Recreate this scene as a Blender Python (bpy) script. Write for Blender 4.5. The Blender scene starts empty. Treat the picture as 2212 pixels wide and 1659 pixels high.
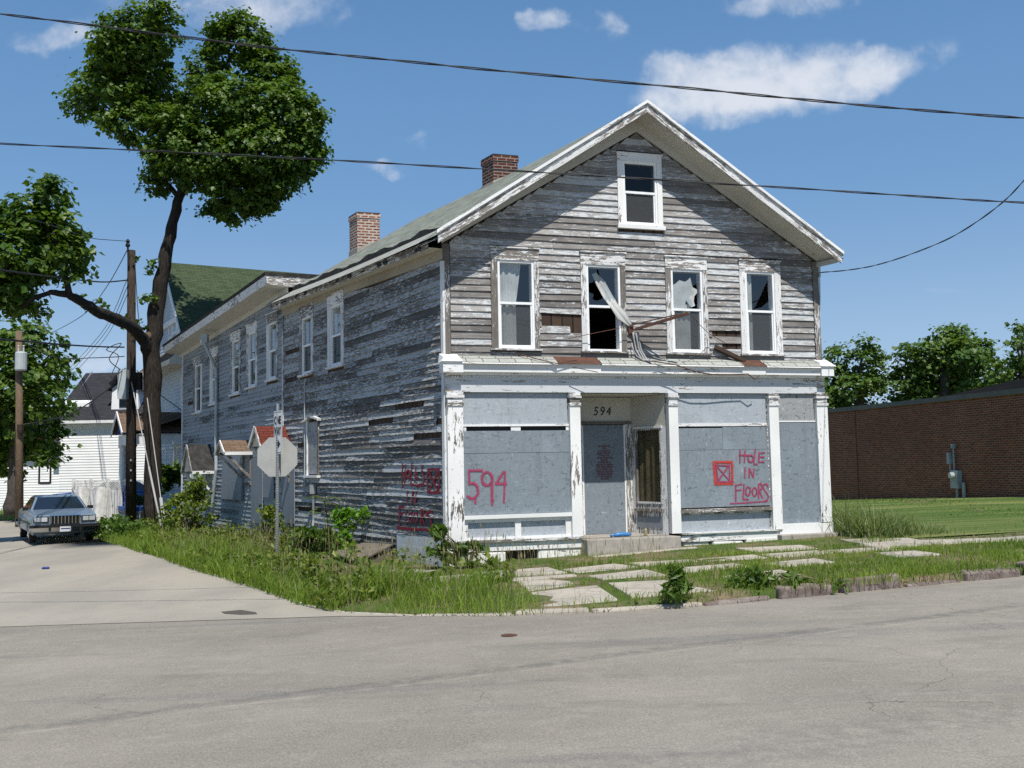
import bpy, bmesh, math, random
import numpy as np
from mathutils import Vector, Matrix, Euler
random.seed(7); RS = np.random.RandomState(11)
SC = bpy.context.scene
COL = SC.collection
rad = math.radians

# ------------------------------------------------------------------ camera
FOC, EYE = 2170.0, 1.85                 # focal length in survey pixels of a 2212 px wide frame, eye height in metres
PITCH, ROLL = math.atan(170.5/FOC), -0.018
cam = bpy.data.cameras.new('camera'); camo = bpy.data.objects.new('camera', cam); COL.objects.link(camo)
cam.sensor_width = 36; cam.lens = 36*FOC/2212; cam.clip_start = .1; cam.clip_end = 3000
camo.matrix_world = Matrix.Translation((0, 0, EYE)) @ Matrix.Rotation(math.pi/2+PITCH, 4, 'X') @ Matrix.Rotation(ROLL, 4, 'Z')
SC.camera = camo
SC.view_settings.view_transform = 'Standard'; SC.view_settings.look = 'None'
SC.view_settings.exposure = 0.22; SC.view_settings.gamma = 1
SC.cycles.use_denoising = False; SC.cycles.max_bounces = 6; SC.cycles.transparent_max_bounces = 16

# ------------------------------------------------------------------ sun + sky
LDIR = Vector((-.147, .467, -.80)).normalized()        # the way the sunlight travels
SUNEL = math.asin(-LDIR.z); SUNROT = math.atan2(-LDIR.x, -LDIR.y)
sl = bpy.data.lights.new('sun', 'SUN'); sl.energy = 4.6; sl.angle = rad(.53); sl.color = (1, .955, .88)
so = bpy.data.objects.new('sun', sl); COL.objects.link(so); so.rotation_euler = LDIR.to_track_quat('-Z', 'Y').to_euler()
so.location = (5, -15, 30)
W = bpy.data.worlds.new('World'); SC.world = W; W.use_nodes = True

def N(nt, typ, ins=None, **kw):
    n = nt.nodes.new(typ)
    for k, v in kw.items(): setattr(n, k, v)
    for k, v in (ins or {}).items():
        if hasattr(v, 'links'): nt.links.new(v, n.inputs[k])
        else: n.inputs[k].default_value = v
    return n
def math_(nt, op, a, b=0.0, c=None, clamp=False):
    d = {0: a, 1: b}
    if c is not None: d[2] = c
    return N(nt, 'ShaderNodeMath', d, operation=op, use_clamp=clamp).outputs[0]
def mixc(nt, f, a, b, blend='MIX'):
    n = N(nt, 'ShaderNodeMix', data_type='RGBA', blend_type=blend)
    for i, v in ((0, f), (6, a), (7, b)):
        if hasattr(v, 'links'): nt.links.new(v, n.inputs[i])
        else: n.inputs[i].default_value = v if i == 0 else (tuple(v)+(1,))[:4]
    return n.outputs[2]
def ramp(nt, f, lo, hi):
    return N(nt, 'ShaderNodeMapRange', {0: f, 1: lo, 2: hi}, interpolation_type='SMOOTHSTEP').outputs[0]

nt = W.node_tree; bg = nt.nodes['Background']
sky = N(nt, 'ShaderNodeTexSky', sky_type='NISHITA', sun_disc=False, sun_elevation=SUNEL, sun_rotation=SUNROT, altitude=100, air_density=1.0, dust_density=.35, ozone_density=2.2)
tc = N(nt, 'ShaderNodeTexCoord'); sp = N(nt, 'ShaderNodeSeparateXYZ', {0: tc.outputs['Generated']})
yy = math_(nt, 'MAXIMUM', sp.outputs[1], .05)
uu0 = math_(nt, 'DIVIDE', sp.outputs[0], yy); vv0 = math_(nt, 'DIVIDE', sp.outputs[2], yy)
wn = N(nt, 'ShaderNodeSeparateColor', {0: N(nt, 'ShaderNodeTexNoise', {'Vector': N(nt, 'ShaderNodeCombineXYZ', {0: uu0, 1: vv0}).outputs[0], 'Scale': 17., 'Detail': 5., 'Roughness': .55}).outputs[1]})
uu = math_(nt, 'ADD', uu0, math_(nt, 'MULTIPLY', math_(nt, 'SUBTRACT', wn.outputs[0], .5), .085)); vv = math_(nt, 'ADD', vv0, math_(nt, 'MULTIPLY', math_(nt, 'SUBTRACT', wn.outputs[1], .5), .060))
front = ramp(nt, sp.outputs[1], .1, .3)
cuv = N(nt, 'ShaderNodeCombineXYZ', {0: uu0, 1: vv0})
def ray(x, y):
    d = camo.matrix_world.to_3x3() @ Vector(((x-1106)/FOC, -(y-829.5)/FOC, -1)); return d/d.y
def at(x, y, Y): return np.array(ray(x, y))*Y + np.array((0, 0, EYE))
# each cloud: bearing, angular size, thickness
CL = [(1513,186,115,62,1),(1730,164,125,66,1),(1902,152,85,36,.85),(1580,228,120,34,.95),(1175,42,40,34,.66),(1302,56,52,44,.70),(430,5,230,50,.5),(600,25,120,50,.55),(110,85,120,34,.55),(1700,2,130,36,.75),(2010,120,80,60,.42),(2030,625,60,20,.26),(1945,800,90,40,.45),(830,368,48,18,.55),(900,300,70,18,.4),(250,790,240,50,.5),(1440,130,40,30,.4)]
nz = N(nt, 'ShaderNodeTexNoise', {'Vector': cuv.outputs[0], 'Scale': 15., 'Detail': 7., 'Roughness': .58, 'Distortion': .25}).outputs[0]
fld = None
for x, y, rx, ry, st in CL:
    d = ray(x, y); a = math_(nt, 'MULTIPLY', math_(nt, 'SUBTRACT', uu, d.x), FOC/rx); b = math_(nt, 'MULTIPLY', math_(nt, 'SUBTRACT', vv, d.z), FOC/ry)
    q = math_(nt, 'ADD', math_(nt, 'MULTIPLY', a, a), math_(nt, 'MULTIPLY', b, b))
    q = math_(nt, 'MULTIPLY', math_(nt, 'EXPONENT', math_(nt, 'MULTIPLY', q, -.8)), st)
    fld = q if fld is None else math_(nt, 'ADD', fld, q)
nz2 = N(nt, 'ShaderNodeTexNoise', {'Vector': cuv.outputs[0], 'Scale': 46., 'Detail': 5., 'Roughness': .6, 'Distortion': .4}).outputs[0]
den = math_(nt, 'ADD', math_(nt, 'MULTIPLY', math_(nt, 'POWER', fld, .8), .95), math_(nt, 'ADD', math_(nt, 'MULTIPLY', math_(nt, 'SUBTRACT', nz, .5), 2.1), math_(nt, 'MULTIPLY', math_(nt, 'SUBTRACT', nz2, .5), .5)))
den = math_(nt, 'MULTIPLY', den, math_(nt, 'MULTIPLY', ramp(nt, fld, .03, .45), 1.))
den = math_(nt, 'MULTIPLY', math_(nt, 'MULTIPLY', ramp(nt, den, .12, 1.35), front), .92)
el = sp.outputs[2]
gA = mixc(nt, ramp(nt, el, -.02, .30), (4.3, 6.1, 8.3), (1.65, 3.5, 6.4)); gB = mixc(nt, ramp(nt, el, .25, .62), gA, (.66, 2.0, 4.5))
skyc = mixc(nt, .82, sky.outputs[0], gB)
nt.links.new(mixc(nt, den, skyc, (7.6, 8.0, 8.7)), bg.inputs[0]); bg.inputs[1].default_value = .086

# ------------------------------------------------------------------ survey frames
def nrm(a): a = np.array(a, float); return a/np.linalg.norm(a)
Z = np.array((0, 0, 1.))
def g(x): return .027*max(-18., min(12., x))          # the street falls to the left
def sm(x, a, b):
    t = max(0., min(1., (x-a)/(b-a))); return t*t*(3-2*t)
C0 = np.array((-1.17, 17.51, 0.)); tf, ts = rad(17.5), rad(30.2)
DF = np.array((math.cos(tf), math.sin(tf), 0)); DS = np.array((-math.sin(ts), math.cos(ts), 0))
NF = np.array((math.sin(tf), -math.cos(tf), 0)); NS = np.array((-math.cos(ts), -math.sin(ts), 0))
_inv = np.linalg.inv(np.array([[DF[0], NF[0]], [DF[1], NF[1]]]))
def sd(x, y): return _inv @ (np.array((x, y))-C0[:2])
def SD(s, d): return (C0+DF*s+NF*d)[:2]
_K = None
def kdist(x, y):
    global _K
    if _K is None:
        a = np.array(KERB[3:]); _K = (a[:-1], a[1:]-a[:-1])
    p = np.array((x, y))-_K[0]; t = np.clip((p*_K[1]).sum(1)/(_K[1]**2).sum(1), 0, 1)
    return float(np.sqrt(((p-_K[1]*t[:, None])**2).sum(1)).min())
def yard(x, y):
    s, d = sd(x, y); edge = 0.
    if s < 1.2 and (x < -.5 or d > 3.5): edge = .095*(1-sm(kdist(x, y), 0, 1.1))*(1-sm(s, -.4, 1.2))
    b = .045*sm(s, .2, 2.3)*(1-sm(d, .2, 2.0))*(1-.7*sm(s, 8, 11))
    return g(x)+.12-edge+b-.041*max(0., y-32)*sm(x, 2, 10) + .02*math.sin(x*1.7+y)*math.sin(y*1.3)
class Frame:
    def __init__(s, o, a, n): s.o, s.a, s.n = np.array(o, float), np.array(a, float), np.array(n, float)
    def P(s, a, h, o=0): return s.o + s.a*a + s.n*o + Z*h
    def px(s, x, y):                                   # survey reading -> (distance along the wall, height)
        nn = np.cross(s.a, Z); d = np.array(ray(x, y)); O = np.array((0, 0, EYE))
        t = np.dot(s.o-O, nn)/np.dot(d, nn); p = O+d*t
        return float(np.dot(p-s.o, s.a)), float(p[2])
FF = Frame(C0, DF, NF); FS = Frame(C0, DS, NS)

# ------------------------------------------------------------------ mesh builder
class MB:
    def __init__(s): s.v, s.f, s.u, s.m, s.c = [], [], [], [], []
    def face(s, pts, uv=None, m=0, c=None):
        i = len(s.v); s.v += [tuple(p) for p in pts]; s.f.append(tuple(range(i, i+len(pts))))
        if uv is None:
            p = [np.array(q, float) for q in pts]; e = p[1]-p[0]; L = np.linalg.norm(e) or 1; e = e/L
            n = np.cross(e, p[-1]-p[0]); k = np.linalg.norm(n) or 1; b = np.cross(n/k, e)
            uv = [(float(np.dot(q-p[0], e)), float(np.dot(q-p[0], b))) for q in p]
        s.u += [tuple(q) for q in uv]; s.m.append(m); s.c.append(.5 if c is None else c)
    def hexa(s, P, m=0, c=None, uvs=None, skip=()):
        # P[0..3] bottom ring, P[4..7] top ring
        r = random.random() if c is None else c; du, dv = random.random()*40, random.random()*40
        for k, q in enumerate(((0,1,5,4),(1,2,6,5),(2,3,7,6),(3,0,4,7),(4,5,6,7),(3,2,1,0))):
            if k in skip: continue
            p = [np.array(P[i], float) for i in q]
            L = np.linalg.norm(p[1]-p[0]); H = np.linalg.norm(p[3]-p[0])
            s.face(p, [(du, dv), (du+L, dv), (du+L, dv+H), (du, dv+H)], m, r)
    def fbox(s, fr, a0, a1, h0, h1, o0, o1, m=0, c=None, skip=()):
        P = [fr.P(a0,h0,o1), fr.P(a1,h0,o1), fr.P(a1,h0,o0), fr.P(a0,h0,o0), fr.P(a0,h1,o1), fr.P(a1,h1,o1), fr.P(a1,h1,o0), fr.P(a0,h1,o0)]
        s.hexa(P, m, c, skip=skip)
    def box(s, c0, sx, sy, sz, m=0, rz=0, c=None):
        ca, sa = math.cos(rz), math.sin(rz); ex, ey = np.array((ca, sa, 0)), np.array((-sa, ca, 0)); o = np.array(c0, float)
        f = lambda a, b, d: o+ex*sx*a+ey*sy*b+Z*sz*d
        s.hexa([f(-.5,-.5,0), f(.5,-.5,0), f(.5,.5,0), f(-.5,.5,0), f(-.5,-.5,1), f(.5,-.5,1), f(.5,.5,1), f(-.5,.5,1)], m, c)
    def bar(s, p, q, w, t=None, m=0, c=None, up=Z):
        p, q = np.array(p, float), np.array(q, float); d = nrm(q-p); x = np.cross(d, up)
        if np.linalg.norm(x) < 1e-3: x = np.cross(d, (0, 1, 0))
        x = nrm(x)*w/2; y = nrm(np.cross(x, d))*(t or w)/2
        s.hexa([p-x-y, p+x-y, p+x+y, p-x+y, q-x-y, q+x-y, q+x+y, q-x+y], m, c)
    def tube(s, path, rr, n=8, m=0, cap=True, c=None):
        path = [np.array(p, float) for p in path]; K = len(path)
        if not hasattr(rr, '__len__'): rr = [rr]*K
        rings = []; acc = 0; x = None; accs = []
        for k in range(K):
            d = nrm(path[min(k+1, K-1)]-path[max(k-1, 0)])
            if x is None:
                x = np.cross(d, Z)
                if np.linalg.norm(x) < .05: x = np.cross(d, (0, 1, 0))
            x = nrm(x-d*np.dot(x, d)); y = np.cross(d, x)
            if k: acc += np.linalg.norm(path[k]-path[k-1])
            accs.append(acc)
            rings.append([path[k]+(x*math.cos(2*math.pi*j/n)+y*math.sin(2*math.pi*j/n))*rr[k] for j in range(n)])
        per = 2*math.pi*max(rr)
        for k in range(K-1):
            for j in range(n):
                j2 = (j+1) % n
                s.face([rings[k][j], rings[k][j2], rings[k+1][j2], rings[k+1][j]],
                       [(accs[k], per*j/n), (accs[k], per*(j+1)/n), (accs[k+1], per*(j+1)/n), (accs[k+1], per*j/n)], m, c)
        if cap:
            s.face(rings[0][::-1], None, m, c); s.face(rings[-1], None, m, c)
    def lathe(s, base, prof, n=16, m=0, ax=Z):
        ax = nrm(ax); x = np.cross(ax, (0, 1, 0))
        if np.linalg.norm(x) < .05: x = np.cross(ax, (1, 0, 0))
        x = nrm(x); y = np.cross(ax, x); b = np.array(base, float)
        R = [[b+ax*h+(x*math.cos(2*math.pi*j/n)+y*math.sin(2*math.pi*j/n))*r for j in range(n)] for r, h in prof]
        for k in range(len(prof)-1):
            for j in range(n): s.face([R[k][j], R[k][(j+1) % n], R[k+1][(j+1) % n], R[k+1][j]], None, m)
        s.face(R[0][::-1], None, m); s.face(R[-1], None, m)
    def build(s, name, mats, parent=None, smooth=False, bevel=0, weld=False):
        me = bpy.data.meshes.new(name)
        org = np.array(parent.matrix_world.translation if parent else (0, 0, 0), float)
        if parent:
            r = parent
            while r.parent: r = r.parent
            org = np.array(r.location, float)
        elif s.v:
            a = np.array(s.v); org = np.array(((a[:,0].min()+a[:,0].max())/2, (a[:,1].min()+a[:,1].max())/2, a[:,2].min()))
        me.from_pydata((np.array(s.v, float)-org).tolist(), [], s.f)
        uv = me.uv_layers.new(name='UVMap'); uv.data.foreach_set('uv', np.array(s.u, 'f').ravel())
        at_ = me.attributes.new('rnd', 'FLOAT', 'FACE'); at_.data.foreach_set('value', np.array(s.c, 'f'))
        mats = mats if isinstance(mats, (list, tuple)) else [mats]
        for m_ in mats: me.materials.append(m_)
        me.polygons.foreach_set('material_index', np.array(s.m, 'i'))
        if smooth: me.polygons.foreach_set('use_smooth', np.ones(len(s.f), bool))
        o = bpy.data.objects.new(name, me); COL.objects.link(o)
        if parent: o.parent = parent
        else: o.location = org
        if weld or smooth or bevel:
            bm = bmesh.new(); bm.from_mesh(me); bmesh.ops.remove_doubles(bm, verts=bm.verts, dist=1e-4); bmesh.ops.recalc_face_normals(bm, faces=bm.faces); bm.to_mesh(me); bm.free()
        if bevel:
            b = o.modifiers.new('bevel', 'BEVEL'); b.width = bevel; b.segments = 2; b.limit_method = 'ANGLE'
        return o
def fastmesh(name, V, F, mat, parent=None, rnd=None, smooth=False, org=None):
    me = bpy.data.meshes.new(name); V = np.asarray(V, 'f')
    if parent is not None:
        r = parent
        while r.parent: r = r.parent
        org = np.array(r.location)
    if org is None: org = np.zeros(3)
    me.from_pydata((V-org).tolist(), [], [tuple(f) for f in F])
    if rnd is not None:
        a = me.attributes.new('rnd', 'FLOAT', 'FACE'); a.data.foreach_set('value', np.asarray(rnd, 'f'))
    if smooth: me.polygons.foreach_set('use_smooth', np.ones(len(me.polygons), bool))
    me.materials.append(mat); o = bpy.data.objects.new(name, me); COL.objects.link(o)
    if parent is not None: o.parent = parent
    else: o.location = org
    return o
def tag(o, label, cat, group=None):
    o['label'] = label; o['category'] = cat
    if group: o['group'] = group
    return o
def kind(o, k): o['kind'] = k; return o
def thing(name, loc, label, cat, group=None):
    o = bpy.data.objects.new(name, None); COL.objects.link(o); o.location = tuple(loc); o.empty_display_size = .2
    bpy.context.view_layer.update()
    return tag(o, label, cat, group)

# ------------------------------------------------------------------ materials
def mat(name, col=(.5,.5,.5), rough=.7, metal=0, spec=.3):
    m = bpy.data.materials.new(name); m.use_nodes = True; b = m.node_tree.nodes['Principled BSDF']
    b.inputs['Base Color'].default_value = tuple(col)+(1,); b.inputs['Roughness'].default_value = rough; b.inputs['Metallic'].default_value = metal
    b.inputs['Specular IOR Level'].default_value = spec
    return m
def uvs(nt, sx, sy, sz=1, off=None):
    u = N(nt, 'ShaderNodeUVMap'); mp = N(nt, 'ShaderNodeMapping', {0: u.outputs[0], 3: (sx, sy, sz)}); return mp.outputs[0]
def objc(nt, sc, rz=0):
    u = N(nt, 'ShaderNodeNewGeometry'); mp = N(nt, 'ShaderNodeMapping', {0: u.outputs['Position'], 2: (0, 0, rz), 3: sc}); return mp.outputs[0]
def noise(nt, vec, scale=1., detail=4., rough=.55, dist=0.):
    return N(nt, 'ShaderNodeTexNoise', {'Vector': vec, 'Scale': scale, 'Detail': detail, 'Roughness': rough, 'Distortion': dist}).outputs[0]
def attr(nt): return N(nt, 'ShaderNodeAttribute', attribute_name='rnd').outputs['Fac']
def bump(nt, b, h, strength=.4, dist=.01):
    n = N(nt, 'ShaderNodeBump', {'Height': h, 'Strength': strength, 'Distance': dist}); nt.links.new(n.outputs[0], b.inputs['Normal'])

def peel(name, paint, amount, wood_a=(.10,.085,.072), wood_b=(.30,.275,.25), vertical=False, stain=.25, fine=1., rndk=.30, wear=.5):
    """old paint flaking off weathered wood; amount = share still painted"""
    m = mat(name, rough=.85, spec=.15); nt = m.node_tree; b = nt.nodes['Principled BSDF']
    k = (lambda a, c: (c, a)) if vertical else (lambda a, c: (a, c))
    streak = noise(nt, uvs(nt, *k(2.6*fine, 17*fine)), 1., 7., .66, .3)
    patch = noise(nt, uvs(nt, .55, .8), 1., 3., .5)
    crumb = noise(nt, uvs(nt, *k(13*fine, 45*fine)), 1., 4., .6)
    r = attr(nt)
    v = math_(nt, 'ADD', math_(nt, 'MULTIPLY', streak, .75), math_(nt, 'MULTIPLY', patch, wear))
    v = math_(nt, 'ADD', v, math_(nt, 'MULTIPLY', crumb, .30))
    v = math_(nt, 'ADD', v, math_(nt, 'MULTIPLY', math_(nt, 'SUBTRACT', r, .5), rndk))
    mean = .5*(.75+wear+.30); sd_ = .11
    t = mean + sd_*(-1.9+3.8*(1-amount))
    fac = N(nt, 'ShaderNodeMapRange', {0: v, 1: t-.018, 2: t+.018}).outputs[0]
    grain = noise(nt, uvs(nt, *k(1.6, 95)), 1., 4., .6); gr2 = noise(nt, uvs(nt, 2.2, 4), 1., 3.)
    w = mixc(nt, ramp(nt, math_(nt, 'ADD', math_(nt, 'MULTIPLY', grain, .6), math_(nt, 'ADD', math_(nt, 'MULTIPLY', gr2, .3), math_(nt, 'MULTIPLY', r, .25))), .35, .8), wood_a, wood_b)
    pc = mixc(nt, ramp(nt, patch, .35, .7), paint, tuple(c*(1-stain) for c in paint))
    pc = mixc(nt, math_(nt, 'MULTIPLY', ramp(nt, crumb, .55, .75), .25), pc, tuple(c*.6 for c in paint))
    nt.links.new(mixc(nt, fac, w, pc), b.inputs['Base Color'])
    bump(nt, b, math_(nt, 'ADD', math_(nt, 'MULTIPLY', fac, .8), math_(nt, 'MULTIPLY', grain, .5)), .6, .006)
    return m
def board(name, col, fleck=.35, coarse=1., vert=False):
    m = mat(name, rough=.75); nt = m.node_tree; b = nt.nodes['Principled BSDF']
    a = noise(nt, uvs(nt, 9*coarse, 28*coarse), 1., 3., .6, 1.2); c = noise(nt, uvs(nt, 30*coarse, 11*coarse), 1., 3., .6, 1.2); big = noise(nt, uvs(nt, .8, 1.1), 1., 4.)
    e = math_(nt, 'MAXIMUM', a, c)
    lite = mixc(nt, ramp(nt, e, .62, .74), col, tuple(min(1, x*(1+fleck)+.03) for x in col))
    dark = mixc(nt, math_(nt, 'MULTIPLY', ramp(nt, math_(nt, 'MINIMUM', a, c), .42, .30), .8), lite, tuple(x*(1-1.2*fleck) for x in col))
    o = mixc(nt, ramp(nt, big, .35, .75), dark, tuple(x*.80 for x in col)); o = mixc(nt, .6, o, dark)
    o = mixc(nt, math_(nt, 'MULTIPLY', ramp(nt, noise(nt, uvs(nt, 4.5, .45), 1., 4., .6), .50, .78), .45), o, tuple(x*.55 for x in col)); o = mixc(nt, math_(nt, 'MULTIPLY', ramp(nt, noise(nt, uvs(nt, .9, .7), 1., 5., .65), .55, .7), .35), o, tuple(min(1, x*1.35+.02) for x in col)); chip = noise(nt, uvs(nt, 40, 40), 1., 2.); o = mixc(nt, ramp(nt, chip, .72, .76), o, (.34,.24,.16))
    nt.links.new(o, b.inputs['Base Color']); bump(nt, b, e, .5, .006)
    return m
def bricks(name, c1, c2, mortar, bw=.21, bh=.075, ms=.010, rough=.85, var=.5):
    m = mat(name, rough=rough, spec=.2); nt = m.node_tree; b = nt.nodes['Principled BSDF']
    t = N(nt, 'ShaderNodeTexBrick', {'Vector': uvs(nt, 1, 1), 'Color1': c1+(1,), 'Color2': c2+(1,), 'Mortar': mortar+(1,), 'Scale': 1., 'Mortar Size': ms, 'Mortar Smooth': .2, 'Bias': 0., 'Brick Width': bw, 'Row Height': bh})
    n1 = noise(nt, uvs(nt, 4, 12), 1., 5.); n2 = noise(nt, uvs(nt, .5, .5), 1., 3.)
    c = mixc(nt, math_(nt, 'MULTIPLY', ramp(nt, n1, .45, .75), var), t.outputs[0], tuple(x*.35 for x in c1))
    c = mixc(nt, math_(nt, 'MULTIPLY', ramp(nt, n2, .4, .7), .3), c, c2)
    nt.links.new(c, b.inputs['Base Color']); bump(nt, b, t.outputs['Fac'], -.5, .008)
    return m
def shingle(name, c1, c2, dark, bw=.30, bh=.14, moss=None):
    m = mat(name, rough=.95, spec=.1); nt = m.node_tree; b = nt.nodes['Principled BSDF']
    t = N(nt, 'ShaderNodeTexBrick', {'Vector': uvs(nt, 1, 1), 'Color1': c1+(1,), 'Color2': c2+(1,), 'Mortar': dark+(1,), 'Scale': 1., 'Mortar Size': .010, 'Mortar Smooth': .3, 'Brick Width': bw, 'Row Height': bh})
    t.offset = .45; t.offset_frequency = 2
    n1 = noise(nt, uvs(nt, 3, 3), 1., 6., .65); n2 = noise(nt, uvs(nt, 60, 60), 1., 2.)
    c = mixc(nt, math_(nt, 'MULTIPLY', ramp(nt, n1, .4, .75), .55), t.outputs[0], moss or tuple(x*.6 for x in c1))
    c = mixc(nt, math_(nt, 'MULTIPLY', ramp(nt, n2, .4, .8), .35), c, dark)
    nt.links.new(c, b.inputs['Base Color']); bump(nt, b, t.outputs['Fac'], -.6, .015)
    return m
def leafmat(name, c1, c2, tr=.35, rough=.45):
    m = bpy.data.materials.new(name); m.use_nodes = True; nt = m.node_tree; b = nt.nodes['Principled BSDF']; out = nt.nodes['Material Output']
    c = mixc(nt, attr(nt), c1, c2); nt.links.new(c, b.inputs['Base Color']); b.inputs['Roughness'].default_value = rough; b.inputs['Specular IOR Level'].default_value = .35
    t = N(nt, 'ShaderNodeBsdfTranslucent', {0: mixc(nt, 1., c, (1.5,1.45,.5), 'MULTIPLY')})
    mx = N(nt, 'ShaderNodeMixShader', {0: tr}); nt.links.new(b.outputs[0], mx.inputs[1]); nt.links.new(t.outputs[0], mx.inputs[2]); nt.links.new(mx.outputs[0], out.inputs[0])
    return m
def glass(name, tint=(.86,.89,.90), refl=.85, add=.012):
    m = bpy.data.materials.new(name); m.use_nodes = True; nt = m.node_tree; out = nt.nodes['Material Output']; nt.nodes.remove(nt.nodes['Principled BSDF'])
    t = N(nt, 'ShaderNodeBsdfTransparent', {0: tint+(1,)}); gl = N(nt, 'ShaderNodeBsdfGlossy', {0: (refl, refl, refl, 1), 1: .03})
    fr = N(nt, 'ShaderNodeLayerWeight', {0: .5})
    f = math_(nt, 'ADD', math_(nt, 'MULTIPLY', math_(nt, 'POWER', fr.outputs['Facing'], 4.5), .8), .03+add, clamp=True)
    mx = N(nt, 'ShaderNodeMixShader', {0: f}); nt.links.new(t.outputs[0], mx.inputs[1]); nt.links.new(gl.outputs[0], mx.inputs[2]); nt.links.new(mx.outputs[0], out.inputs[0])
    return m
def screen(name, op=.5):
    m = bpy.data.materials.new(name); m.use_nodes = True; nt = m.node_tree; out = nt.nodes['Material Output']; b = nt.nodes['Principled BSDF']
    b.inputs['Base Color'].default_value = (.11,.115,.115,1); b.inputs['Roughness'].default_value = .8
    t = N(nt, 'ShaderNodeBsdfTransparent'); mx = N(nt, 'ShaderNodeMixShader', {0: op}); nt.links.new(t.outputs[0], mx.inputs[1]); nt.links.new(b.outputs[0], mx.inputs[2]); nt.links.new(mx.outputs[0], out.inputs[0])
    return m
def bark(name, a, b_):
    m = mat(name, rough=.95, spec=.1); nt = m.node_tree; b = nt.nodes['Principled BSDF']
    n1 = noise(nt, uvs(nt, 3, 22), 1., 6., .65, .4); n2 = noise(nt, uvs(nt, .6, 1.5), 1., 3.)
    c = mixc(nt, ramp(nt, n1, .35, .7), a, b_); c = mixc(nt, math_(nt, 'MULTIPLY', n2, .5), c, tuple(x*.5 for x in a))
    nt.links.new(c, b.inputs['Base Color']); bump(nt, b, n1, 1., .04); return m
def dirty(name, c1, c2, scale=2., rough=.8, metal=0, spec=.3, detail=5., bumpd=0):
    m = mat(name, rough=rough, metal=metal, spec=spec); nt = m.node_tree; b = nt.nodes['Principled BSDF']
    n = noise(nt, objc(nt, (scale,)*3), 1., detail, .6); nt.links.new(mixc(nt, ramp(nt, n, .35, .7), c1, c2), b.inputs['Base Color'])
    if bumpd: bump(nt, b, n, .6, bumpd)
    return m

M = {}
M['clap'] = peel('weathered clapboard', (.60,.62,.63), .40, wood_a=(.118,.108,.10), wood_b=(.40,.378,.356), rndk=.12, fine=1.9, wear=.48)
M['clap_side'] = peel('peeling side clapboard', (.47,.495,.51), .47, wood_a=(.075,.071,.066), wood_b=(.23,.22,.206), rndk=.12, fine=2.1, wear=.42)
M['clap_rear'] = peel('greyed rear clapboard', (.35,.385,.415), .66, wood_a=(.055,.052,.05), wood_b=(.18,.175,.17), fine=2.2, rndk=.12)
M['trim'] = peel('flaking white trim', (.80,.80,.79), .75, stain=.12, rndk=.1)
M['trim_v'] = peel('flaking white upright trim', (.82,.82,.80), .79, vertical=True, stain=.12, rndk=.1)
M['trim_worn'] = peel('badly flaked casing', (.80,.80,.79), .54, wood_a=(.13,.115,.10), vertical=True, fine=1.9, rndk=.22)
M['trim_worn_h'] = peel('badly flaked head board', (.80,.80,.79), .56, wood_a=(.13,.115,.10), fine=1.6, rndk=.15)
M['soffit'] = peel('cream soffit', (.56,.54,.48), .95, stain=.2, rndk=.05)
M['frieze'] = peel('white frieze', (.58,.60,.62), .70, stain=.12, fine=.8, wood_b=(.40,.34,.26), rndk=.05)
M['plank'] = bricks('bare plank sheathing', (.085,.055,.038), (.05,.034,.025), (.006,.005,.005), .21, 30., .016, var=.6)
M['hatchwood'] = peel('grey plywood', (.3,.27,.22), .3, wood_a=(.12,.10,.08), wood_b=(.28,.25,.20))
M['osb'] = board('painted chipboard', (.21,.245,.275), .52, .75)
M['osb_light'] = board('pale painted chipboard', (.37,.405,.44), .40, .75)
M['osb_raw'] = board('bare flaky chipboard', (.30,.31,.315), .75, .6)
M['osb_dark'] = board('grey boarding', (.22,.245,.275), .2)
M['vinyl'] = dirty('white vinyl sash', (.85,.86,.86), (.78,.79,.79), 6, .4)
M['glass'] = glass('window glass', add=.085); M['glass_dark'] = glass('dark window glass', (.25,.27,.28)); M['screen'] = screen('insect screen', .38)
M['curtain'] = dirty('yellowed curtain', (.56,.56,.54), (.44,.44,.42), 3, .95)
M['curtain_tan'] = dirty('old tan drape', (.17,.145,.085), (.10,.085,.05), 4, .95)
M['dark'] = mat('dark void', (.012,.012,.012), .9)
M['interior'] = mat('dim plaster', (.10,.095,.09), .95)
M['roof'] = shingle('old pale shingles', (.27,.29,.245), (.15,.165,.135), (.04,.042,.036), .30, .16, (.33,.34,.295))
M['roof_lite'] = shingle('pale green shingles', (.42,.435,.395), (.34,.35,.315), (.08,.08,.072), .30, .14, (.26,.24,.21))
M['roof_green'] = shingle('green shingles', (.075,.10,.055), (.045,.066,.036), (.018,.025,.016), .32, .13, (.07,.09,.045))
M['roof_brown'] = shingle('tan shingles', (.19,.13,.09), (.13,.09,.065), (.08,.05,.035), .30, .14)
M['roof_dark'] = shingle('charcoal shingles', (.050,.050,.056), (.035,.035,.04), (.014,.014,.016), .32, .14)
M['roof_red'] = shingle('red shingles', (.17,.045,.032), (.12,.034,.026), (.05,.015,.012), .25, .12)
M['glass_matte'] = glass('dull dusty glass', (.8,.8,.78), .25); M['tar'] = dirty('tar paper and painted shade', (.022,.021,.02), (.05,.047,.042), 5, .9)
M['chim_a'] = bricks('dark red chimney brick', (.115,.03,.02), (.07,.022,.016), (.26,.235,.205), .21, .075, .012)
M['chim_b'] = bricks('patched chimney brick', (.27,.08,.042), (.16,.05,.03), (.52,.47,.40), .21, .078, .022, var=.6)
M['brickwall'] = bricks('brown wall brick', (.33,.09,.042), (.17,.052,.030), (.38,.31,.225), .23, .078, .009, var=.6)
M['block'] = bricks('painted concrete block', (.62,.63,.63), (.55,.56,.57), (.70,.70,.69), .40, .19, .014, var=.25)
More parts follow.
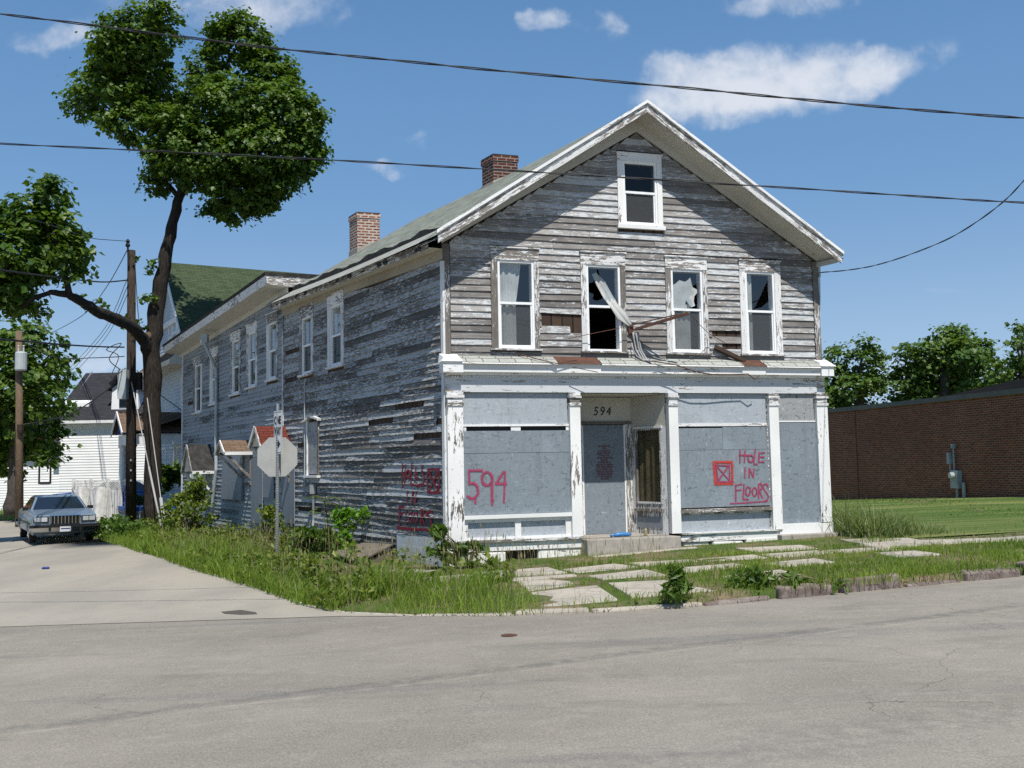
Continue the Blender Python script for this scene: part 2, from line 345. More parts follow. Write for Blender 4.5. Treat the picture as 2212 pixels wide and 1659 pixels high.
M['stone'] = peel('whitewashed stone', (.80,.79,.75), .85, wood_a=(.2,.18,.15), wood_b=(.32,.3,.26), fine=.7)
M['conc'] = dirty('step concrete', (.36,.33,.29), (.27,.25,.22), 5, .9, bumpd=.004)
M['rust'] = dirty('rust', (.12,.055,.035), (.07,.04,.03), 8, .85)
M['street_frieze'] = peel('tan eave frieze', (.40,.355,.27), .9, stain=.3, rndk=.05); M['pipe'] = dirty('weathered pipe', (.22,.23,.23), (.30,.31,.31), 4, .6); M['steel'] = dirty('galvanised steel', (.48,.49,.50), (.38,.39,.40), 9, .45, .7)
M['alu'] = dirty('bare sign aluminium', (.42,.42,.40), (.36,.36,.345), 3, .55, .15)
M['signwhite'] = mat('sign white', (.78,.78,.78), .5); M['black'] = mat('black', (.012,.012,.012), .55)
M['ink'] = mat('sign black', (.02,.02,.022), .6)
M['spray'] = dirty('magenta spray paint', (.36,.045,.115), (.28,.05,.10), 14, .7)
M['spray_red'] = dirty('red spray paint', (.52,.05,.035), (.42,.04,.03), 14, .7)
M['spray_dark'] = dirty('dark red spray paint', (.24,.014,.035), (.17,.014,.03), 14, .7)
for k_ in ('spray', 'spray_red'):      # sprayed paint: patchy cover, soft speckled body
    nt = M[k_].node_tree; b_ = nt.nodes['Principled BSDF']; n_ = noise(nt, objc(nt, (30, 30, 30)), 1., 4., .7); nt.links.new(ramp(nt, n_, .22, .52), b_.inputs['Alpha'])
M['overspray'] = dirty('faint magenta overspray', (.34,.06,.13), (.30,.06,.12), 14, .8); M['overspray_red'] = dirty('faint red overspray', (.46,.07,.05), (.4,.06,.05), 14, .8)
for k_ in ('overspray', 'overspray_red'):
    nt = M[k_].node_tree; b_ = nt.nodes['Principled BSDF']; n_ = noise(nt, objc(nt, (70, 70, 70)), 1., 4., .75); nt.links.new(math_(nt, 'MULTIPLY', ramp(nt, n_, .48, .66), .55), b_.inputs['Alpha'])
M['wire'] = dirty('black cable', (.018,.018,.02), (.035,.033,.033), 5, .5)
M['greywire'] = mat('grey cable sheath', (.34,.34,.34), .6)
M['polewood'] = bark('creosoted pole', (.035,.027,.022), (.10,.075,.058)); M['polewood_b'] = bark('tan pole', (.16,.11,.075), (.26,.19,.13))
M['bark'] = bark('maple bark', (.022,.019,.016), (.080,.067,.057)); M['bark_b'] = bark('grey bark', (.06,.05,.045), (.15,.13,.115))
M['leaf'] = leafmat('maple leaves', (.032,.080,.010), (.125,.205,.028)); M['leaf_b'] = leafmat('bright leaves', (.034,.085,.011), (.125,.20,.03))
M['leaf_c'] = leafmat('far leaves', (.045,.105,.016), (.14,.22,.04)); M['leaf_y'] = leafmat('yellow green leaves', (.06,.12,.015), (.20,.24,.035))
M['leaf_v'] = leafmat('vivid leaves', (.07,.19,.012), (.17,.32,.02)); M['leaf_red'] = leafmat('reddish tips', (.20,.075,.03), (.28,.13,.05))
M['grass'] = leafmat('grass blades', (.085,.165,.016), (.25,.33,.055), .42, .5); M['straw'] = leafmat('seed heads', (.22,.19,.10), (.34,.29,.17), .3)
M['lawnblade'] = leafmat('mown grass blades', (.10,.18,.03), (.20,.28,.07), .35, .5)
M['stem'] = dirty('plant stem', (.14,.12,.06), (.09,.08,.04), 5)
M['hsiding'] = dirty('white house siding', (.84,.84,.84), (.76,.77,.78), .8, .6)
M['bsiding'] = dirty('pale blue siding', (.50,.57,.62), (.44,.51,.57), .8, .7)
M['whitepaint'] = dirty('white paint', (.78,.78,.77), (.66,.66,.65), 2.5, .6); M['fence'] = dirty('worn white fence paint', (.72,.71,.68), (.50,.48,.45), 4, .8)
M['bluepaint'] = dirty('blue paint', (.012,.09,.36), (.010,.07,.27), 3, .5); M['navy'] = dirty('navy gable', (.012,.03,.13), (.010,.025,.10), 3, .7)
M['cream'] = dirty('cream trim', (.62,.56,.46), (.52,.47,.38), 2, .8)
M['stonewall'] = bricks('white rubble', (.68,.67,.64), (.5,.48,.45), (.16,.15,.14), .26, .17, .03)
M['carpaint'] = dirty('pale blue car paint', (.21,.27,.34), (.18,.24,.31), 2, .22, .25, .6); M['carblue'] = mat('bright blue car paint', (.05,.16,.46), .2, .3, .6)
M['chrome'] = mat('chrome', (.62,.63,.64), .16, 1); M['rubber'] = dirty('tyre rubber', (.014,.014,.015), (.028,.027,.026), 9, .85)
M['lamp'] = mat('headlight glass', (.55,.57,.58), .12, .3, .8); M['plate'] = mat('number plate', (.74,.75,.76), .5); M['plateblue'] = mat('plate blue', (.03,.06,.25), .5)
M['carglass'] = mat('car window glass', (.012,.018,.028), .05, 0, .9)
M['transformer'] = dirty('transformer grey', (.42,.46,.47), (.34,.38,.39), 3, .5)
M['bag'] = mat('blue plastic', (.05,.20,.46), .35); M['can'] = mat('tin can', (.45,.40,.22), .35, .6)
M['coping'] = dirty('roof edge metal', (.17,.155,.13), (.13,.12,.10), 2, .6); M['darkroof'] = dirty('dark metal roof', (.008,.008,.008), (.013,.012,.012), 1, .9, 0, .03)
M['ceramic'] = mat('white insulator', (.75,.74,.70), .3)

# ------------------------------------------------------------------ setting: ground, road, street, verge
def groundmats():
    m = mat('worn asphalt', rough=.9, spec=.25); nt = m.node_tree; b = nt.nodes['Principled BSDF']
    rz = -math.atan2(.29, .957)
    lon = noise(nt, objc(nt, (.10, 1.5, 1), rz), 1., 5., .55, .3); lon2 = noise(nt, objc(nt, (.22, .55, 1), rz), 1., 4., .6, .5)
    agg = noise(nt, objc(nt, (62, 62, 62)), 1., 3., .75); mid = noise(nt, objc(nt, (7, 7, 7)), 1., 5., .6); big = noise(nt, objc(nt, (.35, .35, .35)), 1., 3.)
    c = mixc(nt, ramp(nt, lon2, .3, .7), (.225,.195,.152), (.305,.27,.22))
    c = mixc(nt, math_(nt, 'MULTIPLY', ramp(nt, lon, .54, .70), .75), c, (.165,.155,.142))
    c = mixc(nt, math_(nt, 'MULTIPLY', ramp(nt, big, .45, .7), .5), c, (.385,.34,.27))
    c = mixc(nt, math_(nt, 'MULTIPLY', ramp(nt, agg, .35, .75), .8), mixc(nt, .40, c, (.10,.095,.09)), mixc(nt, .40, c, (.52,.49,.44)))
    c = mixc(nt, math_(nt, 'MULTIPLY', ramp(nt, mid, .5, .8), .25), c, (.14,.135,.13))
    st_ = noise(nt, objc(nt, (.55, 1.5, 1), rz), 1., 6., .65, .6); c = mixc(nt, math_(nt, 'MULTIPLY', ramp(nt, st_, .52, .72), .45), c, (.15,.138,.12)); st2 = noise(nt, objc(nt, (2.6, 4.2, 1), rz), 1., 5., .7); c = mixc(nt, math_(nt, 'MULTIPLY', ramp(nt, st2, .5, .75), .35), c, (.38,.345,.29))
    # the lane seam, its tar line and the tyre-darkened band beside it
    ps = N(nt, 'ShaderNodeSeparateXYZ', {0: objc(nt, (1, 1, 1), rz)}); wob = noise(nt, objc(nt, (.5, .5, 1)), 1., 4.)
    off = math_(nt, 'ADD', math_(nt, 'SUBTRACT', math_(nt, 'SUBTRACT', ps.outputs[1], math_(nt, 'MULTIPLY', ps.outputs[0], .07)), 8.55), math_(nt, 'MULTIPLY', math_(nt, 'SUBTRACT', wob, .5), .28))
    c = mixc(nt, math_(nt, 'MULTIPLY', math_(nt, 'SUBTRACT', 1., ramp(nt, math_(nt, 'ABSOLUTE', math_(nt, 'SUBTRACT', off, .17)), .02, .17)), math_(nt, 'MULTIPLY', ramp(nt, mid, .3, .6), .55)), c, (.12,.115,.105))
    c = mixc(nt, math_(nt, 'MULTIPLY', math_(nt, 'SUBTRACT', 1., ramp(nt, math_(nt, 'ABSOLUTE', off), .004, .03)), math_(nt, 'MULTIPLY', ramp(nt, st2, .35, .65), .45)), c, (.40,.36,.29))
    c = mixc(nt, math_(nt, 'MULTIPLY', math_(nt, 'SUBTRACT', 1., ramp(nt, math_(nt, 'ABSOLUTE', math_(nt, 'ADD', off, 3.1)), .1, .55)), math_(nt, 'MULTIPLY', ramp(nt, mid, .35, .65), .32)), c, (.13,.125,.118))
    # tar lines and cracks
    wv = N(nt, 'ShaderNodeTexVoronoi', {'Vector': N(nt, 'ShaderNodeMixRGB', {0: .10, 1: objc(nt, (.16, .26, 1), rz), 2: N(nt, 'ShaderNodeTexNoise', {'Vector': objc(nt, (1.4, 1.4, 1)), 'Scale': 1., 'Detail': 5.}).outputs[1]}).outputs[0]}, feature='DISTANCE_TO_EDGE')
    gate = ramp(nt, noise(nt, objc(nt, (.45, .45, 1)), 1., 2.), .52, .60)
    crack = math_(nt, 'MULTIPLY', math_(nt, 'SUBTRACT', 1., ramp(nt, wv.outputs[0], .001, .0045)), gate)
    c = mixc(nt, math_(nt, 'MULTIPLY', crack, .65), c, (.07,.066,.06))
    fl = N(nt, 'ShaderNodeTexVoronoi', {'Vector': objc(nt, (1.4, 2.4, 1), rz)}); spot = math_(nt, 'SUBTRACT', 1., ramp(nt, fl.outputs[0], .045, .07))
    sg = ramp(nt, noise(nt, objc(nt, (1.1, 1.1, 1)), 1., 1.), .52, .55)
    c = mixc(nt, math_(nt, 'MULTIPLY', math_(nt, 'MULTIPLY', spot, sg), .6), c, (.09,.085,.08))
    nt.links.new(c, b.inputs['Base Color']); bump(nt, b, math_(nt, 'ADD', agg, math_(nt, 'MULTIPLY', mid, .6)), .5, .008)
    M['asphalt'] = m
    m = mat('pale street concrete', rough=.9, spec=.25); nt = m.node_tree; b = nt.nodes['Principled BSDF']
    n1 = noise(nt, objc(nt, (.5, .25, 1), rad(-30)), 1., 5., .6); n2 = noise(nt, objc(nt, (40,)*3), 1., 3.); n3 = noise(nt, objc(nt, (3, 3, 3)), 1., 5., .65)
    c = mixc(nt, ramp(nt, n1, .35, .65), (.37,.332,.272), (.30,.273,.228)); c = mixc(nt, math_(nt, 'MULTIPLY', ramp(nt, n3, .5, .8), .35), c, (.22,.215,.20)); c = mixc(nt, math_(nt, 'MULTIPLY', ramp(nt, n2, .4, .7), .3), c, (.18,.18,.17))
    nt.links.new(c, b.inputs['Base Color']); bump(nt, b, n2, .4, .005); M['street'] = m
    m = mat('sidewalk concrete', rough=.92, spec=.15); nt = m.node_tree; b = nt.nodes['Principled BSDF']
    n1 = noise(nt, objc(nt, (1.3,)*3), 1., 5., .6); n2 = noise(nt, objc(nt, (70,)*3), 1., 3.); n3 = noise(nt, objc(nt, (9,)*3), 1., 5., .7)
    c = mixc(nt, ramp(nt, n1, .35, .7), (.46,.415,.345), (.335,.305,.255)); c = mixc(nt, math_(nt, 'MULTIPLY', ramp(nt, n3, .55, .8), .4), c, (.22,.19,.15)); c = mixc(nt, math_(nt, 'MULTIPLY', ramp(nt, n2, .4, .7), .3), c, (.24,.22,.19))
    vc = N(nt, 'ShaderNodeTexVoronoi', {'Vector': N(nt, 'ShaderNodeMixRGB', {0: .12, 1: objc(nt, (.9, .9, 0)), 2: N(nt, 'ShaderNodeTexNoise', {'Vector': objc(nt, (4, 4, 1)), 'Scale': 1., 'Detail': 5.}).outputs[1]}).outputs[0]}, feature='DISTANCE_TO_EDGE')
    c = mixc(nt, math_(nt, 'MULTIPLY', math_(nt, 'SUBTRACT', 1., ramp(nt, vc.outputs[0], .004, .016)), .8), c, (.075,.065,.04)); c = mixc(nt, math_(nt, 'MULTIPLY', ramp(nt, noise(nt, objc(nt, (2.3, 2.3, 1)), 1., 6., .7), .54, .68), .55), c, (.17,.145,.10))
    nt.links.new(c, b.inputs['Base Color']); bump(nt, b, math_(nt, 'ADD', n2, n3), .5, .008); M['slab'] = m
    m = mat('weedy soil', rough=.95, spec=.1); nt = m.node_tree; b = nt.nodes['Principled BSDF']
    n1 = noise(nt, objc(nt, (1.1,)*3), 1., 5., .65); n2 = noise(nt, objc(nt, (25,)*3), 1., 4., .7)
    c = mixc(nt, ramp(nt, n1, .42, .62), (.07,.115,.026), (.22,.17,.11)); c = mixc(nt, math_(nt, 'MULTIPLY', ramp(nt, n2, .4, .7), .5), c, (.06,.055,.03))
    nt.links.new(c, b.inputs['Base Color']); bump(nt, b, n2, .8, .03); M['soil'] = m
    m = mat('mown lawn', rough=.95, spec=.1); nt = m.node_tree; b = nt.nodes['Principled BSDF']
    st = noise(nt, objc(nt, (.13, 1.0, 1), rad(-20)), 1., 4., .55, .3); n2 = noise(nt, objc(nt, (30, 30, 30)), 1., 4., .7); n1 = noise(nt, objc(nt, (.6,)*3), 1., 4.)
    c = mixc(nt, ramp(nt, st, .35, .68), (.085,.145,.034), (.25,.265,.095)); c = mixc(nt, math_(nt, 'MULTIPLY', ramp(nt, n1, .5, .75), .5), c, (.21,.20,.085)); c = mixc(nt, math_(nt, 'MULTIPLY', ramp(nt, n2, .35, .7), .5), c, (.035,.065,.014))
    nt.links.new(c, b.inputs['Base Color']); bump(nt, b, n2, 1., .03); M['lawn'] = m
    m = mat('sandstone kerb', rough=.9, spec=.15); nt = m.node_tree; b = nt.nodes['Principled BSDF']
    n1 = noise(nt, objc(nt, (5,)*3), 1., 6., .65)
    nt.links.new(mixc(nt, ramp(nt, n1, .35, .7), (.135,.102,.088), (.27,.232,.205)), b.inputs['Base Color']); bump(nt, b, n1, 1., .03); M['kerb'] = m
groundmats()

def grid_sheet(name, P, mat_, kindname='structure'):
    """P: array [i][j] of 3D points"""
    b = MB(); n, k = len(P), len(P[0])
    for i in range(n-1):
        for j in range(k-1): b.face([P[i][j], P[i+1][j], P[i+1][j+1], P[i][j+1]])
    o = b.build(name, mat_, weld=True, smooth=True); o['kind'] = kindname
    if sum(p.normal.z for p in o.data.polygons) < 0: o.data.flip_normals()
    return o
xs = [-700, -60, -30, -18, -12, -6, 0, 6, 12, 20, 40, 80, 700]
ys = [-60, -10, 10, 20, 30, 45, 60, 90, 200, 1200]
def farz(x, y): return g(x)-.10 - .5*sm(y, 32, 44)*sm(x, 2, 10)
grid_sheet('ground', [[(x, y, farz(x, y)) for y in ys] for x in xs], M['soil'])
rxs = [-60, -18, -12, -6, 0, 6, 12, 20, 60]
grid_sheet('road', [[(x, y, g(x)) for y in (-30, -10, 0, 8, 13, 20, 27)] for x in rxs], M['asphalt'])
# concrete side street: a sheet on top of the asphalt, seam along the main road's edge
sl_, sr_ = [], []
KERB = [np.array(p) for p in ((58., 29.4), (16., 16.6), (6.92, 13.84), (2.29, 12.44), (.9, 12.30), (-.05, 12.42), (-1.3, 12.72), (-2.3, 13.30), (-3.0, 14.25), (-3.72, 15.6), (-8.1, 23.4), (-12.56, 31.2), (-17.5, 39.8), (-23.0, 49.4))]
seam = [(-60, 15.5), (-18, 14.15), (-12, 13.85), (-6.8, 13.42), (-4.2, 13.18), (-2.2, 12.98)]
nf_ = [(-60, 49), (-42, 49), (-36, 49), (-30.5, 49), (-26, 49), (-22.5, 49)]
rows = []
for (a, b_) in zip(seam, nf_):
    row = []
    for k in range(13):
        t = k/12; x, y = a[0]+(b_[0]-a[0])*t, a[1]+(b_[1]-a[1])*t
        row.append((x, y, g(x)+.006))
    rows.append(row)
kz = [(-1.4, 12.7), (-2.4, 13.4), (-3.0, 14.3), (-3.6, 15.5), (-5.0, 18.0), (-7.2, 21.9), (-9.2, 25.4), (-11.2, 28.9), (-13.3, 32.6), (-15.5, 36.4), (-17.7, 40.2), (-19.8, 43.9), (-22.0, 47.7)]
rows.append([(x, y, g(x)+.006) for x, y in kz])
grid_sheet('side_street', rows, M['street'])
grid_sheet('grass_bank', [[(x, y, g(x)+.03+.4*(y-48.5)/12) for y in (48.5, 52, 60, 90)] for x in (-90, -40, -30, -25, -21, -17, -8)], M['lawn'])

def resample(pts, step):
    out = [pts[0]]
    for a, b_ in zip(pts[:-1], pts[1:]):
        n = max(1, int(np.linalg.norm(b_-a)/step))
        out += [a+(b_-a)*k/n for k in range(1, n+1)]
    return out
inner = [np.array(p) for p in ((58, 80), (22., 72), (12., 55), (5., 36), (3.5, 28), (2.5, 26), (1.5, 25.5), (.5, 25.5), (-.5, 26.), (-1.5, 27), (-3., 33), (-5., 40), (-8., 48), (-12., 58))]
P = []
seg = []
for k in range(len(KERB)-1):
    n = max(1, int(np.linalg.norm(KERB[k+1]-KERB[k])/1.1))
    for q in range(n): seg.append((KERB[k]+(KERB[k+1]-KERB[k])*q/n, inner[k]+(inner[k+1]-inner[k])*q/n))
seg.append((KERB[-1], inner[-1]))
for a, b_ in seg:
    row = []
    for k in range(25):
        t = (k/24)**1.5; p = a+(b_-a)*t
        if k == 0: p = a+(b_-a)/np.linalg.norm(b_-a)*.10
        z = yard(*p) if k else yard(*p)-.02
        row.append((p[0], p[1], z))
    row.insert(0, (row[0][0], row[0][1], g(a[0])-.12))
    P.append(row)
grid_sheet('verge', P, M['soil'])
# kerb: sunken concrete lip at the corner, heaved sandstone blocks further along
kb = MB()
kp = resample(KERB, .95); acc = 0
for a, b_ in zip(kp[:-1], kp[1:]):
    if a[0] > 40 or a[1] > 42: continue
    d = nrm(b_-a); n = np.array((-d[1], d[0])); n = -n if np.dot(n, SD(3, -6)-a) < 0 else n
    s, dd = sd(*(a+b_)/2); jit = random.uniform(-.02, .035)
    stone = s > 1.2
    h = (.13+2*jit if random.random() > .28 else .04) if stone else (.045+jit*.4 if s > -.6 else .015)
    w = random.uniform(.17, .24) if stone else .16
    if 2.0 < s < 2.4: h = .05
    off = random.uniform(-.03, .03) if stone else 0; gap = random.uniform(.01, .09) if stone else .02
    a2, b2 = a+d*gap-n*off, b_-d*gap-n*(off+random.uniform(-.03, .03))
    q = [a2, b2, b2+n*w, a2+n*w]
    bot = [(p[0], p[1], g(p[0])-.1) for p in q]; top = [(p[0]+random.uniform(-.02,.02), p[1], g(p[0])+h+random.uniform(-.03,.03)*(1 if stone else .3)) for p in q]
    kb.hexa(bot+top, 1 if stone else 0)
kind(kb.build('kerb', [M['slab'], M['kerb']], bevel=.03), 'structure')
# sidewalk slabs (distance along the shop front, distance out from it)
SLABS = [[(-1.05,2.9),(-.35,2.8),(-.4,3.3),(-1.0,3.45)], [(4.2,3.2),(5.2,3.15),(5.15,3.75),(4.2,3.85)], [(5.0,1.05),(6.3,1.1),(6.25,1.75),(5.0,1.7)], [(2.75,2.95),(3.9,2.92),(3.85,3.5),(2.75,3.6)],[(-2.43,.62),(-2.0,.68),(-1.85,1.42),(-2.46,1.62)], [(-2.6,2.25),(-2.12,1.92),(-2.0,2.38),(-2.34,2.85)],
 [(-1.05,1.60),(-.02,1.50),(-.05,2.32),(-.98,2.45)], [(.06,1.47),(1.31,1.50),(1.34,2.32),(.15,2.34)], [(-1.6,.05),(-.72,-.25),(-.3,.5),(-1.2,1.05)],
 [(.35,2.62),(1.36,2.58),(1.30,2.84),(.27,2.88)], [(.32,2.92),(1.28,2.84),(1.15,3.78),(.16,3.95)], [(.15,4.08),(1.12,4.06),(.86,5.42),(-.06,5.12)],
 [(1.42,1.78),(2.38,1.70),(2.52,2.36),(1.48,2.37)], [(1.44,2.90),(2.42,2.86),(2.36,3.70),(1.42,3.52)], [(1.30,4.02),(2.05,4.22),(2.06,5.62),(1.04,5.40)],
 [(2.58,1.82),(3.66,1.86),(3.64,2.36),(2.56,2.34)], [(3.76,1.92),(4.80,1.98),(4.76,2.50),(3.72,2.42)], [(4.9,2.0),(5.95,2.08),(5.92,2.66),(4.86,2.56)], [(6.04,2.12),(7.0,2.30),(6.98,3.0),(6.02,2.80)],
 [(6.3,3.15),(7.0,3.28),(6.86,4.1),(6.15,3.98)], [(2.9,4.3),(3.9,4.2),(3.85,5.0),(2.95,5.1)], [(2.5,.42),(4.5,.40),(4.5,.58),(2.5,.6)]]
sb = MB()
for q in SLABS:
    dz = random.uniform(.004, .022); tilt = random.uniform(-.016, .016)
    top = []
    for i, (s, d) in enumerate(q):
        x, y = SD(s, d); top.append((x, y, yard(x, y)+dz+(tilt if i in (1, 2) else 0)))
    sb.hexa([(x, y, z-.2) for x, y, z in top]+top)
pathpts = [(6.95,2.25),(8.0,2.35),(9.6,2.70),(12,3.0),(18,3.4),(30,4.2)]
for k in range(len(pathpts)-1):
    (s0, d0), (s1, d1) = pathpts[k], pathpts[k+1]
    q = [SD(s0+.02, d0-.45), SD(s1, d1-.45), SD(s1, d1+.35), SD(s0+.02, d0+.35)]
    top = [(x, y, yard(x, y)+.02) for x, y in q]; sb.hexa([(x, y, z-.2) for x, y, z in top]+top)
for q in ([(7.2,1.0),(8.3,1.5),(8.2,1.92),(7.1,1.8)],):
    top = [(*SD(*p), yard(*SD(*p))+.025) for p in q]; sb.hexa([(x, y, z-.2) for x, y, z in top]+top)
kind(sb.build('sidewalk', M['slab'], bevel=.015), 'structure')
# mown lawn between the house and the brick building
rows = []
for i in range(9):
    t = i/8; a = SD(8.3+30*t, 1.5+1.6*t**.6); b_ = np.array((12.6, 47.5))*(1-t)+np.array((40, 36.))*t
    rows.append([(*(a+(b_-a)*k/16), yard(*(a+(b_-a)*k/16))+.012) for k in range(17)])
grid_sheet('lawn', rows, M['lawn'])
# worn patches and road ironwork
pm = MB(); c = at(515, 1323, 1)  # asphalt scar at the street mouth
def flat(pts, h): return [(x, y, g(x)+h) for x, y in pts]
def gpt(px, py):
    d = np.array(ray(px, py)); t = 10.
    for _ in range(50): t = (g(d[0]*t)-EYE)/d[2]
    return d[:2]*t
pm.face(flat([gpt(*q) for q in ((478,1323),(520,1319),(552,1324),(556,1328),(520,1329),(485,1327))][::-1], .011))
kind(pm.build('asphalt_patch', mat('dark patch', (.085,.075,.065), .95)), 'structure')
c = gpt(1100, 1373); lid = MB(); lid.lathe((c[0], c[1], g(c[0])+.003), [(.001, 0), (.085, 0), (.09, .004), (.08, .006), (.001, .006)], 20)
tag(lid.build('manhole_cover', M['rust']), 'small round rusty iron cover set in the grey asphalt road', 'manhole cover')

# ================================================================== the derelict corner house
HZ = .1
house = thing('derelict_house', (C0[0], C0[1], HZ), 'derelict two-storey white clapboard corner shop with boarded windows and peeling paint', 'house')
WIDTH, EAVE, APEX = 7.62, 5.75, (3.78, 8.07)
DEPTH, XDEPTH = 9.17, 20.8
c5 = lambda x, y: (936.1+x*.41014, 216+y*.4103)      # reading grids for the four enlarged details surveyed
c2 = lambda x, y: (936.1+x*.32545, 720+y*.3255)
c3 = lambda x, y: (1368.1+x*.3256, 720+y*.3255)
c4 = lambda x, y: (360+x*.4125, 540+y*.4125)
c8 = lambda x, y: (576+x*.293, 972+y*.293)
cz = lambda x, y: (374.4+x*.1823, 892.9+y*.1823)
def rectF(g_, l, t, r, b_):
    s0, h1 = FF.px(*g_(l, t)); s1, h0 = FF.px(*g_(r, b_)); return s0, s1, h0, h1

def spans_minus(a, b_, cuts):
    out = [(a, b_)]
    for c, d in cuts:
        out = [q for s0, s1 in out for q in ((s0, min(s1, c)), (max(s0, d), s1)) if q[1]-q[0] > .02]
    return out
def sheathing(name, fr, lines, edge, holes, mats, parent, o=0.0, mfun=None):
    """flat wall behind the boards, with real openings"""
    hs = sorted(set(lines+[h for q in holes for h in q[2:4]]))
    mb = MB()
    for h0, h1 in zip(hs[:-1], hs[1:]):
        if h1-h0 < 1e-4: continue
        hm = (h0+h1)/2; l0, r0 = edge(h0); l1, r1 = edge(h1)
        cuts = [(q[0], q[1]) for q in holes if q[2]-1e-6 <= hm <= q[3]+1e-6]
        for s0, s1 in spans_minus((l0+l1)/2, (r0+r1)/2, cuts):
            A0 = l0 if abs(s0-(l0+l1)/2) < 1e-6 else s0; A1 = l1 if abs(s0-(l0+l1)/2) < 1e-6 else s0
            B0 = r0 if abs(s1-(r0+r1)/2) < 1e-6 else s1; B1 = r1 if abs(s1-(r0+r1)/2) < 1e-6 else s1
            mb.face([fr.P(A0,h0,o), fr.P(B0,h0,o), fr.P(B1,h1,o), fr.P(A1,h1,o)], [(A0,h0),(B0,h0),(B1,h1),(A1,h1)])
    return mb.build(name, mats, parent)
def clap(mb, fr, h0, h1, exp, edge, cuts, missing=(), rough=1., hdrift=None, m=0, seglen=(1.6, 4.2), base=.002, thick=.027):
    """overlapping boards, one course at a time; cuts = openings (s0,s1,h0,h1)"""
    n = int(round((h1-h0)/exp)); e = (h1-h0)/n
    for k in range(n):
        b0 = h0+k*e; b1 = b0+e; l, r = edge(b0+.35*e); lt, rt = edge(b1)
        cc = [(q[0], q[1]) for q in cuts if q[2] < b1-.02 and q[3] > b0+.02]
        cc += [(q[0], q[1]) for q in missing if q[2] <= (b0+b1)/2 <= q[3]]
        for s0, s1 in spans_minus(l, r, cc):
            s = s0
            while s < s1-1e-3:
                L = random.uniform(*seglen); e1 = s+L
                if s1-e1 < .5: e1 = s1
                piece(mb, fr, s, e1, b0, b1, e, edge, rough, m, base, thick); s = e1
def piece(mb, fr, a, b_, h0, h1, e, edge, rough, m, base, thick):
    n = max(1, int((b_-a)/.45)); r = random.random(); du, dv = random.random()*60, random.random()*60
    ph, ph2 = random.random()*7, random.random()*7; sag = random.uniform(-.005, .005)*rough; loose = random.random() < .10*rough
    gap = .0025; ring = []
    for k in range(n+1):
        s = a+gap+(b_-a-2*gap)*k/n
        dh = (math.sin(s*1.3+ph)*.004+math.sin(s*3.7+ph2)*.002)*rough+sag*(k/n-.5)*2
        do = (math.sin(s*2.1+ph2)*.004+.004)*rough+(.014*(k/n) if loose else 0)
        ob, ot = base+thick+do, base+.004
        tl, tr = edge(h1+.01)
        st = min(max(s, tl), tr)
        ring.append((fr.P(s,h0+dh,ob-thick*.75), fr.P(s,h0+dh,ob), fr.P(st,h1+dh*.3+.012,ot), s, h0))
    for p, q in zip(ring[:-1], ring[1:]):
        mb.face([p[1], q[1], q[2], p[2]], [(p[3]+du, dv), (q[3]+du, dv), (q[3]+du, dv+e), (p[3]+du, dv+e)], m, r)
        mb.face([p[0], q[0], q[1], p[1]], [(p[3]+du, dv-.02), (q[3]+du, dv-.02), (q[3]+du, dv), (p[3]+du, dv)], m, r)
    for t, fl in ((ring[0], 1), (ring[-1], 0)):
        pts = [t[0], t[1], t[2]]; mb.face(pts if not fl else pts[::-1], [(du, dv)]*3, m, r)

# ---- second-floor and attic windows of the front
FW = [dict(c=(297,778,560,1322), f=(334,842,534,1312), mid=1070), dict(c=(769,802,1018,1335), f=(800,866,990,1325), mid=1088),
      dict(c=(1214,826,1450,1345), f=(1245,890,1425,1333), mid=1105), dict(c=(1603,846,1838,1350), f=(1635,902,1805,1340), mid=1114)]
AW = dict(c=(962,282,1207,690), f=(992,322,1180,668), mid=490)
def midh(fr, g_, x, y): return fr.px(*g_(x, y))[1]
def window(fr, c, f, hm, parent, style, cm, deep=.13, glassm=None, low=True, head=.0, co=.042):
    """casing = the part; sash, panes, curtain = sub-parts"""
    cs0, cs1, ch0, ch1 = c; s0, s1, h0, h1 = f
    w = MB()
    w.fbox(fr, cs0, s0-.002, h0-.0, h1-.002, .0, co, 0); w.fbox(fr, s1+.002, cs1, h0-.0, h1-.002, .0, co, 0)
    w.fbox(fr, cs0-head, cs1+head, h1, ch1, .0, co+.006, 1)
    w.fbox(fr, cs0-head-.02, cs1+head+.02, ch1, ch1+.025, .0, co+.03, 1)
    w.fbox(fr, cs0-.03, cs1+.03, ch0, h0-.002, -.02, co+.045, 1)
    win = w.build('window', cm, parent)
    b = MB(); fw = .042*min(1, (s1-s0)/.6)
    b.fbox(fr, s0, s0+fw, h0, h1, -deep, .028); b.fbox(fr, s1-fw, s1, h0, h1, -deep, .028)
    b.fbox(fr, s0+fw, s1-fw, h1-fw, h1, -deep, .026); b.fbox(fr, s0+fw, s1-fw, h0, h0+fw*.9, -deep, .026)
    b.fbox(fr, s0+fw, s1-fw, hm-.022, hm+.022, -.05, .015)
    if low:
        b.fbox(fr, s0+fw, s0+fw+.025, h0+fw*.9, hm-.022, -.055, .004); b.fbox(fr, s1-fw-.025, s1-fw, h0+fw*.9, hm-.022, -.055, .004); b.fbox(fr, s0+fw+.025, s1-fw-.025, h0+fw*.9, h0+fw*.9+.03, -.055, .004)
    b.build('sash', M['vinyl'], win)
    return win, (s0+fw, s1-fw, h0+fw*.9, hm-.022), (s0+fw, s1-fw, hm+.022, h1-fw)
def pane(fr, r, o, m, parent, name='pane', poly=None):
    s0, s1, h0, h1 = r; b = MB()
    pts = poly or [(0,0),(1,0),(1,1),(0,1)]
    b.face([fr.P(s0+(s1-s0)*x, h0+(h1-h0)*y, o) for x, y in pts]); return b.build(name, m, parent)
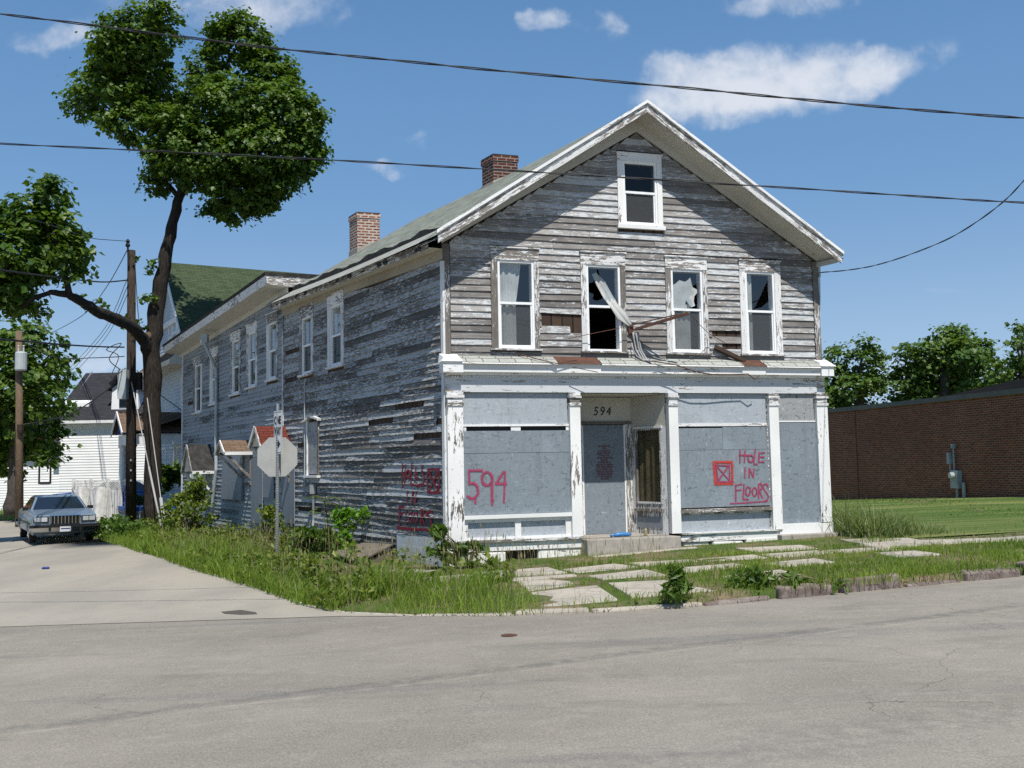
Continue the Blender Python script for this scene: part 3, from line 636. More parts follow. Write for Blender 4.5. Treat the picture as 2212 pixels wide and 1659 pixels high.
def drape(fr, a0, a1, h0, h1, o, m, parent, name='curtain', waves=4, lean=0., amp=.03, taper=0.):
    b = MB(); n = 40; k = 6
    def pt(i, j):
        t = i/n; q = j/k; s = a0+(a1-a0)*t+lean*(1-q)-taper*(1-q)*(t-.5)*(a1-a0)
        return fr.P(s, h0+(h1-h0)*q+.02*math.sin(t*9)*(1-q), o+amp*math.sin(t*waves*6.28+q*.8)+amp*.4*math.sin(t*23))
    for i in range(n):
        for j in range(k): b.face([pt(i,j), pt(i+1,j), pt(i+1,j+1), pt(i,j+1)])
    return b.build(name, m, parent, smooth=True)

fopen, fcas = [], []
fw_built = []
for w in FW+[AW]:
    c = rectF(c5, *w['c']); f = rectF(c5, *w['f']); hm = midh(FF, c5, (w['f'][0]+w['f'][2])/2, w['mid'])
    fcas.append(c); fopen.append(f); fw_built.append((c, f, hm))
REC = (2.47, 4.22, .47, 3.09)                 # entrance recess
BAYL = (.30, 2.25, .95, 3.09)
shop = (.28, 7.42, .5, 3.1)
def edgeF(h):
    if h <= EAVE: return 0., WIDTH
    t = (h-EAVE)/(APEX[1]-EAVE); return APEX[0]*t, WIDTH+(APEX[0]-WIDTH)*t
sheathing('front_wall', FF, [.1, .47, 3.09, 3.7, EAVE, 6.6, 7.3, APEX[1]], edgeF, fopen+[REC], M['plank'], house)
# missing boards on the front
mis = [rectF(c5, 567, 1116, 775, 1210), rectF(c5, 1466, 1226, 1622, 1238), rectF(c5, 1520, 1288, 1622, 1312), rectF(c5, 720, 1210, 778, 1240)]
sid = MB(); clap(sid, FF, 3.70, 8.05, .1215, lambda h: (edgeF(h)[0]+(.11 if h < EAVE else .02), edgeF(h)[1]-(.11 if h < EAVE else .02)), fcas, mis)
sid.build('clapboard_siding', M['clap'], house)
for (c, f, hm), k in zip(fw_built, range(5)):
    cm = [M['trim_worn'], M['trim_worn_h']] if k < 4 else [M['trim_v'], M['trim']]
    win, lo, up = window(FF, c, f, hm, house, k, cm, low=(k != 1))
    if k == 0:
        pane(FF, up, -.02, M['glass'], win); pane(FF, lo, -.035, M['glass'], win); pane(FF, lo, -.012, M['screen'], win, 'insect_screen')
        drape(FF, lo[0]-.03, lo[0]+.33, lo[2]-.05, up[3]+.02, -.085, M['curtain'], win, waves=3, amp=.014); drape(FF, up[0]+.30, up[0]+.44, up[2], up[3]+.02, -.10, M['curtain'], win, waves=1, amp=.01, lean=-.1)
    if k == 1:
        pane(FF, up, -.02, M['glass'], win, poly=[(0,0),(1,0),(1,1),(0,1),(0,.62),(.16,.58),(.22,.48),(.12,.42),(.16,.30),(.1,.18),(.2,.10),(.3,.12),(.55,.2),(.62,.5),(.3,.82),(.02,.9),(0,.8)][:4] if False else [(0,0),(1,0),(1,1),(.34,1),(.52,.6),(.6,.22),(.3,.12),(.16,.16),(.2,.3),(.04,.34)])
        pane(FF, up, -.02, M['glass'], win, poly=[(0,.56),(.18,.60),(.3,.75),(.34,1),(0,1)])
    if k == 2:
        pane(FF, up, -.02, M['glass'], win, poly=[(0,0),(.7,0),(.78,.2),(.6,.35),(.82,.45),(.72,.6),(1,.75),(1,1),(0,1)]); pane(FF, lo, -.035, M['glass'], win); pane(FF, lo, -.012, M['screen'], win, 'insect_screen')
        pane(FF, up, -.04, M['curtain'], win, 'torn_plastic', poly=[(0,0),(.45,0),(.47,.10),(.52,.24),(.60,.14),(.70,.05),(.84,.10),(.80,.22),(.83,.36),(.94,.46),(.93,.54),(.78,.60),(.74,.70),(.70,.88),(.62,.80),(.50,.74),(.30,.78),(.15,.68),(0,.62)])
        drape(FF, lo[0]-.02, lo[0]+.40, lo[2]-.02, up[2]+.1, -.085, M['curtain'], win, waves=4, amp=.014)
    if k == 3:
        pane(FF, up, -.02, M['glass'], win, poly=[(0,0),(.32,.06),(.98,1),(0,1)]); pane(FF, up, -.021, M['glass'], win, poly=[(.32,.05),(.6,.1),(.85,.25),(1,.22),(1,0),(.3,0)])
        pane(FF, lo, -.035, M['glass'], win); pane(FF, lo, -.012, M['screen'], win, 'insect_screen'); drape(FF, lo[0]-.03, lo[0]+.16, lo[2], up[3], -.085, M['curtain'], win, waves=2, amp=.014)
    if k == 4:
        pane(FF, up, -.02, M['glass_dark'], win); pane(FF, lo, -.035, M['glass_dark'], win); pane(FF, lo, -.012, M['screen'], win, 'insect_screen')
# curtain pulled out through the broken second window
f = fw_built[1][1]; hm = fw_built[1][2]
cp = [np.array(FF.px(*c5(x, y))) for x, y in ((862,905),(895,960),(925,1030),(950,1085),(985,1140),(1035,1195))]; oo = [-.15, -.12, -.06, .03, .09, .07]; wd = [.05, .10, .10, .085, .12, .03]
b = MB()
for k in range(5):
    for j in range(6):
        q = lambda kk, jj: FF.P(cp[kk][0]+(jj/6-.5)*wd[kk]*1.7, cp[kk][1]+(jj/6-.5)*wd[kk]*.8, oo[kk]+.018*math.sin(jj*2.1))
        b.face([q(k,j), q(k,j+1), q(k+1,j+1), q(k+1,j)])
b.build('blown_curtain', M['curtain'], house, smooth=True)

# ---- trim of the front: corner boards, rake frieze, roof
tr = MB()
tr.fbox(FF, -.035, .10, .50, EAVE-.02, -.02, .04); tr.build('corner_board', M['trim_worn'], house); tr = MB(); tr.fbox(FF, WIDTH-.10, WIDTH+.03, .50, EAVE-.02, -.02, .04)
tr.build('corner_board', M['trim_worn'], house)
def rakeband(mb, fr, L, R, pk, w, o0, o1, m=0):
    """board of height w under the line L-pk-R"""
    for a, b_ in ((L, pk), (pk, R)):
        n = 10
        for k in range(n):
            s0, h0 = a[0]+(b_[0]-a[0])*k/n, a[1]+(b_[1]-a[1])*k/n; s1, h1 = a[0]+(b_[0]-a[0])*(k+1)/n, a[1]+(b_[1]-a[1])*(k+1)/n
            sk = [0, 1, 2, 3, 4, 5]
            P = [fr.P(s0,h0-w,o1), fr.P(s1,h1-w,o1), fr.P(s1,h1-w,o0), fr.P(s0,h0-w,o0), fr.P(s0,h0,o1), fr.P(s1,h1,o1), fr.P(s1,h1,o0), fr.P(s0,h0,o0)]
            L_ = math.hypot(s1-s0, h1-h0)
            mb.face([P[0], P[1], P[5], P[4]], [(k*L_, 0), (k*L_+L_, 0), (k*L_+L_, w), (k*L_, w)], m, .5); mb.face([P[3], P[2], P[1], P[0]], None, m, .5); mb.face([P[4], P[5], P[6], P[7]], None, m, .5)
            if k == 0: mb.face([P[3], P[0], P[4], P[7]], None, m, .5)
            if k == n-1: mb.face([P[1], P[2], P[6], P[5]], None, m, .5)
OV = .56
fr_ = MB(); rakeband(fr_, FF, (-.04, EAVE+.235), (WIDTH+.04, EAVE+.235), (APEX[0], APEX[1]+.25), .25, 0, .05); fr_.build('rake_frieze', M['soffit'], house)
# roof: local axes along the front (s) and into the depth (t)
def RP(s, t, h): return C0+DF*s+DS*t+Z*h
T0, T1 = -OV, DEPTH+.35
PK = (3.63, 8.44)
def ledge(t): return -.37, 5.76+.026*(t+.5)
def redge(t): return 7.77, 5.77
def roofpt(t, q, side=0, up=0.):      # q 0 eave .. 1 ridge
    e = ledge(t) if side == 0 else redge(t); sag = -.05*math.sin(math.pi*min(max((t-T0)/(T1-T0), 0), 1))
    return RP(e[0]+(PK[0]-e[0])*q, t, e[1]+(PK[1]+.008*t-e[1])*q+sag+up)
rf = MB(); nT, nQ = 22, 10
for side in (0, 1):
    for i in range(nT):
        for j in range(nQ):
            t0, t1 = T0+(T1-T0)*i/nT, T0+(T1-T0)*(i+1)/nT
            q0, q1 = j/nQ, (j+1)/nQ
            A = lambda t, q, u: roofpt(t, q, side, u)
            uv = [(t0, q0*4.9), (t1, q0*4.9), (t1, q1*4.9), (t0, q1*4.9)]
            rf.face([A(t0,q0,0), A(t1,q0,0), A(t1,q1,0), A(t0,q1,0)][::(1 if side == 1 else -1)], uv[::(1 if side == 1 else -1)], 0)
            rf.face([A(t0,q0,-.07), A(t1,q0,-.07), A(t1,q1,-.07), A(t0,q1,-.07)], uv, 1)
roof = rf.build('roof', [M['roof'], M['soffit']], house)
# the lifted upper layer of shingles on the street side, and the bare pale strip below it
up_ = MB()
for i in range(44):
    t0, t1 = .1+(T1-.1)*i/44, .1+(T1-.1)*(i+1)/44; q0 = .115
    l0, l1 = .085+.03*math.sin(t0*2.3)+.02*math.sin(t0*7), .085+.03*math.sin(t1*2.3)+.02*math.sin(t1*7)
    l0 *= sm(t0, .1, 1.2); l1 *= sm(t1, .1, 1.2)
    up_.face([roofpt(t0,q0,0,l0+.02), roofpt(t0,.26,0,.03), roofpt(t1,.26,0,.03), roofpt(t1,q0,0,l1+.02)], [(t0,q0*4.9),(t0,.26*4.9),(t1,.26*4.9),(t1,q0*4.9)], 0)
    up_.face([roofpt(t0,q0,0,.005), roofpt(t0,q0,0,l0+.02), roofpt(t1,q0,0,l1+.02), roofpt(t1,q0,0,.005)], None, 1)  # second face: near-black, painted in for the shadow under the lifted layer
    up_.face([roofpt(t0,-.012,0,.006), roofpt(t0,.113,0,.006), roofpt(t1,.113,0,.006), roofpt(t1,-.012,0,.006)], [(t0,0),(t0,.6),(t1,.6),(t1,0)], 2)
up_.build('lifted_shingles', [M['roof'], M['tar'], M['roof_lite']], roof)
FO = Frame(C0-DS*OV, DF, NF)
fa = MB(); lt = (-.35, 5.79); rt = (7.70, 5.79)
rakeband(fa, FO, (lt[0], lt[1]-.01), (rt[0], rt[1]-.01), (PK[0], PK[1]-.012), .165, -.01, .03, 0); rakeband(fa, FO, (lt[0]-.03, lt[1]+.045), (rt[0]+.03, rt[1]+.045), (PK[0], PK[1]+.045), .06, -.02, .07, 1)
fa.build('rake_board', [M['trim_worn_h'], M['trim']], roof)
# right eave box and gutter end
eb = MB()
eb.hexa([RP(WIDTH-.0,T0+.03,5.62), RP(7.70,T0+.03,5.66), RP(7.70,T1,5.66), RP(WIDTH,T1,5.62), RP(WIDTH-.0,T0+.03,5.72), RP(7.70,T0+.03,5.74), RP(7.70,T1,5.74), RP(WIDTH,T1,5.72)])
eb.build('eave_box', M['soffit'], roof)
# soffit + frieze along the street side
sf = MB()
for i in range(12):
    t0, t1 = -.05+(DEPTH+.1)*i/12, -.05+(DEPTH+.1)*(i+1)/12
    f0, f1 = 5.60+.026*(t0+.5), 5.60+.026*(t1+.5)
    sf.face([FS.P(t0,f0+.02,.30), FS.P(t1,f1+.02,.30), FS.P(t1,f1+.02,0), FS.P(t0,f0+.02,0)], None, 0)
    sf.face([FS.P(t0,f0-.16,.045), FS.P(t1,f1-.16,.045), FS.P(t1,f1+.02,.045), FS.P(t0,f0+.02,.045)], [(t0,0),(t1,0),(t1,.18),(t0,.18)], 1)
    sf.face([FS.P(t0,f0-.16,0), FS.P(t1,f1-.16,0), FS.P(t1,f1-.16,.045), FS.P(t0,f0-.16,.045)], None, 1)
    sf.face([FS.P(t0,f0+.0,.31), FS.P(t1,f1+.0,.31), FS.P(t1,f1+.13,.33), FS.P(t0,f0+.13,.33)], [(t0,0),(t1,0),(t1,.13),(t0,.13)], 2, .2)
    for _ in range(2):
        q = random.uniform(t0, t1-.1); w_ = random.uniform(.06, .2)
        if random.random() < .6: sf.fbox(FS, q, q+w_, f0+.02+random.uniform(0, .05), f0+.07+random.uniform(0, .05), .335, .345, 3)
sf.build('street_eave', [M['soffit'], M['street_frieze'], M['trim_worn_h'], M['black']], roof)

# ---- chimneys
def chimney(px_l, px_r, y_top, y_bot, s0, t0, wid, dep, m, name='chimney', crown=0):
    base = RP(s0, t0, 0); h = []
    for yq in (y_top, y_bot):
        Pq = Frame(base, DF, NF).px((px_l+px_r)/2, yq)[1]; h.append(Pq)
    F_ = Frame(base, DF, NF); a0 = F_.px(px_l, y_top+20)[0]; a1 = F_.px(px_r, y_top+20)[0]
    b = MB(); o = lambda a, k, hh: base+DF*a+DS*k+Z*hh
    def shaft(x0, x1, k0, k1, z0, z1, mm):
        P = [o(x0,k0,z0), o(x1,k0,z0), o(x1,k1,z0), o(x0,k1,z0), o(x0,k0,z1), o(x1,k0,z1), o(x1,k1,z1), o(x0,k1,z1)]
        for q in ((0,1,5,4),(1,2,6,5),(2,3,7,6),(3,0,4,7),(4,5,6,7)):
            p = [P[i] for i in q]; L = np.linalg.norm(p[1]-p[0]); H = np.linalg.norm(p[3]-p[0]); b.face(p, [(0,0),(L,0),(L,H),(0,H)], mm)
    shaft(a0, a1, 0, dep, h[1]-1.2, h[0]-.16, 0); shaft(a0-.02, a1+.02, -.02, dep+.02, h[0]-.16, h[0]-.03, 0); shaft(a0-.012, a1+.012, -.012, dep+.012, h[0]-.03, h[0], 1)
    # cement flashing at the foot
    P = [o(a0-.03,-.04,h[1]-.5), o(a1+.10,-.06,h[1]-.5), o(a1+.12,dep,h[1]-.5), o(a0-.03,dep,h[1]-.5), o(a0-.02,-.02,h[1]-.22), o(a1+.03,-.02,h[1]+.05), o(a1+.03,dep,h[1]+.05), o(a0-.02,dep,h[1]-.22)]
    b.hexa(P, 2)
    return b.build(name, [m, M['tar'], M['conc']], roof)
chimney(1066, 1118, 334, 372, PK[0]+.15, 4.7, .5, .55, M['chim_a'])
chimney(772, 820, 459, 520, 2.2, DEPTH+.9, .6, .6, M['chim_b'])

# ---- rear extension (flat roof) and the long street wall
def wtop(t): return 5.62+.026*(t+.5) if t <= DEPTH else 6.42-.034*(t-DEPTH)
SW = []
for cl, ctop, cr, tx, ty, bx, by in ((850,0,935,890,232,893,618), (703,0,775,740,298,738,660), (530,0,588,560,332,560,685), (425,0,480,452,388,452,725), (340,0,392,365,432,365,762), (232,0,275,252,512,255,812), (145,0,190,165,566,168,858)):
    t0 = FS.px(*c4(cr, (ty+by)/2))[0]; t1 = FS.px(*c4(cl, (ty+by)/2))[0]; h1 = FS.px(*c4(tx, ty))[1]; h0 = FS.px(*c4(bx, by))[1]
    SW.append((t0, t1, h0, h1))
scas = SW; sopen = [(a+.16*(b_-a), b_-.16*(b_-a), h0+.05, h1-.24) for a, b_, h0, h1 in SW]
def rectS(g_, l, t, r, b_):
    cx, cy = (l+r)/2, (t+b_)/2
    t0 = FS.px(*g_(r, cy))[0]; t1 = FS.px(*g_(l, cy))[0]; h1 = FS.px(*g_(cx, t))[1]; h0 = FS.px(*g_(cx, b_))[1]; return t0, t1, h0, h1
SB = .12
def sbot(t): return .40-.055*max(0, t-2)*.6
lines = [-.7, 0, .5, 2, 3.7, 4.5, 5.4]
def tslice(h): return 0., XDEPTH
hs_all = [-.8]+[h for q in sopen for h in q[2:4]]
# wall of the main block, then of the extension
sheathing('street_wall', FS, [-.2, 2, 4, 5.62], lambda h: (0., DEPTH), [q for q in sopen if q[1] < DEPTH], M['plank'], house)
sheathing('extension_wall', FS, [-.9, 2, 4, 6.05], lambda h: (DEPTH, XDEPTH), [q for q in sopen if q[1] > DEPTH], M['plank'], house)
q_ = MB(); q_.face([FS.P(DEPTH,6.05,0), FS.P(XDEPTH,6.05,0), FS.P(XDEPTH,wtop(XDEPTH)+.1,0), FS.P(DEPTH,wtop(DEPTH+.01)+.1,0)]); q_.face([FS.P(0,5.62,0), FS.P(DEPTH,5.62,0), FS.P(DEPTH,5.95,0), FS.P(0,5.72,0)]); q_.build('wall_head', M['plank'], house)
miss = [rectS(c4,1200,812,1355,843), rectS(c4,1062,890,1190,910), rectS(c4,1418,874,1452,905), rectS(c4,1300,950,1446,985), rectS(c4,626,517,700,548), rectS(c4,626,660,696,690), rectS(c8,243,430,410,455), rectS(c4,690,1010,735,1040)]
NB = (FS.px(693, 960)[0], FS.px(666, 960)[0], FS.px(680, 1024)[1], FS.px(680, 906)[1])   # narrow boarded window
mb = MB()
clap(mb, FS, .55, 5.47, .117, lambda h: (.06, DEPTH-.04), [q for q in scas if q[1] < DEPTH]+[NB], miss, rough=1.5)
clap(mb, FS, .06, .55, .117, lambda h: (2.15, DEPTH-.04), [], [], rough=2.2)
clap(mb, FS, 5.47, 5.70, .115, lambda h: ((h-5.40)/.026*.5+1.0, DEPTH-.04), [], [])
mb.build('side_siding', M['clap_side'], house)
mb = MB(); miss2 = [rectS(c4,114,790,145,806)]
clap(mb, FS, -.55, 6.02, .117, lambda h: (DEPTH+.06, XDEPTH), [q for q in scas if q[1] > DEPTH], miss2, rough=1.2, seglen=(2.5, 5))
clap(mb, FS, 6.02, 6.40, .117, lambda h: (DEPTH+.06, max(DEPTH+.1, min(XDEPTH, DEPTH+(6.46-h)/.034))), [], [])
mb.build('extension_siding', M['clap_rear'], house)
for k, (c, f) in enumerate(zip(SW, sopen)):
    win, lo, up = window(FS, c, f, f[2]+(f[3]-f[2])*.5, house, 0, [M['trim_worn'], M['trim_worn_h']], head=.0)
    pane(FS, up, -.02, M['glass'], win); pane(FS, lo, -.035, M['glass_dark'], win)
    if k == 0: drape(FS, up[0], up[1], up[2]+.02, up[3], -.14, M['curtain'], win, waves=3)
    if k in (0, 1): pane(FS, lo, -.012, M['screen'], win, 'insect_screen')
for q in ((-.04, .055, .55, 5.42, 0, .045), (DEPTH-.04, DEPTH+.06, .3, 5.62, 0, .05), (XDEPTH-.02, XDEPTH+.1, -.6, 6.0, 0, .05)): cb = MB(); cb.fbox(FS, *q); cb.build('corner_board', M['trim_worn'], house)
# extension roof: slab with a wide soffit
er = MB(); OVX = .58
def xroof(t): return wtop(t)+.30
for i in range(8):
    t0, t1 = DEPTH-.45+(XDEPTH+1.0-DEPTH)*i/8, DEPTH-.45+(XDEPTH+1.0-DEPTH)*(i+1)/8
    z0, z1 = 6.42-.034*(t0-DEPTH), 6.42-.034*(t1-DEPTH)
    n0 = lambda a, o, h: FS.P(a, h, o)
    s_in = -6.6
    er.face([n0(t0,OVX,z0-.02), n0(t1,OVX,z1-.02), n0(t1,0.0,z1-.06), n0(t0,0.0,z0-.06)], None, 1)
    er.face([n0(t0,.0,z0-.20), n0(t1,.0,z1-.20), n0(t1,.045,z1-.20), n0(t0,.045,z0-.20)], None, 1); er.face([n0(t0,.045,z0-.20), n0(t1,.045,z1-.20), n0(t1,.045,z1-.06), n0(t0,.045,z0-.06)], None, 1)
    er.face([n0(t0,OVX,z0-.02), n0(t1,OVX,z1-.02), n0(t1,OVX+.03,z1+.19), n0(t0,OVX+.03,z0+.19)][::-1], [(t0,0),(t1,0),(t1,.21),(t0,.21)], 2, .7)
    er.face([n0(t0,OVX+.03,z0+.19), n0(t1,OVX+.03,z1+.19), n0(t1,OVX+.06,z1+.27), n0(t0,OVX+.06,z0+.27)], None, 0)
    er.face([n0(t0,OVX+.06,z0+.27), n0(t1,OVX+.06,z1+.27), n0(t1,s_in,z1+.45), n0(t0,s_in,z0+.45)], None, 0)
t0 = DEPTH-.45; z0 = 6.42+.034*.45
er.face([FS.P(t0,z0-.02,OVX), FS.P(t0,z0-.06,0), FS.P(t0,z0-.10,-6.6), FS.P(t0,z0+.27,-6.6), FS.P(t0,z0+.19,OVX+.03)][::-1], None, 3)
er.face([FS.P(t0-.02,z0+.19,OVX+.05), FS.P(t0-.02,z0+.27,-6.6), FS.P(t0-.02,z0+.45,-6.6), FS.P(t0-.02,z0+.27,OVX+.06)], None, 0)
t1 = XDEPTH+.55; z1 = 6.42-.034*(t1-DEPTH)
er.face([FS.P(t1,z1-.02,OVX), FS.P(t1,z1-.3,-6.6), FS.P(t1,z1+.45,-6.6), FS.P(t1,z1+.27,OVX+.06)], None, 2)
er.build('extension_roof', [M['tar'], M['soffit'], M['trim_worn_h'], M['trim_worn_h']], house)
# hidden walls: right side, back, floors
hw = MB(); FR = Frame(C0+DF*WIDTH, DS, np.array((.864, .503, 0)))
hw.face([FR.P(0,.0,-.06), FR.P(DEPTH,.0,-.06), FR.P(DEPTH,5.75,-.06), FR.P(0,5.75,-.06)])
hw.face([RP(0,DEPTH,0), RP(WIDTH,DEPTH,0), RP(WIDTH,DEPTH,5.9), RP(APEX[0],DEPTH,8.2), RP(0,DEPTH,5.9)])
hw.face([RP(0.02,.15,3.4), RP(WIDTH-.05,.15,3.4), RP(WIDTH-.05,DEPTH,3.4), RP(.02,DEPTH,3.4)])
hw.face([RP(0.02,.1,5.8), RP(WIDTH-.05,.1,5.8), RP(WIDTH-.05,DEPTH,5.8), RP(.02,DEPTH,5.8)])
hw.face([FS.P(DEPTH,-.5,-6.4), FS.P(XDEPTH,-.9,-6.4), FS.P(XDEPTH,6.3,-6.4), FS.P(DEPTH,6.6,-6.4)]); hw.face([FS.P(XDEPTH,-.9,0), FS.P(XDEPTH,-.9,-6.4), FS.P(XDEPTH,6.3,-6.4), FS.P(XDEPTH,6.05,0)])
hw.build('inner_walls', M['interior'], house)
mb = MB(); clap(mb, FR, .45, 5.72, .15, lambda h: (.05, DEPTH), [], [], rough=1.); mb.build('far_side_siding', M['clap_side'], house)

# ---- shop front
cn = MB()
cn.fbox(FF, -.02, WIDTH+.02, 3.10, 3.40, 0, .10, 0, .6)                     # frieze board
cn.fbox(FF, .0, WIDTH, 3.40, 3.445, 0, .16, 1, .5); cn.fbox(FF, -.01, WIDTH+.01, 3.445, 3.575, 0, .235, 1, .55); cn.fbox(FF, -.02, WIDTH+.02, 3.575, 3.60, 0, .265, 1, .5)
for k in range(2): cn.fbox(FF, (-.10, WIDTH-.16)[k], (.26, WIDTH+.12)[k], 3.43, 3.615, 0, .285, 1, .6)
for k in range(150): cn.fbox(FF, .1+k*.0496, .12+k*.0496, 3.365, 3.385, .10, .108, 1, .4)
cor = cn.build('shop_cornice', [M['frieze'], M['trim']], house)
sh = MB(); segs = [(.22,2.0,0),(2.0,2.85,1),(2.85,5.75,0),(5.75,6.25,1),(6.25,7.45,0)]
def shedpt(s, q, up=0): return FF.P(s, 3.60+(3.755-3.60)*q+up, .285*(1-q)+.03*q)
for a, b_, mm in segs:
    sh.face([shedpt(a,0), shedpt(b_,0), shedpt(b_,1), shedpt(a,1)], [(a,0),(b_,0),(b_,.3),(a,.3)], mm)
    if mm == 0: sh.face([FF.P(a,3.585,.30), FF.P(b_,3.585,.30), shedpt(b_,-.02,.012), shedpt(a,-.02,.012)], None, 2); sh.face([shedpt(a,-.04,.014), shedpt(b_,-.04,.014), shedpt(b_,.55,.014), shedpt(a,.55,.014)], [(a+.14,0),(b_+.14,0),(b_+.14,.15),(a+.14,.15)], 0)
for k in range(2):
    a, b_ = ((-.12, .24), (WIDTH-.18, WIDTH+.16))[k]; pk = (a+b_)/2
    sh.hexa([FF.P(a,3.618,.32), FF.P(b_,3.618,.32), FF.P(b_,3.618,.0), FF.P(a,3.618,.0), FF.P(a+.05,3.70,.2), FF.P(b_-.05,3.70,.2), FF.P(b_-.02,3.78,.0), FF.P(a+.02,3.78,.0)], 3)
sh.build('shingle_strip', [M['roof_lite'], M['rust'], M['trim'], M['trim']], cor)
def pilaster(s0, s1, h0, m=0):
    p = MB(); w = s1-s0
    p.fbox(FF, s0, s1, h0, 2.86, 0, .13, 0); p.fbox(FF, s0-.012, s1+.012, 2.86, 2.91, 0, .15, 1); p.fbox(FF, s0+.01, s1-.01, 2.91, 3.0, 0, .135, 1); p.fbox(FF, s0-.02, s1+.02, 3.0, 3.045, 0, .16, 1); p.fbox(FF, s0-.005, s1+.005, 3.045, 3.10, 0, .145, 1)
    return p.build('pilaster', [M['trim_v'], M['trim_worn_h']], house)
PIL = [(.0,.285,.52),(2.27,2.47,.52),(4.23,4.42,.50),(6.36,6.565,.50),(7.42,7.665,.60)]
for q in PIL: pilaster(*q)
def osb(s0, s1, h0, h1, o, m, name='boarded_panel', tilt=0): 
    b = MB(); b.hexa([FF.P(s0,h0,o+.015+tilt), FF.P(s1,h0,o+.015+tilt), FF.P(s1,h0,o), FF.P(s0,h0,o), FF.P(s0,h1,o+.015), FF.P(s1,h1,o+.015), FF.P(s1,h1,o), FF.P(s0,h1,o)]); return b.build(name, m, house)
# left bay
osb(.30, 2.26, 2.535, 3.09, .02, M['osb_light']); pb = osb(.30, 2.28, 2.03, 2.42, .03, M['osb'], tilt=.004); pa = osb(.295, 2.285, .955, 2.025, .03, M['osb'], tilt=.01)
b = MB(); b.fbox(FF, .29, 2.27, 2.50, 2.535, 0, .055, 0); b.fbox(FF, .30, .36, 2.42, 2.50, 0, .04, 0); b.fbox(FF, 1.18, 1.36, 2.42, 2.50, 0, .04, 0); b.fbox(FF, 2.22, 2.27, 2.42, 2.5, 0, .04, 0); b.fbox(FF, .37, 2.21, 2.42, 2.5, .004, .012, 1); b.build('bay_rail', [M['trim'], M['black']], house); b = MB()
b.fbox(FF, .285, 2.27, .885, .95, 0, .115, 0); b.fbox(FF, .285, 2.27, .50, .56, 0, .06, 0); b.fbox(FF, .285, 2.27, .82, .885, 0, .055, 0)
for a in ((.285,.36),(1.22,1.33),(2.17,2.27)): b.fbox(FF, a[0], a[1], .56, .82, 0, .055, 0)
b.fbox(FF, .36, 1.22, .56, .82, 0, .012, 2); b.fbox(FF, 1.33, 2.17, .56, .82, 0, .012, 2)
b.build('bay_frame', [M['trim'], M['black'], M['osb_light']], house)
# big right bay
osb(4.42, 6.35, 2.53, 3.09, .02, M['osb_light']); osb(4.43, 5.38, 2.03, 2.44, .03, M['osb'], tilt=.003); osb(5.385, 6.34, 2.03, 2.46, .03, M['osb']); pr = osb(4.43, 6.35, .955, 2.025, .03, M['osb'], tilt=.006); osb(4.43, 6.34, .50, .83, .015, M['osb_light'])
b = MB(); b.fbox(FF, 4.42, 6.36, 2.475, 2.53, 0, .05, 0); b.fbox(FF, 4.43, 6.33, 2.445, 2.475, .0, .02, 1); b.fbox(FF, 4.41, 6.37, .87, .93, 0, .13, 0); b.fbox(FF, 4.42, 6.36, .83, .87, 0, .075, 0); b.fbox(FF, 6.345, 6.375, .5, 3.09, 0, .05, 0)
b.build('bay_frame', [M['trim_worn_h'], M['black']], house)
osb(6.58, 7.41, 2.57, 3.09, .03, M['osb_raw']); osb(6.575, 7.42, .58, 2.545, .035, M['osb'])
for q in ((6.57, 7.42, 2.545, 2.57, 0, .06), (6.57, 7.43, .535, .58, 0, .07)): b = MB(); b.fbox(FF, *q); b.build('bay_rail', M['trim'], house)
# base: sill, skirting, whitewashed stones, footing block
for q, mm in (((-.05, 2.47, .475, .52, 0, .15), 0), ((4.42, 6.55, .475, .50, 0, .14), 0), ((-.02, 2.46, .325, .475, 0, .10), 1), ((4.42, 6.5, .33, .475, 0, .10), 1), ((6.5, WIDTH+.07, .40, .59, 0, .12), 1)): b = MB(); b.fbox(FF, *q); b.build(('base_sill', 'base_board')[mm], (M['trim_worn_h'], M['trim'])[mm], house)
for a0, a1, h0, h1 in ((.05,.42,.02,.32),(.42,1.05,.08,.31),(1.62,2.05,.12,.32),(2.0,2.46,.13,.33),(4.45,5.05,.2,.32),(5.05,5.75,.2,.325),(5.75,6.5,.2,.36)):
    b = MB(); n0 = random.uniform(.08, .13); j = lambda: random.uniform(-.02, .02)
    b.hexa([FF.P(a0+j(),h0-.2,n0+j()), FF.P(a1+j(),h0-.2,n0+j()), FF.P(a1,h0-.2,-.1), FF.P(a0,h0-.2,-.1), FF.P(a0+.03+j(),h1,n0-.02), FF.P(a1-.03+j(),h1+j(),n0-.02), FF.P(a1,h1,-.1), FF.P(a0,h1,-.1)]); b.build('footing_stone', M['stone'], house, bevel=.03)
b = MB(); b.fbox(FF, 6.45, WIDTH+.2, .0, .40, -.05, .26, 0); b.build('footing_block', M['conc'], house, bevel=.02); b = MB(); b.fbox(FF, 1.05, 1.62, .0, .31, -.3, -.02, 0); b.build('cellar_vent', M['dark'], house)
b = MB()
t_end = FS.px(860, 1170)[0]
for k in range(4):
    P = [FS.P(-.02,.55-.2*(k+1),.03), FS.P(t_end,.55-.2*(k+1)-.01,.03), FS.P(t_end,.55-.2*k-.01,.03), FS.P(-.02,.55-.2*k,.03)]
    b.face(P[::-1], [(0, -.2*(k+1)), (t_end, -.2*(k+1)), (t_end, -.2*k), (0, -.2*k)][::-1])
P = [FS.P(t_end,-.3,.03), FS.P(t_end,-.3,-.2), FS.P(t_end,.54,-.2), FS.P(t_end,.54,.03)]; b.face(P, [(0,0),(.2,0),(.2,.8),(0,.8)])
P = [FS.P(-.02,-.3,.03), FS.P(-.02,-.3,-.2), FS.P(-.02,.56,-.2), FS.P(-.02,.56,.03)]; b.face(P, [(0,0),(.2,0),(.2,.8),(0,.8)])
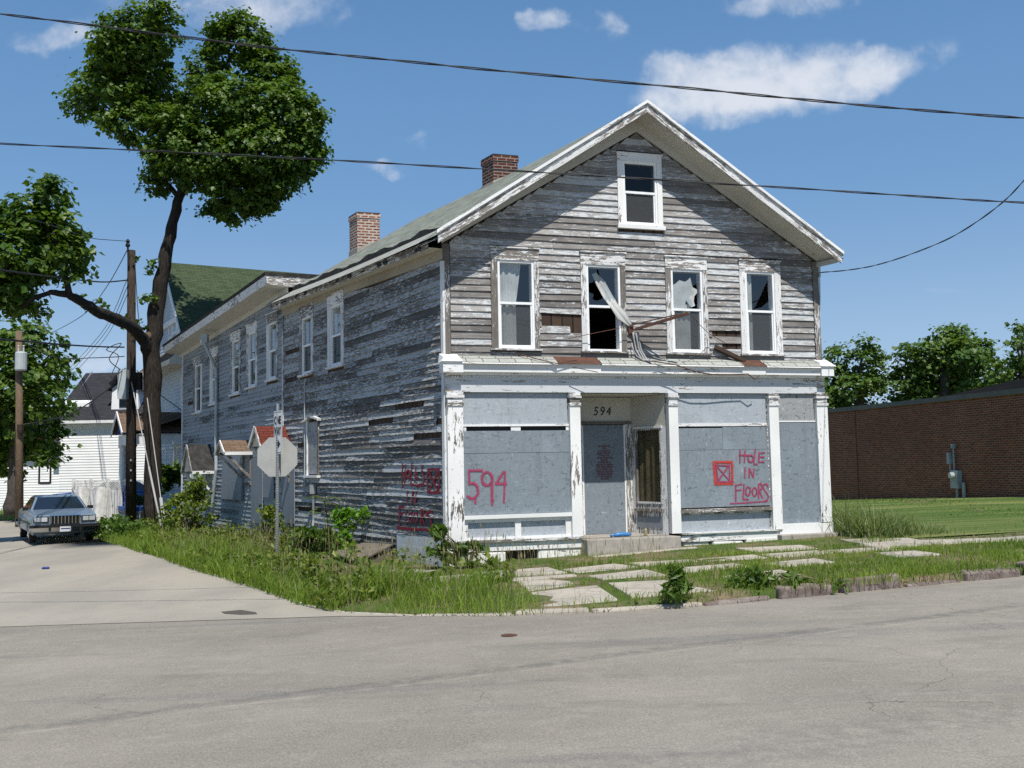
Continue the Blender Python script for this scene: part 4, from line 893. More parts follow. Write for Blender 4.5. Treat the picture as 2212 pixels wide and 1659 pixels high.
b.build('block_foundation', M['block'], house)
# ---- recessed entrance
RD = .92
ent = MB(); RB = lambda s, k, h: FF.P(s, h, 0)+DS*k
# back wall: header panel, frame; right return wall with a tall window; left return; ceiling; floor
BS0, BS1 = 2.50, FF.px(*c2(1310, 800))[0]
# where the back wall's right end lies: solve along depth
def back_px(x, y):
    fb = Frame(C0+DS*RD, DF, NF); return fb.px(*c2(x, y))
bx1, _ = back_px(1312, 620); bx0 = 2.47
d0, dh1 = back_px(984, 616); d1, dh0 = back_px(1290, 1312)
FB = Frame(C0+DS*RD, DF, NF)
hdr = back_px(1150, 598)[1]
ent.fbox(FB, bx0, bx1, hdr, 3.08, -.1, 0, 0); ent.fbox(FB, bx0, d0, .46, hdr, -.1, 0, 1); ent.fbox(FB, d1, bx1, .46, hdr, -.1, 0, 1)
ent.fbox(FB, bx0, bx1, hdr-.02, hdr+.04, 0, .03, 1)
ent.face([RB(2.47,0,3.09), RB(4.22,0,3.09), RB(bx1,RD,3.09), RB(bx0,RD,3.09)], None, 0)
ent.face([RB(2.47,0,.47), RB(2.47,RD,.47), RB(2.47,RD,3.09), RB(2.47,0,3.09)], None, 1)
# right return wall
va = nrm(RB(bx1,RD,0)-RB(4.22,0,0)); vn = nrm(np.cross(va, Z)); 
if np.dot(vn, -RB(4,0,0)) < 0: vn = -vn
RL = np.linalg.norm(RB(bx1,RD,0)-RB(4.22,0,0)); FRt = Frame(RB(4.22,0,0)*np.array((1,1,0)), va, vn)
w0, wh1 = FRt.px(*c2(1506, 628)); w1, wh0 = FRt.px(*c2(1352, 1128))
ent.fbox(FRt, 0, RL, wh1+.04, 3.085, -.05, 0, 0); ent.fbox(FRt, 0, w0, .46, wh1+.04, -.05, .0, 1); ent.fbox(FRt, w1, RL, .46, wh1+.04, -.05, .0, 1); ent.fbox(FRt, w0, w1, .46, wh0, -.05, 0, 1)
ent.fbox(FRt, w0-.04, w1+.04, wh0-.14, wh0-.09, 0, .05, 1); ent.fbox(FRt, w0-.04, w1+.04, wh1, wh1+.045, 0, .02, 1); ent.fbox(FRt, w0, w1, .58, wh0-.25, 0, .008, 2)
recess = ent.build('entrance_recess', [M['soffit'], M['trim_worn'], M['osb_dark']], house)
wi = MB(); wi.fbox(FRt, w0, w0+.03, wh0, wh1, -.05, .012); wi.fbox(FRt, w1-.03, w1, wh0, wh1, -.05, .012); wi.fbox(FRt, w0+.03, w1-.03, wh0, wh0+.035, -.05, .012); wi.fbox(FRt, w0+.03, w1-.03, wh1-.03, wh1, -.05, .012)
swn = wi.build('side_window', M['trim_worn'], house); pane(FRt, (w0+.03,w1-.03,wh0+.035,wh1-.03), -.02, M['glass_matte'], swn); drape(FRt, w0-.05, w1+.05, wh0-.05, wh1+.05, -.055, M['curtain_tan'], swn, waves=5, amp=.016)
dr = MB(); dr.fbox(FB, d0+.03, d1-.03, .465, hdr-.03, -.06, -.02, 0); dr.fbox(FB, d0, d0+.03, .465, hdr-.03, -.06, -.005, 1); dr.fbox(FB, d1-.03, d1, .465, hdr-.03, -.06, -.005, 1)
door = dr.build('boarded_door', [M['osb'], M['trim_v']], house)
st = MB(); s0 = FF.px(*c2(975, 1340))[0]; s1 = FF.px(*c2(1588, 1350))[0]
st.hexa([FF.P(s0,.1,.36), FF.P(s1,.1,.36), FF.P(4.22,.1,.0)+DS*.1, FF.P(2.47,.1,.0)+DS*.1, FF.P(s0,.465,.34), FF.P(s1,.465,.34), FF.P(4.22,.465,0), FF.P(2.47,.465,0)]); st.hexa([RB(2.47,0,.3), RB(4.22,0,.3), RB(bx1,RD,.3), RB(bx0,RD,.3), RB(2.47,0,.464), RB(4.22,0,.464), RB(bx1,RD,.464), RB(bx0,RD,.464)], 0)
st.build('door_step', M['conc'], house, bevel=.012)

# ---- writing
def text(body, fr, s, h, size, o, m, parent, name, shear=0., bold=0., align='CENTER', sp=1., sx=1.):
    cu = bpy.data.curves.new(name, 'FONT'); cu.body = body; cu.size = size; cu.align_x = align; cu.align_y = 'CENTER'; cu.shear = shear; cu.offset = bold; cu.extrude = .002; cu.space_character = sp; cu.space_line = .95
    tmp = bpy.data.objects.new(name, cu); COL.objects.link(tmp); dg = bpy.context.evaluated_depsgraph_get(); me = bpy.data.meshes.new_from_object(tmp.evaluated_get(dg)); bpy.data.objects.remove(tmp)
    r = parent
    while r.parent: r = r.parent
    org = np.array(r.location)
    for v in me.vertices:
        p = fr.P(s+v.co.x*sx, h+v.co.y, o+v.co.z)-org; v.co = p
    me.materials.clear(); me.materials.append(m); ob = bpy.data.objects.new(name, me); COL.objects.link(ob); ob.parent = parent; return ob
fb = FB.px(*c2(1118, 520)); text('594', FB, fb[0], fb[1], .235, .006, M['ink'], recess, 'house_number', shear=.18, bold=.0, sp=1.25, sx=.9)
NOT = ["POLICE ORDER NO", "ENTRY", "IF YOU ARE IN THIS", "PROPERTY WE ADVISE", "TO LEAVE NOW", "ANYONE FOUND IN OR", "VIOLATION", "BY OFFICER SHALL BE", "ARRESTED AND CHARGED", "WITH CRIMINAL TRESPASS", "OF THIS PROPERTY AND", "PROSECUTED UNDER LAW", "THE OWNER IS ORDERED", "TO KEEP THIS SEALED", "AND SECURE"]
fb = FB.px(*c2(1138, 858)); text("\n".join(NOT), FB, fb[0], fb[1], .047, -.017, mat('faded red print', (.24,.035,.035), .8), door, 'notice_text', sx=.60)
def strokes(fr, lines, w, o, m, parent, name):
    if m in (M['spray'], M['spray_red']) and not name.endswith('mist'): strokes(fr, lines, w*1.9, o-.0022, M['overspray' if m is M['spray'] else 'overspray_red'], parent, name+'_mist')
    b = MB()
    for L in lines:
        pts = [np.array(p) for p in L]
        for p, q in zip(pts[:-1], pts[1:]):
            d = q-p; n = np.linalg.norm(d)
            if n < 1e-5: continue
            d = d/n; e = np.array((-d[1], d[0]))*w/2*random.uniform(.82, 1.2); p2, q2 = p-d*w*.3, q+d*w*.3
            oo_ = o+random.uniform(0, .0016)
            b.face([fr.P(*(p2-e), oo_), fr.P(*(q2-e), oo_), fr.P(*(q2+e), oo_), fr.P(*(p2+e), oo_)])
    return b.build(name, m, parent)
def arc(cx, cy, rx, ry, a0, a1, n=14): return [(cx+rx*math.cos(rad(a0+(a1-a0)*k/n)), cy+ry*math.sin(rad(a0+(a1-a0)*k/n))) for k in range(n+1)]
FP = lambda g_, L: [FF.px(*g_(x, y)) for x, y in L]
L594 = [[(318,910),(232,910),(234,1000),(262,992),(286,1015),(292,1060),(272,1092),(240,1096),(222,1080)], arc(350,965,34,45,0,360), [(384,945),(384,1112)], [(460,920),(410,998),(478,998)], [(470,918),(462,1122)], [(272,1092),(273,1128)], [(384,1100),(385,1140)]]
strokes(FF, [FP(c2, L) for L in L594], .038, .0585, M['spray'], pa, 'spray_number')
k_ = .2452/.3256/1.0   # finer reading of the same area, in grid c3 units
z2 = lambda x, y: ((2150+x*.12658)/1.38879, (1320+y*.12658)/1.38879)
HOLE = [[(520,240),(520,530)], [(640,250),(625,525)], [(500,355),(640,360),(790,365)], arc(770,440,62,85,0,360), [(885,220),(855,420),(850,575),(935,570)], [(1100,295),(975,310),(960,520),(1090,520)], [(965,405),(1090,400)],
 [(640,660),(630,900)], [(735,890),(740,675),(835,880),(855,680)], [(415,1070),(420,1440)], [(410,1070),(560,1045)], [(420,1195),(545,1180)], [(610,1045),(590,1400),(720,1405)], arc(705,1215,55,100,0,360), arc(865,1230,52,100,0,360), [(960,1040),(960,1380)], arc(985,1110,50,80,90,-90), [(975,1190),(1050,1380)], [(1190,1140),(1150,1040),(1080,1050),(1060,1130),(1150,1260),(1190,1340),(1165,1420),(1100,1450)], [(290,1505),(600,1490),(1160,1450)]]
strokes(FF, [FP(z2, L) for L in HOLE], .026, .056, M['spray'], pr, 'spray_warning')
XB = [[(525,855),(645,855),(648,998),(535,1000),(525,855)], [(540,875),(628,878),(630,985),(552,985),(540,875)]]; XI = [[(535,870),(640,990)], [(628,870),(545,990)]]
strokes(FF, [FP(c3, XB[0])], .044, .0565, M['spray_red'], pr, 'spray_box'); strokes(FF, [FP(c3, L) for L in XB[1:]+XI], .026, .058, M['spray'], pr, 'spray_cross')
z3 = lambda x, y: ((1000+x*.24110)/1.38879, (1350+y*.24110)/1.38879)
SGR = [[(885,175),(882,465)], [(920,185),(915,440)], [(880,300),(925,295)], arc(955,300,25,45,0,360), [(1000,175),(990,430),(1060,440)], [(1050,215),(1045,350),(1075,350)], [(1045,290),(1070,285)], [(1125,190),(1130,270),(1155,330),(1150,430),(1060,445)], [(1200,245),(1345,240),(1340,530),(1200,525),(1200,245)], [(1205,250),(1335,525)], [(1340,245),(1210,520)], [(1200,530),(1345,535)],
 [(945,520),(940,660)], [(1000,675),(1010,520),(1050,660),(1055,520)], [(845,705),(850,960)], [(840,712),(900,705)], [(845,795),(890,790)], [(930,730),(928,930)], arc(985,835,22,55,0,360), arc(1050,835,25,55,0,360), [(1120,745),(1115,930)], arc(1128,785,22,40,90,-90), [(1125,830),(1160,925)], [(1255,790),(1220,755),(1180,790),(1235,850),(1245,920),(1230,985)], [(815,965),(1000,985),(1310,995)], [(820,972),(1200,992)]]
strokes(FS, [[FS.px(*z3(x, y)) for x, y in L] for L in SGR], .045, .040, M['spray_dark'], house, 'spray_warning')

# ---- things fixed to the street wall
ht = MB(); dsx = 475
p0 = FS.px(472, 735); p1 = FS.px(474, 800); p2 = FS.px(473, 1015); p3 = FS.px(466, 1095)
ht.tube([FS.P(*p0,.45), FS.P(p0[0],p0[1]-.12,.42), FS.P(*p1,.10), FS.P(*p2,.09), FS.P(*p3,.12)], .05, 8); ht.box(FS.P(p0[0],p0[1],.42)-Z*.1, .2, .2, .26); ht.build('downspout', M['transformer'], house)
def hood(name, ridge_w, ridge_o, eave_n, eave_f, drop, out, roofm, trimm, brace=True):
    """little gabled hood: ridge runs out from the wall"""
    t, h = ridge_w; b = MB(); hw_ = eave_n
    P = lambda a, o, z: FS.P(t+a, h+z, o)
    for sgn in (1, -1):
        e = -sgn*hw_
        q = [P(0,.01,0), P(0,out,0), P(e,out,-drop), P(e,.01,-drop)]
        b.face(q, [(0,0),(out,0),(out,.9),(0,.9)], 0); b.face([p-Z*.05 for p in q][::-1], None, 1)
        b.bar(P(0,out+.012,-.03), P(e,out+.012,-drop-.03), .09, .03, 1, up=NS); b.bar(P(e,.02,-drop-.03), P(e,out,-drop-.03), .05, .09, 1)
        if brace: b.bar(P(e*.85,.03,-drop-.75), P(e*.85,out-.08,-drop-.06), .07, .07, 1)
        b.bar(P(e*.85,.05,-drop-.9), P(e*.85,.05,-drop), .08, .05, 1)
    b.face([P(0,out-.06,-.05), P(-hw_*.9,out-.06,-drop), P(hw_*.9,out-.06,-drop)], None, 2)
    return b.build(name, [roofm, trimm, M['cream']], house)
r = FS.px(*cz(1400, 145)); hood('entrance_hood', (r[0]+.42, r[1]), 0, .52, .52, .50, .80, M['roof_red'], M['trim_worn'])
r = FS.px(*cz(960, 260)); hood('door_hood', (r[0]+.55, r[1]-.12), 0, .50, .50, .34, .80, M['roof_brown'], M['trim_worn'])
r = FS.px(*cz(540, 365)); hood('back_door_hood', (r[0]+1.0, r[1]+.02), 0, .75, .75, .85, .75, M['tar'], M['trim_worn'])  # near-black roof colour also carries the shade of the eave above
def sboard(g_, l, t, r_, b_, o0, o1, m, name, lean=0):
    q = rectS(g_, l, t, r_, b_); b = MB()
    b.hexa([FS.P(q[0],q[2],o1+lean), FS.P(q[1],q[2],o1+lean), FS.P(q[1],q[2],o0), FS.P(q[0],q[2],o0), FS.P(q[0],q[3],o1), FS.P(q[1],q[3],o1), FS.P(q[1],q[3],o0), FS.P(q[0],q[3],o0)]); return b.build(name, m, house), q
sboard(cz, 610, 385, 850, 1020, .04, .06, M['osb_dark'], 'boarded_panel', .05); sboard(cz, 945, 540, 1080, 1300, .04, .06, M['osb_dark'], 'boarded_door'); sboard(cz, 1090, 720, 1215, 1000, .04, .06, M['osb_dark'], 'boarded_panel'); sboard(cz, 1312, 620, 1462, 1300, .04, .06, M['osb_dark'], 'boarded_door')
bd, q = sboard(cz, 225, 640, 390, 1340, .03, .06, M['trim_v'], 'back_door')
b = MB()
for k in range(1, 5): hh = q[2]+(q[3]-q[2])*k/5; b.fbox(FS, q[0]+.04, q[1]-.04, hh-.01, hh+.01, .06, .066)
b.build('door_rail', M['rust'], bd)
b = MB(); b.fbox(FS, q[0]-.10, q[0]-.01, q[2], q[3]+.05, .03, .07); b.fbox(FS, q[1]+.01, q[1]+.10, q[2], q[3]+.05, .03, .07); b.fbox(FS, q[0]-.1, q[1]+.1, q[3]+.05, q[3]+.14, .03, .07); b.build('door_frame', M['trim_v'], house)
b = MB(); b.fbox(FS, NB[0]+.07, NB[1]-.07, NB[2], NB[3]-.06, 0, .03, 0); b.fbox(FS, NB[0], NB[0]+.07, NB[2]-.03, NB[3], 0, .06, 1); b.fbox(FS, NB[1]-.07, NB[1], NB[2]-.03, NB[3], 0, .06, 1)
for k in range(6):
    a0, a1 = NB[0]-.08+(NB[1]-NB[0]+.16)*k/6, NB[0]-.08+(NB[1]-NB[0]+.16)*(k+1)/6; z0, z1 = .08*math.sin(math.pi*k/6), .08*math.sin(math.pi*(k+1)/6)
    b.hexa([FS.P(a0,NB[3]+z0-.05,.11), FS.P(a1,NB[3]+z1-.05,.11), FS.P(a1,NB[3]+z1-.05,0), FS.P(a0,NB[3]+z0-.05,0), FS.P(a0,NB[3]+z0,.11), FS.P(a1,NB[3]+z1,.11), FS.P(a1,NB[3]+z1,0), FS.P(a0,NB[3]+z0,0)], 1)
b.fbox(FS, NB[0]-.05, NB[1]+.05, NB[2]-.08, NB[2]-.03, 0, .12, 1); b.build('boarded_window', [M['osb_raw'], M['trim_worn']], house)
# meter pipe on the wall
m0 = FS.px(*c8(368, 290)); b = MB(); b.box(FS.P(m0[0], m0[1]-.1, .08), .14, .1, .2, 0); b.tube([FS.P(m0[0], m0[1]-.1, .08), FS.P(m0[0], m0[1]-.7, .08), FS.P(m0[0]-.08, m0[1]-.85, .12)], .025, 6, 0); b.build('meter_pipe', M['pipe'], house)
p = FS.px(612, 720); b = MB(); b.tube([FS.P(FS.px(*c4(735, 690))[0], FS.px(*c4(735, 690))[1], .06), FS.P(FS.px(*c4(735, 1240))[0], FS.px(*c4(735, 1240))[1], .06)], .014, 6); b.build('conduit', M['transformer'], house)
# ---- storm debris on the front
zz = lambda x, y: ((1700+x*.31646)/1.38879, (780+y*.31646)/1.38879)
pf = lambda x, y, o: FF.P(*FF.px(*zz(x, y)), o)
b = MB(); b.bar(pf(625,665,.12), pf(980,560,.75), .05, .05); b.bar(pf(585,625,.10), pf(930,555,.55), .02, .02); b.box(pf(600,700,.05), .09, .06, .16); b.build('service_bracket', M['rust'], house)
b = MB()
for dx, o in ((0,.06),(22,.09),(45,.07)): b.tube([pf(610+dx,690,o+.03), pf(625+dx,760,o), pf(645+dx,860,o), pf(680+dx,950,.14), pf(735+dx*.2,975,.30)], .018, 6)
b.tube([pf(600,790,.08), pf(610,860,.10), pf(640,920,.12), pf(690,970,.22)], .012, 6); b.build('loose_cable', M['greywire'], house, smooth=True)
b = MB(); b.tube([pf(720,965,.28), pf(800,985,.33), pf(950,1010,.36), pf(1040,1045,.38), pf(1150,1080,.38), pf(1290,1100,.36), pf(1480,1100,.34), pf(1630,1095,.34), pf(1695,1145,.34), pf(1735,1110,.36)], .011, 6)
b.tube([pf(0,1030,.3), pf(150,1065,.34), pf(230,1080,.34)], .007, 5); b.tube([pf(1010,580,.75), pf(1150,640,.45), pf(1300,710,.2), pf(1480,790,.08)], .006, 5); b.tube([pf(0,750,.1), pf(250,700,.15), pf(600,630,.2)], .006, 5); b.tube([pf(-470,890,.05), pf(-300,960,.28), pf(-150,1000,.32), pf(40,965,.3)], .009, 5); b.build('hanging_wire', M['rust'], house, smooth=True)
b = MB(); b.bar(pf(1385,830,.07), pf(1665,970,.12), .10, .03, up=NF); b.build('loose_board', M['plank'], house)
b = MB(); b.fbox(FF, FF.px(*c5(650, 600))[0], FF.px(*c5(733, 600))[0], FF.px(*c5(700, 612))[1], FF.px(*c5(700, 592))[1], .03, .045); b.build('lifted_board', M['trim_worn_h'], house)

# ================================================================== neighbours and background buildings
def winbox(fr, s0, s1, h0, h1, parent, frame_m, glass_m, fw=.07, o=.04, mid=True, name='window'):
    b = MB(); b.fbox(fr, s0-fw, s0, h0-fw, h1+fw, 0, o); b.fbox(fr, s1, s1+fw, h0-fw, h1+fw, 0, o); b.fbox(fr, s0, s1, h0-fw, h0, 0, o+.01); b.fbox(fr, s0, s1, h1, h1+fw, 0, o+.01)
    w = b.build(name, frame_m, parent)
    b = MB(); b.face([fr.P(s0,h0,.006), fr.P(s1,h0,.006), fr.P(s1,h1,.006), fr.P(s0,h1,.006)]); b.build('pane', glass_m, w)
    if mid:
        b = MB(); hm = (h0+h1)/2; b.fbox(fr, s0, s1, hm-.03, hm+.03, .006, .03); b.fbox(fr, s0, s0+.045, h0, h1, .006, .025); b.fbox(fr, s1-.045, s1, h0, h1, .006, .025); b.build('sash', M['vinyl'], w)
    return w
GD = mat('dark reflecting pane', (.015,.02,.028), .06, 0, .8)
# ---- pale blue house with the green roof, gable to the street
PA = at(372, 570, 44.); NE = np.array((.864, .503, 0))          # towards the back of the lot
A3 = PA-DS*3.55; A3[2] = 0; gz = g(-15)
nh = thing('gabled_house', (A3[0], A3[1], gz), 'pale blue clapboard house with green shingle gable roof behind the bare tree trunk', 'house')
FG = Frame(A3, DS, -NE); FN = Frame(A3, NE, -DS)                 # street gable; near side wall
PKH = PA[2]-.1; EH = PKH-3.5
eg = lambda h: (0, 7.1) if h < EH else (3.55*(h-EH)/(PKH-EH), 7.1-3.55*(h-EH)/(PKH-EH))
b = MB(); clap(b, FG, gz, PKH-.05, .15, eg, [], [], rough=0, seglen=(9, 9), base=0); clap(b, FN, gz, EH, .15, lambda h: (0, 11), [], [], rough=0, seglen=(12, 12), base=0)
b.face([FG.P(0,gz,-.01), FG.P(7.1,gz,-.01), FG.P(7.1,EH,-.01), FG.P(3.55,PKH,-.01), FG.P(0,EH,-.01)]); b.face([FN.P(0,gz,-.01), FN.P(11,gz,-.01), FN.P(11,EH,-.01), FN.P(0,EH,-.01)])
b.face([FG.P(7.1,gz,0), FG.P(7.1,gz,-11), FG.P(7.1,EH,-11), FG.P(7.1,EH,0)]); b.face([FG.P(0,gz,-11), FG.P(7.1,gz,-11), FG.P(7.1,EH,-11), FG.P(3.55,PKH,-11), FG.P(0,EH,-11)])
b.build('wall', M['bsiding'], nh)
b = MB()
for a, sgn in ((-.45, 1), (7.55, -1)):
    hd = PKH+.12-.45*(PKH-EH)/3.55-(PKH-EH)
    hd = EH-.30
    q = [FG.P(a,hd,.4), FG.P(3.55,PKH+.15,.4), FG.P(3.55,PKH+.15,-11.5), FG.P(a,hd,-11.5)]
    b.face(q, [(0,0),(0,5.6),(11.9,5.6),(11.9,0)], 0); b.face([p-Z*.1 for p in q], None, 1)
    b.bar(FG.P(a,hd-.06,.41), FG.P(3.55,PKH+.09,.41), .18, .05, 1, up=-NE)
b.build('roof', [M['roof_green'], M['whitepaint']], nh)
# white band and attic window group, shingle skirt, porch
b = MB(); hb = FG.px(372, 698)[1]; e0 = eg(hb); b.fbox(FG, e0[0]+.05, e0[1]-.05, hb-.12, hb+.12, 0, .12); b.build('gable_band', M['whitepaint'], nh)
wc = 3.3; h0w, h1w = FG.px(385, 735)[1], FG.px(385, 672)[1]
for a, w_, dh in ((1.75, .55, 0), (2.5, .75, .25), (3.45, .55, 0)): winbox(FG, a, a+w_, h0w-.4, h1w+dh-.3, nh, M['whitepaint'], M['glass'] if False else GD, .09)
hs0 = FG.px(370, 795)[1]; hs1 = FG.px(370, 762)[1]
b = MB(); b.face([FG.P(-.3,hs0,.85), FG.P(7.4,hs0,.85), FG.P(7.4,hs1+.1,0), FG.P(-.3,hs1+.1,0)], None, 0); b.face([FG.P(-.3,hs0-.2,.85), FG.P(7.4,hs0-.2,.85), FG.P(7.4,hs0,.85), FG.P(-.3,hs0,.85)], None, 1); b.face([FG.P(-.3,hs0-.2,0), FG.P(7.4,hs0-.2,0), FG.P(7.4,hs0-.2,.85), FG.P(-.3,hs0-.2,.85)], None, 1)
b.face([FG.P(-.3,hs0-.2,.85), FG.P(-.3,hs0,.85), FG.P(-.3,hs1+.1,0), FG.P(-.3,hs0-.2,0)], None, 1); b.build('skirt_roof', [M['roof_brown'], M['cream']], nh)
winbox(FG, .45, 1.35, FG.px(388, 905)[1], FG.px(388, 822)[1], nh, M['whitepaint'], GD, .10)
ph = FG.px(388, 945)[1]+.1; PO = 2.3
b = MB(); b.face([FG.P(-.3,ph,PO), FG.P(2.7,ph,PO), FG.P(2.7,ph+.75,0), FG.P(-.3,ph+.75,0)], None, 0); b.fbox(FG, -.25, 2.6, ph-.42, ph-.01, PO-.12, PO, 1); b.fbox(FG, -.25, -.13, ph-.42, ph-.01, 0, PO-.12, 1)
b.face([FG.P(-.3,ph-.03,0), FG.P(2.7,ph-.03,0), FG.P(2.7,ph-.03,PO), FG.P(-.3,ph-.03,PO)], None, 1)
# small cross gable over the porch steps
P0 = lambda a, o, z: FG.P(a, ph+z, o)
for sgn in (-1, 1): b.face([P0(1.4,PO+.25,.95), P0(1.4,-.0,.95), P0(1.4+sgn*1.4,.0,.05), P0(1.4+sgn*1.4,PO+.25,.05)], None, 0); b.bar(P0(1.4,PO+.27,.90), P0(1.4+sgn*1.4,PO+.27,.0), .14, .04, 1, up=-NE)
b.face([P0(1.4,PO+.1,.9), P0(.05,PO+.1,.02), P0(2.75,PO+.1,.02)], None, 2)
b.build('porch_roof', [M['roof_brown'], M['whitepaint'], M['navy']], nh)
for a in (.15, 2.45):
    b = MB(); b.lathe(FG.P(a, gz+.75, PO-.15), [(.20,0),(.20,.1),(.16,.13),(.15,1.0),(.13,ph-gz-1.3),(.17,ph-gz-1.25),(.19,ph-gz-1.17)], 14); b.build('porch_column', M['whitepaint'], nh, smooth=False)
b = MB(); b.fbox(FG, -.1, 2.6, gz+.62, gz+.78, 0, PO+.05, 0); b.fbox(FG, .4, 2.3, gz+1.55, gz+1.63, PO-.2, PO-.1, 0); b.fbox(FG, .4, 2.3, gz+.88, gz+.95, PO-.2, PO-.1, 0)
for k in range(10): a = .42+k*.185; b.fbox(FG, a, a+.035, gz+.95, gz+1.55, PO-.17, PO-.13, 0)
b.bar(FG.P(.5,gz+.95,PO-.15), FG.P(2.2,gz+1.55,PO-.15), .04, .04, 0); b.bar(FG.P(2.2,gz+.95,PO-.15), FG.P(.5,gz+1.55,PO-.15), .04, .04, 0); b.fbox(FG, .0, .38, gz+.78, gz+1.62, PO-.3, PO-.02, 0); b.build('porch_rail', M['bluepaint'], nh)
b = MB(); b.fbox(FG, -.1, 2.6, gz-.2, gz+.62, PO-.1, PO, 0); b.fbox(FG, -.1, 0, gz-.2, gz+.62, 0, PO-.1, 0); b.build('porch_base', M['stonewall'], nh)
for a in (1.2, 2.6, 4.4): winbox(FG, a, a+.85, gz+1.5, ph-.55, nh, M['whitepaint'], GD, .09)
# ---- white gabled house at the back
HW = 54.; p0 = at(272, 1060, HW); p1 = at(127, 1060, HW); BA = nrm((p1-p0)*np.array((1,1,0))); BN = np.array((BA[1], -BA[0], 0)); BN = BN if BN[1] < 0 else -BN
gw = -.42
wh = thing('white_house', (p1[0], p1[1], gw), 'white sided house with charcoal shingle roof behind the parked car', 'house')
FWH = Frame(np.array((p1[0], p1[1], 0)), -BA, BN); wl = 11.
eh = FWH.px(200, 905)[1]
b = MB(); clap(b, FWH, gw, eh, .142, lambda h: (0, wl), [], [], rough=0, seglen=(20, 20), base=0); b.face([FWH.P(0,gw,-.01), FWH.P(wl,gw,-.01), FWH.P(wl,eh,-.01), FWH.P(0,eh,-.01)])
b.face([FWH.P(0,gw,0), FWH.P(0,gw,-8), FWH.P(0,eh,-8), FWH.P(0,eh+3,-4), FWH.P(0,eh,0)]); b.face([FWH.P(wl,gw,0), FWH.P(wl,gw,-8), FWH.P(wl,eh,-8), FWH.P(wl,eh+3,-4), FWH.P(wl,eh,0)]); b.face([FWH.P(0,gw,-8), FWH.P(wl,gw,-8), FWH.P(wl,eh,-8), FWH.P(0,eh,-8)])
b.build('wall', M['hsiding'], wh)
rh = FWH.px(200, 818)[1]+.35; b = MB()
for o0, o1 in ((.4, -4.), (-8.4, -4.)):
    q = [FWH.P(-.35,eh-.08,o0), FWH.P(wl+.3,eh-.08,o0), FWH.P(wl+.3,rh+.35,o1), FWH.P(-.35,rh+.35,o1)]; b.face(q, [(0,0),(wl,0),(wl,5),(0,5)], 0)
b.fbox(FWH, -.35, wl+.3, eh-.24, eh-.09, .3, .4, 1); b.face([FWH.P(-.35,eh-.2,.4), FWH.P(wl+.3,eh-.2,.4), FWH.P(wl+.3,eh-.2,0), FWH.P(-.35,eh-.2,0)], None, 1)
roofw = b.build('roof', [M['roof_dark'], M['whitepaint']], wh)
d0 = FWH.px(262, 884)[0]; dz = FWH.px(262, 884)[1]
b = MB(); b.hexa([FWH.P(d0-.75,dz-.2,-.5), FWH.P(d0+.75,dz-.2,-.5), FWH.P(d0+.75,dz-.2,-3), FWH.P(d0-.75,dz-.2,-3), FWH.P(d0-.7,dz+1.15,-.5), FWH.P(d0+.7,dz+1.15,-.5), FWH.P(d0+.7,dz+1.15,-3), FWH.P(d0-.7,dz+1.15,-3)], 0)
for sg in (-1, 1): b.face([FWH.P(d0+sg*.95,dz+1.05,-.3), FWH.P(d0,dz+1.75,-.3), FWH.P(d0,dz+1.75,-3.2), FWH.P(d0+sg*.95,dz+1.05,-3.2)], None, 1)
b.face([FWH.P(d0-.75,dz+1.15,-.48), FWH.P(d0+.75,dz+1.15,-.48), FWH.P(d0,dz+1.7,-.48)], None, 0)
dm = b.build('dormer', [M['hsiding'], M['roof_dark']], wh); b = MB(); b.fbox(Frame(FWH.P(0,0,-.5), -BA, BN), d0-.3, d0+.3, dz+.15, dz+1.0, 0, .05); b.build('pane', GD, dm)
d1 = FWH.px(146, 870)[0]; b = MB(); b.hexa([FWH.P(d1-.8,dz+.0,-.8), FWH.P(d1+.8,dz+.0,-.8), FWH.P(d1+.8,dz,-3.4), FWH.P(d1-.8,dz,-3.4), FWH.P(d1-.8,dz+.45,-.8), FWH.P(d1+.8,dz+.45,-.8), FWH.P(d1+.8,dz+1.2,-3.4), FWH.P(d1-.8,dz+1.2,-3.4)]); b.build('dormer', M['hsiding'], wh)
b = MB(); cs = FWH.px(355, 822); b.fbox(FWH, cs[0]-.4, cs[0]+.4, cs[1]-.9, cs[1]+.15, -4.4, -3.6); b.build('chimney', M['block'], wh)
# lower wing with a dark framed window
FL = Frame(FWH.P(0,0,-1.2), -BA, BN); b = MB(); lh = FL.px(100, 985)[1]; clap(b, FL, gw, lh, .142, lambda h: (-5, 0), [], [], rough=0, seglen=(20, 20), base=0); b.face([FL.P(-5,gw,-.01), FL.P(0,gw,-.01), FL.P(0,lh,-.01), FL.P(-5,lh,-.01)])
b.build('wing_wall', M['hsiding'], wh); b = MB(); b.hexa([FL.P(-5.3,lh,.35), FL.P(.0,lh,.35), FL.P(.0,lh+.9,-4), FL.P(-5.3,lh+.9,-4), FL.P(-5.3,lh+.12,.35), FL.P(.0,lh+.12,.35), FL.P(.0,lh+1.02,-4), FL.P(-5.3,lh+1.02,-4)]); b.build('wing_roof', M['roof_dark'], wh)
q0 = FL.px(87, 1041); q1 = FL.px(108, 1003); winbox(FL, q0[0], q1[0], q0[1], q1[1], wh, M['black'], GD, .10)
